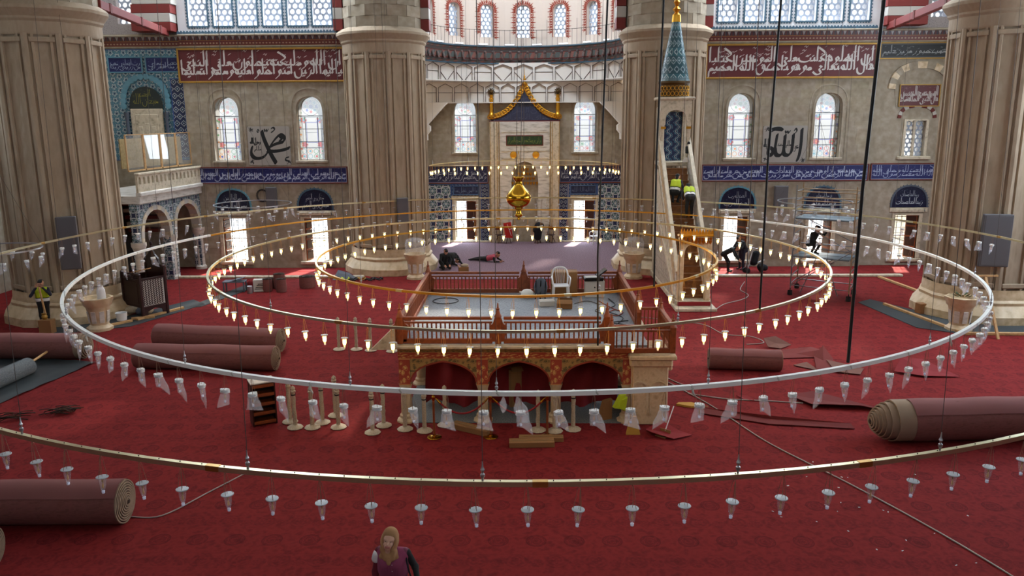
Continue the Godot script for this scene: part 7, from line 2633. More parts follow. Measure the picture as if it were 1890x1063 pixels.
	for k in 4:
		var g := G.new()
		g.ball(Vector3(-.5 + k * .3, .14 + .06 * (k % 2), .1 * (k % 2)), Vector3(.26, .15, .2), 10, Basis(Vector3.UP, k * .7))
		part(sk2, "sack", g, ["stone_blue_grey", "wrapped_post"][k % 2])
	# heap of tools, cartons and rolled offcuts before the step on the loge side
	heap_of_goods()
	var yl := thing("cable_heap", "heap of black and yellow cables with a grey tarp by the niche pier step", "cables", V(-7.1, 0, 34.15))
	for k in 5:
		var g := G.new()
		var pts := []
		var c := Vector3(-.7 + k * .36, .08, .1 * (k % 2))
		for i in 13: pts.append(c + Vector3(cos(TAU * i / 12) * .2, .04 * sin(i * 2.0), sin(TAU * i / 12) * .16))
		g.tube(pts, .03, 6, false)
		part(yl, "cable_coil", g, ["hi_vis", "black_rubber", "gold_line", "black_rubber", "black_rubber"][k])
	var gt := G.new()
	gt.hex([Vector3(-.5, 0, -.2), Vector3(.5, 0, -.25), Vector3(.45, 0, .2), Vector3(-.5, 0, .2), Vector3(-.3, .4, -.15), Vector3(.2, .26, -.15), Vector3(.25, .2, .05), Vector3(-.25, .3, .05)])
	solo("grey_bundle", "grey folded tarp bundle against the niche pier base", "tarp", gt, "stone_blue_grey", V(-7.9, .0, 34.4))
	# speakers on walls and piers
	for s in [[-15.35, 2.0, 26.42, .62, 1.8, .36, "tall grey column loudspeaker on the loge-side shadowed pier"], [15.7, 2.0, 26.42, .9, 1.75, -.2, "tall grey column loudspeaker on the outer shadowed pier"], [-5.35, 2.4, 35.28, .5, 1.1, .3, "grey column loudspeaker low on the niche pier"], [-11.75, 2.85, 37.05, .5, 1.0, 0, "grey column loudspeaker between the two loge-side lunettes"], [11.9, 2.8, 37.05, .62, 1.0, 0, "grey column loudspeaker between the pulpit-side lunettes"]]:
		var n := thing("column_speaker", s[6], "loudspeaker", V(s[0], s[1], s[2]), s[5])
		var g := G.new()
		g.box(Vector3(0, s[4] / 2, 0), Vector3(s[3], s[4], .16), Basis(), .02)
		part(n, "cabinet", g, "grey_speaker")
		var q := G.new()
		q.box(Vector3(0, s[4] / 2, .085), Vector3(s[3] * .86, s[4] * .94, .012), Basis(), .004)
		part(n, "mesh_front", q, "grey_speaker")
		var b := G.new()
		b.box(Vector3(0, s[4] / 2, -.1), Vector3(.1, .3, .08))
		part(n, "wall_bracket", b, "steel")
	# coil of wire on the wall
	var wc2 := G.new()
	for k in 3:
		var pts := []
		for i in 17: pts.append(V(-12.2 + cos(TAU * i / 16) * (.22 + .03 * k), 3.45 + sin(TAU * i / 16) * (.26 + .02 * k), 37.12))
		wc2.tube(pts, .012, 5, false)
	solo("wire_coil", "coil of dark wire hung on the wall below the blue inscription", "cable", wc2, "dark_line")
	scaffold()
	# things at the outer pier
	var bw := thing("wooden_box", "small brown wooden box at the foot of the outer shadowed pier", "box", V(14.35, .02, 28.0), .2)
	crate(bw, "box_body", Vector3(.42, .36, .3), Vector3.ZERO, "stair_wood")
	var tpole := thing("t_pole", "pale timber T-shaped prop leaning against the outer shadowed pier", "prop", V(15.1, 0, 24.6))
	var tpg := G.new()
	tpg.bar(Vector3(0, .0, 0), Vector3(-.12, 1.85, -.9), .08, .05)
	part(tpole, "upright", tpg, "light_wood")
	var tpc := G.new()
	tpc.bar(Vector3(-.5, 1.87, -.9), Vector3(.28, 1.87, -.9), .06, .05)
	part(tpole, "crosspiece", tpc, "light_wood")
	var pole2 := thing("second_prop", "second pale timber prop standing nearer the hall's far edge", "prop", V(16.4, 0, 25.0))
	var p2g := G.new()
	p2g.bar(Vector3(0, 0, 0), Vector3(.25, 2.15, -.6), .07, .05)
	part(pole2, "upright", p2g, "light_wood")
	var p3g := G.new()
	p3g.box(Vector3(.3, 2.15, -.6), Vector3(.3, .12, .12), Basis(), .02)
	part(pole2, "brass_head", p3g, "gold_line")
	# side bay goods on the loge edge
	var cart := thing("standing_carton", "brown carton with a brass pot on it beside the worker in a vest", "carton", V(-15.85, .02, 25.45))
	crate(cart, "carton_body", Vector3(.42, .46, .3), Vector3.ZERO, "cardboard")
	var bp := G.new()
	bp.lathe([Vector2(.06, 0), Vector2(.1, .08), Vector2(.07, .16), Vector2(.09, .2)], 12)
	solo("brass_pot", "small brass pot on the brown carton beside the worker", "pot", bp, "gold_line", V(-15.9, .49, 25.45))
	# chairs and stands by the niche
	for k in 2:
		var n := thing("wood_chair", "small dark wooden folding chair at the %s foot of the niche" % ["loge-side", "pulpit-side"][k], "chair", V([-1.35, 1.5][k], .06, 44.3), [.4, -.5][k])
		for s in [-1, 1]:
			var g := G.new()
			g.tube([Vector3(s * .18, 0, .2), Vector3(s * .18, .95, -.18)], .02, 6)
			g.tube([Vector3(s * .18, 0, -.2), Vector3(s * .18, .45, .18)], .02, 6)
			part(n, "leg", g, "dark_wood")
		var se := G.new()
		se.box(Vector3(0, .45, 0), Vector3(.4, .04, .36), Basis(), .01)
		part(n, "seat", se, "dark_wood")
		var bk3 := G.new()
		bk3.box(Vector3(0, .82, -.14), Vector3(.4, .22, .03), Basis(Vector3.RIGHT, .3), .01)
		part(n, "backrest", bk3, "brown_wood")
	var pc2 := thing("plastic_chair", "white plastic garden chair beside the bright pulpit-side low window", "chair", V(3.95, .03, 44.0), -1.2)
	plastic_chair(pc2)
	var rs := thing("red_jacket", "red jacket hung over a small stand before the niche", "jacket", V(-.85, .05, 44.1), .3)
	var rg := G.new()
	rg.hex([Vector3(-.2, .35, -.06), Vector3(.22, .3, -.06), Vector3(.22, .3, .1), Vector3(-.2, .35, .1), Vector3(-.3, 1.15, -.05), Vector3(.12, 1.2, -.05), Vector3(.12, 1.2, .06), Vector3(-.3, 1.15, .06)])
	part(rs, "jacket_shell", rg, "red_shell")
	var rb := G.new()
	rb.bar(Vector3(-.1, 1.1, .09), Vector3(.12, .45, .12), .05, .02)
	rb.bar(Vector3(.0, .8, .11), Vector3(.2, .85, .1), .05, .02)
	part(rs, "pale_stripe", rb, "white_plastic")
	var rst := G.new()
	for s in [-1, 1]: rst.tube([Vector3(s * .15, 0, 0), Vector3(0, .5, 0)], .02, 6)
	part(rs, "stand_leg", rst, "dark_wood")
	var mb2 := thing("mixed_bag", "small brown parcel with a cloth on it near the kneeling man", "parcel", V(-2.75, .03, 36.0), .2)
	crate(mb2, "parcel_body", Vector3(.45, .22, .3), Vector3.ZERO, "cardboard")
	var mc := G.new()
	mc.ball(Vector3(.05, .28, 0), Vector3(.2, .09, .15), 8)
	part(mb2, "cloth", mc, "wrapped_post")
	# paper bits on the front carpet
	for k in 26:
		var g := G.new()
		var p := V(rng.randf_range(4.5, 8.2), .008, rng.randf_range(11.5, 15.5))
		var a := rng.randf() * TAU
		g.box(Vector3.ZERO, Vector3(rng.randf_range(.02, .05), .006, .016), Basis(Vector3.UP, a) * Basis(Vector3.RIGHT, .2))
		solo("paper_scrap", "tiny white paper scrap littering the red carpet by the long pale cable", "litter", g, "white_plastic", p, "paper scraps by the long pale cable")

func plastic_chair(n: Node3D):
	for k in [[-.2, .2], [.2, .2], [-.19, -.2], [.19, -.2]]:
		var g := G.new()
		g.bar(Vector3(k[0] * 1.15, 0, k[1] * 1.1), Vector3(k[0], .43, k[1]), .05, .045, .01)
		part(n, "leg", g, "white_plastic")
	var s := G.new()
	s.box(Vector3(0, .43, 0), Vector3(.46, .03, .44), Basis(), .012)
	part(n, "seat", s, "white_plastic")
	var b := G.new()
	var pts := [Vector3(-.21, .43, -.2), Vector3(-.22, .7, -.25), Vector3(-.15, .86, -.28), Vector3(0, .9, -.29), Vector3(.15, .86, -.28), Vector3(.22, .7, -.25), Vector3(.21, .43, -.2)]
	b.tube(curve3(pts, 4), .026, 7)
	part(n, "back_frame", b, "white_plastic")
	for k in 5:
		var g := G.new()
		var x := -.13 + k * .065
		g.bar(Vector3(x * .8, .45, -.2), Vector3(x, .87, -.28), .035, .012)
		part(n, "back_slat", g, "white_plastic")
	for q in [-1, 1]:
		var g := G.new()
		g.tube(curve3([Vector3(q * .22, .66, -.24), Vector3(q * .26, .66, 0), Vector3(q * .25, .62, .2), Vector3(q * .22, .43, .2)], 4), .022, 6)
		part(n, "armrest", g, "white_plastic")

func lectern():
	var n := thing("carved_lectern", "dark carved wooden lectern chair with pierced white-backed side panel", "lectern", V(-13.78, .02, 28.15), -.6)
	var w := 1.15
	var d := .95
	var post := func(x, z, h):
		var g := G.new()
		g.box(Vector3(x, h / 2, z), Vector3(.1, h, .1), Basis(), .015)
		g.lathe([Vector2(.05, h), Vector2(.07, h + .03), Vector2(.03, h + .06), Vector2(0, h + .1)], 8, Transform3D(Basis(), Vector3(x, 0, z)))
		part(n, "corner_post", g, "mahogany")
	for k in [[-w / 2, d / 2, 1.55], [w / 2, d / 2, 1.55], [-w / 2, -d / 2, 1.9], [w / 2, -d / 2, 1.75]]: post.call(k[0], k[1], k[2])
	var f := G.new()
	f.box(Vector3(0, .86, d / 2), Vector3(w - .1, 1.0, .04))
	f.box(Vector3(0, .86, d / 2 + .025), Vector3(w - .3, .8, .02), Basis(), .01)
	part(n, "front_panel", f, "mahogany")
	var bk := G.new()
	bk.box(Vector3(0, 1.1, -d / 2), Vector3(w - .1, 1.4, .04))
	part(n, "back_panel", bk, "mahogany")
	var ct := G.new()
	ct.extr([Vector2(-.45, 0), Vector2(.45, 0), Vector2(.4, .2), Vector2(.2, .34), Vector2(.08, .48), Vector2(0, .7), Vector2(-.08, .48), Vector2(-.2, .34), Vector2(-.4, .2)], -.03, .03, Transform3D(Basis(), Vector3(-.1, 1.8, -d / 2)), true)
	ct.ball(Vector3(-.1, 2.52, -d / 2), Vector3(.07, .09, .05), 8)
	part(n, "carved_crest", ct, "mahogany")
	for s in [-1, 1]:
		var b := G.new()
		b.box(Vector3(s * w / 2, .86, 0), Vector3(.02, .96, d - .12))
		var sp := part(n, "side_panel", b, "carton_white" if s > 0 else "mahogany")
		var lt := G.new()
		for j in 12:
			for i in 8:
				var c := Vector3(s * (w / 2 + .02), .42 + j * .08, -d / 2 + .12 + i * .1)
				lt.bar(c, c + Vector3(0, .045, .075), .022, .022)
				lt.bar(c + Vector3(0, .045, .075), c + Vector3(0, .08, .03), .022, .022)
		part(sp, "pierced_lattice", lt, "mahogany")
		var ar := G.new()
		ar.bar(Vector3(s * w / 2, 1.38, d / 2), Vector3(s * w / 2, 1.38, -d / 2), .08, .08, .01)
		ar.bar(Vector3(s * w / 2, .36, d / 2), Vector3(s * w / 2, .36, -d / 2), .08, .08, .01)
		part(n, "side_rail", ar, "mahogany")
		var lg := G.new()
		lg.extr([Vector2(-d / 2 + .05, 0), Vector2(-d / 2 + .16, .0), Vector2(-d / 2 + .2, .2), Vector2(0, .3), Vector2(d / 2 - .2, .2), Vector2(d / 2 - .16, 0), Vector2(d / 2 - .05, 0), Vector2(d / 2 - .05, .36), Vector2(-d / 2 + .05, .36)], -.02, .02, Transform3D(Basis(Vector3(0, 0, 1), Vector3.UP, Vector3(-1, 0, 0)), Vector3(s * w / 2, 0, 0)), true)
		part(n, "arched_apron", lg, "mahogany")
	for k in 11:
		var g := G.new()
		g.lathe([Vector2(.015, 0), Vector2(.022, .06), Vector2(.012, .12), Vector2(.015, .17)], 6, Transform3D(Basis(), Vector3(-w / 2 + .1 + k * (w - .2) / 10, 1.37, d / 2)))
		part(n, "rail_spindle", g, "mahogany")
	var rl := G.new()
	rl.bar(Vector3(-w / 2, 1.56, d / 2), Vector3(w / 2, 1.56, d / 2), .06, .05, .01)
	rl.bar(Vector3(-w / 2, 1.36, d / 2), Vector3(w / 2, 1.36, d / 2), .06, .05, .01)
	part(n, "front_rail", rl, "mahogany")
	var bd := G.new()
	bd.bar(Vector3(.1, 1.62, d / 2 - .05), Vector3(.75, 1.78, d / 2 - .3), .2, .03)
	part(n, "reading_board", bd, "light_wood")

func heap_of_goods():
	var n := thing("long_table_frame", "low grey bench frame buried in tools before the loge-side step", "bench", V(-11.9, 0, 32.0), .1)
	var g := G.new()
	g.box(Vector3(0, .42, 0), Vector3(.9, .04, .5), Basis(), .01)
	part(n, "bench_top", g, "stone_blue_grey")
	for k in [[-.4, .2], [.4, .2], [-.4, -.2], [.4, -.2]]:
		var l := G.new()
		l.bar(Vector3(k[0], 0, k[1]), Vector3(k[0], .42, k[1]), .05, .05)
		part(n, "leg", l, "stone_blue_grey")
	var items := [["bent sheet of blue grey board tilted on the bench frame", V(-11.9, .46, 32.0), Vector3(.8, .03, .4), "stone_blue_grey", Basis(Vector3.BACK, .25)], ["reddish brown sack heaped behind the bench frame", V(-11.2, 0, 32.3), Vector3(.5, .5, .4), "drape_red", Basis()], ["printed white carton leaning on the reddish sack", V(-10.85, 0, 32.0), Vector3(.52, .5, .3), "carton_white", Basis(Vector3.UP, .2)], ["round pale tin before the printed white carton", V(-11.15, 0, 31.6), Vector3(.2, .3, .2), "steel", Basis()]]
	for it in items:
		var t := thing(["grey_sheet", "red_sack", "printed_carton", "metal_tin"][items.find(it)], it[0], "goods", it[1])
		var b := G.new()
		if it[3] == "drape_red": b.ball(Vector3(0, .24, 0), it[2] * Vector3(.6, .5, .6), 10)
		elif it[3] == "steel": b.lathe([Vector2(.11, 0), Vector2(.11, .28), Vector2(.1, .3), Vector2(0, .3)], 12)
		else: b.box(Vector3(0, it[2].y / 2, 0), it[2], it[4], .01)
		part(t, "body", b, it[3])
		if it[3] == "carton_white":
			var p := G.new()
			for j in 4: p.box(Vector3(.0 + .02 * j, .12 + j * .07, .155), Vector3(.36 - .05 * j, .03, .004), it[4])
			part(t, "printed_line", p, "screen_black")
	var rolls := [[-10.2, 32.5, .62, .24, "tallest upright offcut roll in the group before the loge-side step"], [-10.55, 32.0, .5, .2, "upright offcut roll leaning beside the tallest one"], [-9.95, 31.9, .52, .22, "upright offcut roll nearest the viewer in the group"], [-10.65, 32.6, .4, .22, "short offcut roll behind the leaning one"], [-9.1, 32.75, .46, .34, "squat drum of rolled brown carpet standing apart from the group"]]
	for r in rolls:
		var t := thing("offcut_roll", r[4], "rolled carpet", V(r[0], 0, r[1]), rng.randf() * 3)
		var b := G.new()
		b.lathe([Vector2(r[3] * .92, 0), Vector2(r[3], .1), Vector2(r[3] * .97, r[2])], 14)
		part(t, "outer_layer", b, "carpet_back")
		var tp := G.new()
		for k in 4: tp.lathe([Vector2(r[3] * (.97 - k * .24), r[2] - .0), Vector2(r[3] * (.97 - k * .24), r[2] + .02 + .01 * (k % 2)), Vector2(r[3] * (.78 - k * .24), r[2] + .015)], 14)
		part(t, "wound_end", tp, "carpet_edge_dark")

func scaffold():
	var n := thing("scaffold_tower", "grey tubular scaffold tower on castors standing before the wall", "scaffold", Vector3.ZERO)
	var P := [V(10.62, 0, 31.1), V(12.45, 0, 29.9), V(13.15, 0, 31.15), V(11.3, 0, 32.35)]
	var pairs := [[0, 3], [1, 2]]
	for k in 4:
		var c := G.new()
		c.lathe([Vector2(.09, .0), Vector2(.1, .05), Vector2(.09, .18)], 10, Transform3D(Basis(), P[k]))
		c.tube([P[k] + Vector3(0, .1, 0), P[k] + Vector3(0, .3, 0)], .02, 6)
		part(n, "castor", c, "black_rubber")
		var t := G.new()
		t.tube([P[k] + Vector3(0, .28, 0), P[k] + Vector3(0, 4.35, 0)], .026, 8)
		part(n, "upright_tube", t, "scaffold_pale" if k % 2 else "scaffold_tube")
	for pr in pairs:
		for j in 12:
			var y := .45 + j * .33
			var t := G.new()
			t.tube([P[pr[0]] + Vector3(0, y, 0), P[pr[1]] + Vector3(0, y, 0)], .023, 6)
			part(n, "rung", t, "scaffold_tube")
	for y in [.4, 1.9, 3.35, 3.75, 4.1]:
		for e in [[0, 1], [3, 2]]:
			var t := G.new()
			t.tube([P[e[0]] + Vector3(0, y, 0), P[e[1]] + Vector3(0, y, 0)], .02, 6)
			part(n, "ledger_tube", t, "scaffold_pale" if y > 3.5 else "scaffold_tube")
	for e in [[0, 1, .4, 1.9], [3, 2, .4, 1.9], [1, 0, 1.9, 3.0], [2, 3, 2.0, 3.0]]:
		var t := G.new()
		t.tube([P[e[0]] + Vector3(0, e[2], 0), P[e[1]] + Vector3(0, e[3], 0)], .018, 6)
		part(n, "brace_tube", t, "scaffold_tube")
	var q: Vector3 = (P[1] - P[0]).normalized()
	var a := atan2(-q.z, q.x)
	var mid: Vector3 = (P[0] + P[1] + P[2] + P[3]) / 4
	for y in [1.55, 3.05]:
		for k in 2:
			var d := G.new()
			d.box(mid + Vector3(0, y, 0) + Basis(Vector3.UP, a) * Vector3(0, 0, -.35 + k * .7), Vector3(2.1, .06, .62), Basis(Vector3.UP, a), .01)
			part(n, "deck_board", d, "scaffold_deck")
	# a second, lower trestle platform beside it on the tower
	var tr := G.new()
	for s in [-1, 1]: tr.tube([mid + Basis(Vector3.UP, a) * Vector3(.7 * s, 0, .5) + Vector3(0, .1, 0), mid + Basis(Vector3.UP, a) * Vector3(.2 * s, 0, .5) + Vector3(0, 1.5, 0)], .02, 6)
	part(n, "folding_strut", tr, "scaffold_tube")

# ---------------------------------------------------------------- people
# bones: [a, b, radius a, radius b, colour]; one smooth skin over all of them, meshed as surface nets
func skin(bones: Array, cell: float, k := .03) -> G:
	var lo := Vector3(1e9, 1e9, 1e9)
	var hi := -lo
	for b in bones:
		var r: float = maxf(b[2], b[3]) + k + cell * 2
		for p in [b[0], b[1]]:
			lo = lo.min(p - Vector3.ONE * r); hi = hi.max(p + Vector3.ONE * r)
	var n := Vector3i(((hi - lo) / cell).ceil()) + Vector3i.ONE
	var f := PackedFloat32Array()
	f.resize(n.x * n.y * n.z)
	f.fill(1e3)
	var who := PackedByteArray()
	who.resize(f.size())
	var near := PackedFloat32Array()
	near.resize(f.size())
	near.fill(1e3)
	var sy := n.x
	var sz := n.x * n.y
	for bi in bones.size():
		var b: Array = bones[bi]
		var a: Vector3 = b[0]
		var ab: Vector3 = b[1] - a
		var l2 := maxf(ab.length_squared(), 1e-9)
		var ra: float = b[2]
		var dr: float = b[3] - ra
		var m: float = maxf(b[2], b[3]) + k + cell * 2
		var i0 := Vector3i(((a.min(b[1]) - Vector3.ONE * m - lo) / cell).floor()).clamp(Vector3i.ZERO, n - Vector3i.ONE)
		var i1 := Vector3i(((a.max(b[1]) + Vector3.ONE * m - lo) / cell).ceil()).clamp(Vector3i.ZERO, n - Vector3i.ONE)
		for z in range(i0.z, i1.z + 1):
			for y in range(i0.y, i1.y + 1):
				var at := i0.x + y * sy + z * sz
				for x in range(i0.x, i1.x + 1):
					var p := lo + Vector3(x, y, z) * cell - a
					var t := clampf(p.dot(ab) / l2, 0, 1)
					var d := (p - ab * t).length() - ra - dr * t
					if d < near[at]:
						near[at] = d
						who[at] = bi
					var e := f[at]
					var h := maxf(k - absf(d - e), 0.0) / k
					f[at] = minf(d, e) - h * h * k * .25
					at += 1
	var g := G.new()
	g.tint = true
	var id := {}
	var off := [0, 1, sy, sy + 1, sz, sz + 1, sz + sy, sz + sy + 1]
	var ed := [[0, 1], [2, 3], [4, 5], [6, 7], [0, 2], [1, 3], [4, 6], [5, 7], [0, 4], [1, 5], [2, 6], [3, 7]]
	for z in n.z - 1:
		for y in n.y - 1:
			for x in n.x - 1:
				var c := x + y * sy + z * sz
				var s := f[c] < 0
				if (f[c + 1] < 0) == s and (f[c + sy] < 0) == s and (f[c + sy + 1] < 0) == s and (f[c + sz] < 0) == s and (f[c + sz + 1] < 0) == s and (f[c + sz + sy] < 0) == s and (f[c + sz + sy + 1] < 0) == s: continue
				var p := Vector3.ZERO
				var q := 0
				for e in ed:
					var u := f[c + off[e[0]]]
					var v := f[c + off[e[1]]]
					if (u < 0) == (v < 0): continue
					var t := u / (u - v)
					var i: int = e[0]
					var j: int = e[1]
					p += Vector3(i & 1, (i >> 1) & 1, i >> 2).lerp(Vector3(j & 1, (j >> 1) & 1, j >> 2), t)
					q += 1
				id[c] = g.v.size()
				g.col = bones[who[c]][4]
				var gr := Vector3(f[c + 1] - f[c], f[c + sy] - f[c], f[c + sz] - f[c])
				g.put(lo + (Vector3(x, y, z) + p / q) * cell, gr.normalized() if gr.length() > 1e-9 else Vector3.UP, Vector2.ZERO)
	for c in id:
		for ax in 3:
			var st: int = [1, sy, sz][ax]
			if (f[c] < 0) == (f[c + st] < 0): continue
			var u: int = [sy, sz, 1][ax]
			var w: int = [sz, 1, sy][ax]
			if not (id.has(c - u) and id.has(c - w) and id.has(c - u - w)): continue
			var q := [id[c], id[c - u], id[c - u - w], id[c - w]]
			if f[c] < 0: g.ix.append_array(PackedInt32Array([q[0], q[2], q[1], q[0], q[3], q[2]]))
			else: g.ix.append_array(PackedInt32Array([q[0], q[1], q[2], q[0], q[2], q[3]]))
	# smooth normals from the faces
	var nn := PackedVector3Array()
	nn.resize(g.v.size())
	for i in range(0, g.ix.size(), 3):
		var fn := (g.v[g.ix[i + 2]] - g.v[g.ix[i]]).cross(g.v[g.ix[i + 1]] - g.v[g.ix[i]])
		for j in 3: nn[g.ix[i + j]] += fn
	for i in nn.size(): g.n[i] = nn[i].normalized()
	return g

func hand_bones(w: Vector3, dir: Vector3, palm: Vector3, s: float, curl: float, c: Color) -> Array:  # s: side on which the thumb leaves
	var out := []
	var side := dir.cross(palm).normalized() * s
	var e := w + dir * .085
	out.append([w, w + dir * .03, .026, .028, c])
	for k in 4:
		var b := w + dir * .08 + side * (.03 - .02 * k)
		out.append([w + dir * .02 + side * (.016 - .011 * k), b, .016, .013, c])
		var l: float = [.068, .076, .070, .054][k]
		var d1 := (dir + palm * curl * .6).normalized()
		var d2 := (dir + palm * curl * 1.6).normalized()
		out.append([b, b + d1 * l * .55, .0095, .0085, c])
		out.append([b + d1 * l * .55, b + d1 * l * .55 + d2 * l * .5, .0085, .007, c])
	var tb := w + dir * .025 + side * .028
	out.append([w + dir * .015 + side * .012, tb, .016, .013, c])
	var td := (dir * .8 + side * .6 + palm * .3).normalized()
	out.append([tb, tb + td * .035, .012, .010, c])
	out.append([tb + td * .035, tb + td * .035 + (dir + palm * .5).normalized() * .028, .010, .008, c])
	return out

# joints: dictionary of points in the person's own axes, +z the way they face
func figure(label: String, at: Vector3, turn: float, J: Dictionary, C: Dictionary, cell := .022, s := 1.0) -> Node3D:
	var n := thing("person", label, "person", at, turn)
	var B := []
	var up: Vector3 = (J.chest - J.hip).normalized()
	var rt: Vector3 = (J.shl - J.shr).normalized()
	for k in [-1, 1]:
		B.append([J.hip + rt * .075 * k, J.chest + rt * .085 * k - up * .02, .115 * s, .115 * s, C.top])
		B.append([J.hip + rt * .06 * k - up * .03, J.hip + rt * .08 * k, .115 * s, .12 * s, C.legs])
	B.append([J.shl - rt * .03, J.shr + rt * .03, .068, .068, C.top])
	B.append([J.chest, J.neck, .07, .052, C.top])
	B.append([J.neck - up * .03, J.head, .05, .05, C.skin])
	for q in ["l", "r"]:
		var sl: Color = C.get("sleeve" + q, C.get("sleeve", C.top))
		B.append([J["sh" + q], J["el" + q], .058 * s, .046 * s, sl])
		B.append([J["el" + q], J["wr" + q], .046 * s, .034, sl])
		B.append([J["hp" + q], J["kn" + q], .095 * s, .066 * s, C.legs])
		B.append([J["kn" + q], J["an" + q], .066 * s, .045, C.legs])
		B.append([J["an" + q] + Vector3(0, -.02, 0), J["to" + q], .042, .034, C.shoe])
	var hf: Vector3 = J.get("face", Vector3(0, 0, 1)).normalized()
	var hu: Vector3 = J.get("crown", Vector3.UP)
	hu = (hu - hf * hu.dot(hf)).normalized()
	var body := skin(B, cell)
	# head and hands on finer grids of their own, added to the body's mesh
	var H := []
	var hc: Vector3 = J.head
	var hr := hu.cross(hf)
	H.append([hc + hu * .05 - hf * .02, hc + hu * .06 - hf * .015, .098, .098, C.skin])
	H.append([hc + hu * .04 + hf * .03, hc - hu * .06 + hf * .045, .072, .048, C.skin])
	H.append([hc - hu * .10 - hf * .01, hc - hu * .02, .052, .06, C.skin])
	H.append([hc + hu * .015 + hf * .10, hc - hu * .018 + hf * .118, .010, .014, C.skin])
	for q in [-1, 1]:
		H.append([hc + hr * .092 * q + hu * .01, hc + hr * .094 * q - hu * .03 - hf * .01, .014, .010, C.skin])
		H.append([hc + hr * .014 * q + hu * .034 + hf * .093, hc + hr * .05 * q + hu * .036 + hf * .078, .010, .010, C.skin])
		H.append([hc + hr * .04 * q - hu * .02 + hf * .075, hc + hr * .03 * q - hu * .05 + hf * .075, .022, .018, C.skin])
	H.append([hc + hr * .02 - hu * .052 + hf * .096, hc - hr * .02 - hu * .052 + hf * .096, .009, .009, Color(.42, .15, .13)])
	body.add(skin(H, minf(cell * .4, .009), .02))
	for q in ["l", "r"]:
		var dir: Vector3 = (J["wr" + q] - J["el" + q]).normalized()
		if J.has("hd" + q): dir = J["hd" + q].normalized()
		var palm: Vector3 = (J.get("palm" + q, Vector3(0, 0, 1)) as Vector3)
		palm = (palm - dir * palm.dot(dir)).normalized()
		body.add(skin(hand_bones(J["wr" + q], dir, palm, 1.0 if q == "l" else -1.0, J.get("curl", .5), C.skin), .006, .008))
	part(n, "body", body, "body_paint")
	var ey := G.new()
	for q in [-1, 1]: ey.ball(hc + hr * .032 * q + hu * .018 + hf * .088, Vector3(.012, .007, .008), 8, Basis(hr, hu, hf))
	part(n, "eyes", ey, "screen_black")
	if C.has("hair"):
		var hg := []
		hg.append([hc + hu * .075 - hf * .03, hc + hu * .08 + hf * .02, .092, .08, Color.WHITE])
		hg.append([hc + hu * .05 - hf * .05, hc - hu * .02 - hf * .06, .088, .06, Color.WHITE])
		part(n, "hair", skin(hg, .012, .02), C.hair)
	if C.has("vest"):
		var vg := []
		for k in [-1, 1]: vg.append([J.hip + rt * .08 * k + up * .08, J.chest + rt * .09 * k + up * .02, .128 * s, .126 * s, Color.WHITE])
		vg.append([J.shl - rt * .06, J.shr + rt * .06, .078, .078, Color.WHITE])
		var vv := part(n, "safety_vest", skin(vg, .02), "fabric_navy")
		var yb := []
		for k in [-1, 1]: yb.append([J.hip.lerp(J.chest, .62) + rt * .085 * k, J.chest + rt * .09 * k + up * .03, .134 * s, .128 * s, Color.WHITE])
		yb.append([J.shl - rt * .05, J.shr + rt * .05, .08, .08, Color.WHITE])
		part(vv, "yellow_yoke", skin(yb, .018), "hi_vis")
		var st := []
		for k in [-1, 1]: st.append([J.hip.lerp(J.chest, .28) + rt * .082 * k, J.hip.lerp(J.chest, .33) + rt * .082 * k, .133 * s, .133 * s, Color.WHITE])
		part(vv, "reflective_band", skin(st, .016), "white_plastic")
	return n

func pose(o := {}) -> Dictionary:  # standing, arms down
	var J := {"hip": Vector3(0, .95, 0), "chest": Vector3(0, 1.32, .0), "neck": Vector3(0, 1.46, .0), "head": Vector3(0, 1.58, .03), "shl": Vector3(.19, 1.40, 0), "shr": Vector3(-.19, 1.40, 0), "ell": Vector3(.25, 1.12, 0), "elr": Vector3(-.25, 1.12, 0), "wrl": Vector3(.24, .88, .08), "wrr": Vector3(-.24, .88, .08), "hpl": Vector3(.09, .92, 0), "hpr": Vector3(-.09, .92, 0), "knl": Vector3(.10, .50, .03), "knr": Vector3(-.10, .50, .03), "anl": Vector3(.10, .09, 0), "anr": Vector3(-.10, .09, 0), "tol": Vector3(.12, .035, .16), "tor": Vector3(-.12, .035, .16)}
	for k in o: J[k] = o[k]
	return J

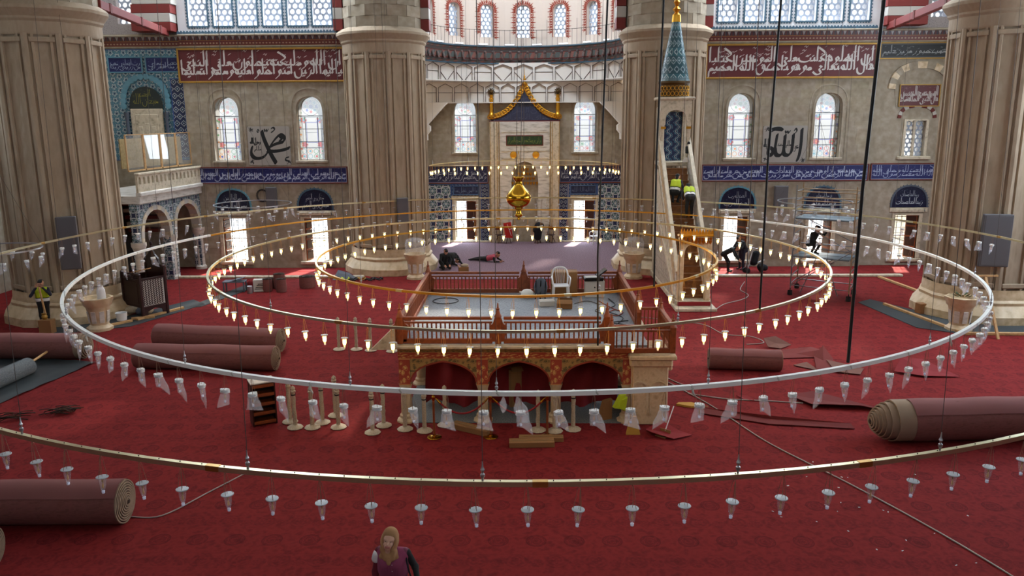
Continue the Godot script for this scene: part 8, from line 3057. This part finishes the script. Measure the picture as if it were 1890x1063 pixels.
func people():
	var bp := mat("body_paint", Color.WHITE, .85)
	bp.vertex_color_use_as_albedo = true
	mat("head_scarf", Color(.66, .50, .34), .9)
	mat("mauve_knit", Color(.58, .27, .40), .95)
	mat("hair_dark", Color(.04, .03, .025), .7)
	var skinc := Color(.50, .26, .17)
	var black := Color(.012, .012, .015)
	var navy := Color(.02, .022, .04)
	# the woman at the front of the hall, looking up
	var J := pose({"face": Vector3(.10, .34, .9), "crown": Vector3(.12, 1, -.3), "head": Vector3(-.02, 1.58, .07), "neck": Vector3(0, 1.45, .03), "ell": Vector3(.28, 1.17, -.06), "wrl": Vector3(.36, 1.03, .10), "hdl": Vector3(.5, -.2, .8), "palml": Vector3(-.2, 1, .1), "elr": Vector3(-.25, 1.10, .0), "wrr": Vector3(-.24, .86, .1), "curl": .8})
	var w := figure("woman in a tan headscarf and mauve top with odd sleeves, looking up", V(-1.60, 0, 9.5), -.12, J, {"top": Color(.19, .045, .085), "sleever": Color(.13, .008, .022), "sleevel": black, "legs": Color(.12, .15, .19), "skin": Color(.64, .38, .27), "shoe": black}, .014, .95)
	var sc := []
	var h: Vector3 = J.head
	var hf: Vector3 = J.face.normalized()
	var hu: Vector3 = (J.crown - hf * hf.dot(J.crown)).normalized()
	var hr := hu.cross(hf)
	sc.append([h + hu * .07 - hf * .045, h + hu * .095 - hf * .015, .108, .10, Color.WHITE])
	for k in 25:
		var a := PI / 2 - PI * .8 + PI * 1.6 * k / 24
		sc.append([h + hr * cos(a) * .092 + hu * (.01 + sin(a) * .12) - hf * .02, h + hr * cos(a) * .088 + hu * (.012 + sin(a) * .116) + hf * .035, .026, .016, Color.WHITE])
	for k in [-1, 1]:
		sc.append([h + hr * .07 * k - hu * .10, h + Vector3(.04 * k, -.20, .05), .04, .045, Color.WHITE])
		sc.append([h + Vector3(.06 * k, -.17, -.02), h + Vector3(.10 * k, -.21, .0), .06, .05, Color.WHITE])
	sc.append([h + Vector3(0, .0, -.08), h + Vector3(0, -.16, -.06), .085, .08, Color.WHITE])
	sc.append([h + Vector3(0, -.17, .07), h + Vector3(.01, -.25, .09), .04, .03, Color.WHITE])
	part(w, "head_scarf", skin(sc, .008, .025), "head_scarf")
	var kn := []
	for k in [-1, 1]: kn.append([J.hip + Vector3(.085 * k, .21, .0), J.chest + Vector3(.085 * k, 0, .0), .128, .128, Color.WHITE])
	kn.append([J.chest + Vector3(.08, -.04, .06), J.chest + Vector3(-.08, -.04, .06), .085, .085, Color.WHITE])
	kn.append([J.shl - Vector3(.03, .01, 0), J.shr + Vector3(.03, -.01, 0), .078, .078, Color.WHITE])
	var top := part(w, "knit_top", skin(kn, .014), "mauve_knit")
	var rb := G.new()
	for k in 15:
		var x := -.14 + k * .02
		rb.tube([Vector3(x, 1.1, .15 - absf(x) * .2), Vector3(x * 1.02, 1.22, .165 - absf(x) * .25), Vector3(x, 1.36, .125 - absf(x) * .2)], .004, 4, false)
	part(top, "knit_rib", rb, "mauve_knit")
	var bt := G.new()
	for k in 2: bt.ball(Vector3(.03, 1.30 - k * .09, .155), Vector3(.007, .007, .005), 6)
	part(top, "button", bt, "white_plastic")
	var sp := []
	sp.append([J.shr + Vector3(-.012, -.035, .02), J.shr + Vector3(-.035, -.10, .02), .064, .060, Color.WHITE])
	part(w, "white_shoulder_patch", skin(sp, .012, .01), "white_plastic")
	var sk := G.new()
	var rows := []
	for j in 10:
		var t := j / 9.0
		var row := PackedVector3Array()
		for i in 28:
			var a := TAU * i / 28
			var r := lerpf(.150, .30, t) * (1 + .05 * sin(i * 2.3 + j * .4) * t)
			row.append(Vector3(sin(a) * r * 1.08, 1.09 - .94 * t, cos(a) * r * .9))
		rows.append(row)
	sk.grid(rows, true, false)
	var skm := tri_mat("camo_denim", noise_tex(.03, [Color(.12, .15, .20), Color(.13, .16, .22), Color(.36, .44, .50), Color(.42, .50, .55)], 71, 2, 256), 2.2, .9)
	skm.albedo_texture = noise_tex(.022, [Color(.10, .13, .18), Color(.16, .20, .26), Color(.40, .48, .54), Color(.30, .37, .43)], 71, 2, 256)
	part(w, "patterned_skirt", sk, skm)
	var ph := G.new()
	ph.box(Vector3(.41, 1.035, .20), Vector3(.075, .012, .15), Basis(Vector3.UP, .5), .004)
	solo("mobile_phone", "white mobile phone held in the scarfed woman's hand", "phone", ph, "white_plastic", w.position).rotation.y = -.12
	var bgm := []
	bgm.append([Vector3(.34, .86, .0), Vector3(.38, .68, .0), .12, .15, Color.WHITE])
	bgm.append([Vector3(.32, .9, .02), Vector3(.42, .8, .0), .09, .10, Color.WHITE])
	var bag := thing("shoulder_bag", "dark blue shoulder bag hanging at the scarfed woman's side", "bag", w.position, -.12)
	part(bag, "bag_body", skin(bgm, .02), "fabric_navy")
	var stp := G.new()
	stp.tube(curve3([Vector3(.32, .92, .06), Vector3(.24, 1.2, .10), Vector3(.17, 1.46, .0), Vector3(.22, 1.2, -.12), Vector3(.36, .92, -.06)], 5), .012, 5)
	part(bag, "strap", stp, "fabric_navy")
	# worker by the shadowed pier, hands raised to the face, a pole before him
	var wk := figure("worker in a yellow banded vest with hands raised to the head beside the shadowed pier", V(-16.2, .0, 25.95), .25, pose({"ell": Vector3(.30, 1.24, .16), "wrl": Vector3(.10, 1.50, .20), "elr": Vector3(-.30, 1.22, .18), "wrr": Vector3(-.09, 1.50, .20), "hdl": Vector3(-.3, .9, 0), "hdr": Vector3(.3, .9, 0)}), {"top": navy, "legs": black, "skin": skinc, "shoe": black, "hair": "hair_dark", "vest": true})
	var pl := G.new()
	pl.bar(V(-15.78, .02, 25.45), V(-16.02, 1.55, 25.55), .05, .04)
	solo("timber_prop", "pale timber stick standing before the worker with raised hands", "prop", pl, "light_wood")
	# kneeling figure bowed on the lilac rug
	var bow := {"hip": Vector3(0, .42, -.28), "chest": Vector3(0, .46, .12), "neck": Vector3(0, .34, .28), "head": Vector3(0, .22, .36), "shl": Vector3(.18, .40, .2), "shr": Vector3(-.18, .40, .2), "ell": Vector3(.26, .14, .30), "elr": Vector3(-.26, .14, .30), "wrl": Vector3(.20, .05, .50), "wrr": Vector3(-.20, .05, .50), "hpl": Vector3(.1, .38, -.28), "hpr": Vector3(-.1, .38, -.28), "knl": Vector3(.14, .09, .0), "knr": Vector3(-.14, .09, .0), "anl": Vector3(.12, .08, -.42), "anr": Vector3(-.12, .08, -.42), "tol": Vector3(.12, .05, -.56), "tor": Vector3(-.12, .05, -.56), "face": Vector3(0, -.9, .3), "crown": Vector3(0, .1, 1), "palml": Vector3(0, -1, .2), "palmr": Vector3(0, -1, .2)}
	figure("man in dark clothes kneeling bowed down on the lilac rug by the platform's far corner", V(-3.45, .03, 37.7), 1.0, bow, {"top": black, "legs": navy, "skin": skinc, "shoe": black, "hair": "hair_dark"}, .022, 1.25)
	figure("second kneeling man in dark clothes, closer to the platform rail than the bowed one", V(-3.7, .03, 36.6), .5, pose({"hip": Vector3(0, .34, -.12), "chest": Vector3(0, .66, .08), "neck": Vector3(0, .76, .16), "head": Vector3(0, .84, .24), "shl": Vector3(.19, .70, .1), "shr": Vector3(-.19, .70, .1), "ell": Vector3(.26, .44, .2), "elr": Vector3(-.26, .44, .2), "wrl": Vector3(.14, .25, .36), "wrr": Vector3(-.14, .25, .36), "hpl": Vector3(.1, .32, -.1), "hpr": Vector3(-.1, .32, -.1), "knl": Vector3(.16, .10, .28), "knr": Vector3(-.16, .10, .28), "anl": Vector3(.12, .08, -.16), "anr": Vector3(-.12, .08, -.16), "tol": Vector3(.12, .05, -.3), "tor": Vector3(-.12, .05, -.3), "face": Vector3(0, -.5, .8)}), {"top": black, "legs": black, "skin": skinc, "shoe": black, "hair": "hair_dark"}, .022, 1.15)
	# reclining figure
	figure("person in black with a pink top lying propped on the lilac rug", V(-1.7, .03, 38.5), 1.2, {"hip": Vector3(0, .16, -.1), "chest": Vector3(0, .26, .3), "neck": Vector3(0, .34, .42), "head": Vector3(0, .38, .5), "shl": Vector3(.16, .3, .34), "shr": Vector3(-.16, .22, .34), "ell": Vector3(.26, .14, .38), "elr": Vector3(-.22, .06, .4), "wrl": Vector3(.2, .06, .6), "wrr": Vector3(-.14, .06, .62), "hpl": Vector3(.08, .16, -.14), "hpr": Vector3(-.08, .14, -.14), "knl": Vector3(.12, .14, -.54), "knr": Vector3(-.08, .1, -.54), "anl": Vector3(.12, .07, -.92), "anr": Vector3(-.06, .07, -.94), "tol": Vector3(.14, .05, -1.04), "tor": Vector3(-.06, .05, -1.06), "face": Vector3(-.5, -.2, .8)} , {"top": Color(.42, .06, .10), "sleeve": black, "legs": black, "skin": skinc, "shoe": black, "hair": "hair_dark"}, .022, 1.0)
	# stooping workers by the low window
	var stoop := pose({"hip": Vector3(0, .82, -.22), "chest": Vector3(0, 1.04, .14), "neck": Vector3(0, 1.10, .28), "head": Vector3(0, 1.12, .38), "shl": Vector3(.19, 1.06, .18), "shr": Vector3(-.19, 1.06, .18), "ell": Vector3(.22, .80, .30), "elr": Vector3(-.22, .80, .30), "wrl": Vector3(.14, .60, .46), "wrr": Vector3(-.14, .60, .46), "hpl": Vector3(.09, .80, -.2), "hpr": Vector3(-.09, .80, -.2), "knl": Vector3(.12, .45, .0), "knr": Vector3(-.12, .45, .0), "face": Vector3(0, -.6, .8)})
	figure("worker in black stooping close to the pulpit side of the bright low window", V(9.35, .0, 35.9), 1.2, stoop, {"top": black, "legs": black, "skin": skinc, "shoe": black, "hair": "hair_dark"})
	figure("taller worker in black standing bent before the bright low window", V(10.1, .0, 36.45), -1.0, pose({"hip": Vector3(0, .92, -.1), "chest": Vector3(0, 1.25, .1), "neck": Vector3(0, 1.36, .2), "head": Vector3(0, 1.44, .28), "shl": Vector3(.2, 1.3, .14), "shr": Vector3(-.2, 1.3, .14), "ell": Vector3(.24, 1.05, .3), "elr": Vector3(-.24, 1.05, .3), "wrl": Vector3(.12, .9, .5), "wrr": Vector3(-.12, .9, .5), "face": Vector3(0, -.5, .8)}), {"top": black, "legs": navy, "skin": skinc, "shoe": black, "hair": "hair_dark"}, .022, 1.1)
	var pr := thing("tool_trolley", "dark wheeled tool trolley with bags beside the stooping workers", "trolley", V(10.35, .0, 35.8), .3)
	var pf := G.new()
	pf.tube([Vector3(-.3, .12, 0), Vector3(-.1, 1.1, .0), Vector3(.15, 1.12, 0)], .022, 6)
	pf.tube([Vector3(-.3, .15, .25), Vector3(-.1, 1.1, .25), Vector3(.15, 1.12, .25)], .022, 6)
	pf.tube([Vector3(-.25, .3, .12), Vector3(.6, .55, .12)], .02, 6)
	part(pr, "tube_frame", pf, "steel")
	for k in [[-.3, 0.0], [-.3, .25], [.45, .12]]:
		var wl := G.new()
		wl.lathe([Vector2(0, -.02), Vector2(.12, -.02), Vector2(.12, .02), Vector2(0, .02)], 14, Transform3D(Basis(Vector3.RIGHT, PI / 2), Vector3(k[0], .12, k[1])))
		part(pr, "wheel", wl, "black_rubber")
	var tb := []
	tb.append([Vector3(.05, .5, .12), Vector3(.15, .85, .12), .18, .16, Color.WHITE])
	tb.append([Vector3(.4, .25, .2), Vector3(.6, .2, .2), .18, .14, Color.WHITE])
	part(pr, "navy_bag", skin(tb, .025), "fabric_navy")
	# two vested workers bent over the pulpit steps
	var bend := pose({"hip": Vector3(0, .86, -.12), "chest": Vector3(0, 1.12, .16), "neck": Vector3(0, 1.18, .28), "head": Vector3(0, 1.20, .38), "shl": Vector3(.19, 1.14, .2), "shr": Vector3(-.19, 1.14, .2), "ell": Vector3(.26, .9, .3), "elr": Vector3(-.26, .9, .3), "wrl": Vector3(.16, .72, .44), "wrr": Vector3(-.16, .72, .44), "hpl": Vector3(.09, .84, -.1), "hpr": Vector3(-.09, .84, -.1), "face": Vector3(0, -.7, .7)})
	figure("vested worker bent over the pulpit steps, lower of the two there", V(6.58, 3.0, 31.5), PI, bend, {"top": navy, "legs": black, "skin": skinc, "shoe": black, "hair": "hair_dark", "vest": true})
	figure("vested worker crouched a few steps higher on the pulpit stair", V(6.12, 3.55, 32.1), PI - .5, pose({"hip": Vector3(0, .45, -.12), "chest": Vector3(0, .80, .06), "neck": Vector3(0, .92, .14), "head": Vector3(0, 1.0, .22), "shl": Vector3(.19, .86, .08), "shr": Vector3(-.19, .86, .08), "ell": Vector3(.27, .6, .16), "elr": Vector3(-.27, .6, .16), "wrl": Vector3(.16, .42, .34), "wrr": Vector3(-.16, .42, .34), "hpl": Vector3(.1, .42, -.1), "hpr": Vector3(-.1, .42, -.1), "knl": Vector3(.16, .42, .24), "knr": Vector3(-.16, .42, .24), "face": Vector3(0, -.5, .8)}), {"top": navy, "legs": black, "skin": skinc, "shoe": black, "hair": "hair_dark", "vest": true})
	# worker crouched on the scaffold deck
	figure("worker in black crouching on the lower deck of the scaffold tower", V(11.45, 1.6, 31.3), .6, pose({"hip": Vector3(0, .42, -.12), "chest": Vector3(0, .78, .06), "neck": Vector3(0, .90, .12), "head": Vector3(0, 1.0, .18), "shl": Vector3(.19, .84, .08), "shr": Vector3(-.19, .84, .08), "ell": Vector3(.3, .75, .26), "elr": Vector3(-.27, .6, .2), "wrl": Vector3(.26, .9, .42), "wrr": Vector3(-.16, .5, .38), "hpl": Vector3(.1, .40, -.1), "hpr": Vector3(-.1, .40, -.1), "knl": Vector3(.16, .42, .24), "knr": Vector3(-.16, .42, .24), "anl": Vector3(.12, .08, .05), "anr": Vector3(-.12, .08, .05), "tol": Vector3(.13, .03, .2), "tor": Vector3(-.13, .03, .2)}), {"top": black, "legs": black, "skin": skinc, "shoe": black, "hair": "hair_dark"})
	var ct := []
	ct.append([Vector3(0, .35, 0), Vector3(.05, .95, 0), .2, .24, Color.WHITE])
	ct.append([Vector3(-.12, .75, 0), Vector3(.2, 1.0, 0), .17, .15, Color.WHITE])
	var co := thing("dark_coat", "bulky dark coat draped on a stand at the foot of the niche", "coat", V(.78, .04, 44.2))
	part(co, "coat_cloth", skin(ct, .03), "fabric_navy")
	var cs := G.new()
	for k in 3: cs.tube([Vector3(.2 * sin(TAU * k / 3), 0, .2 * cos(TAU * k / 3)), Vector3(0, .5, 0)], .02, 6)
	part(co, "stand_leg", cs, "dark_wood")
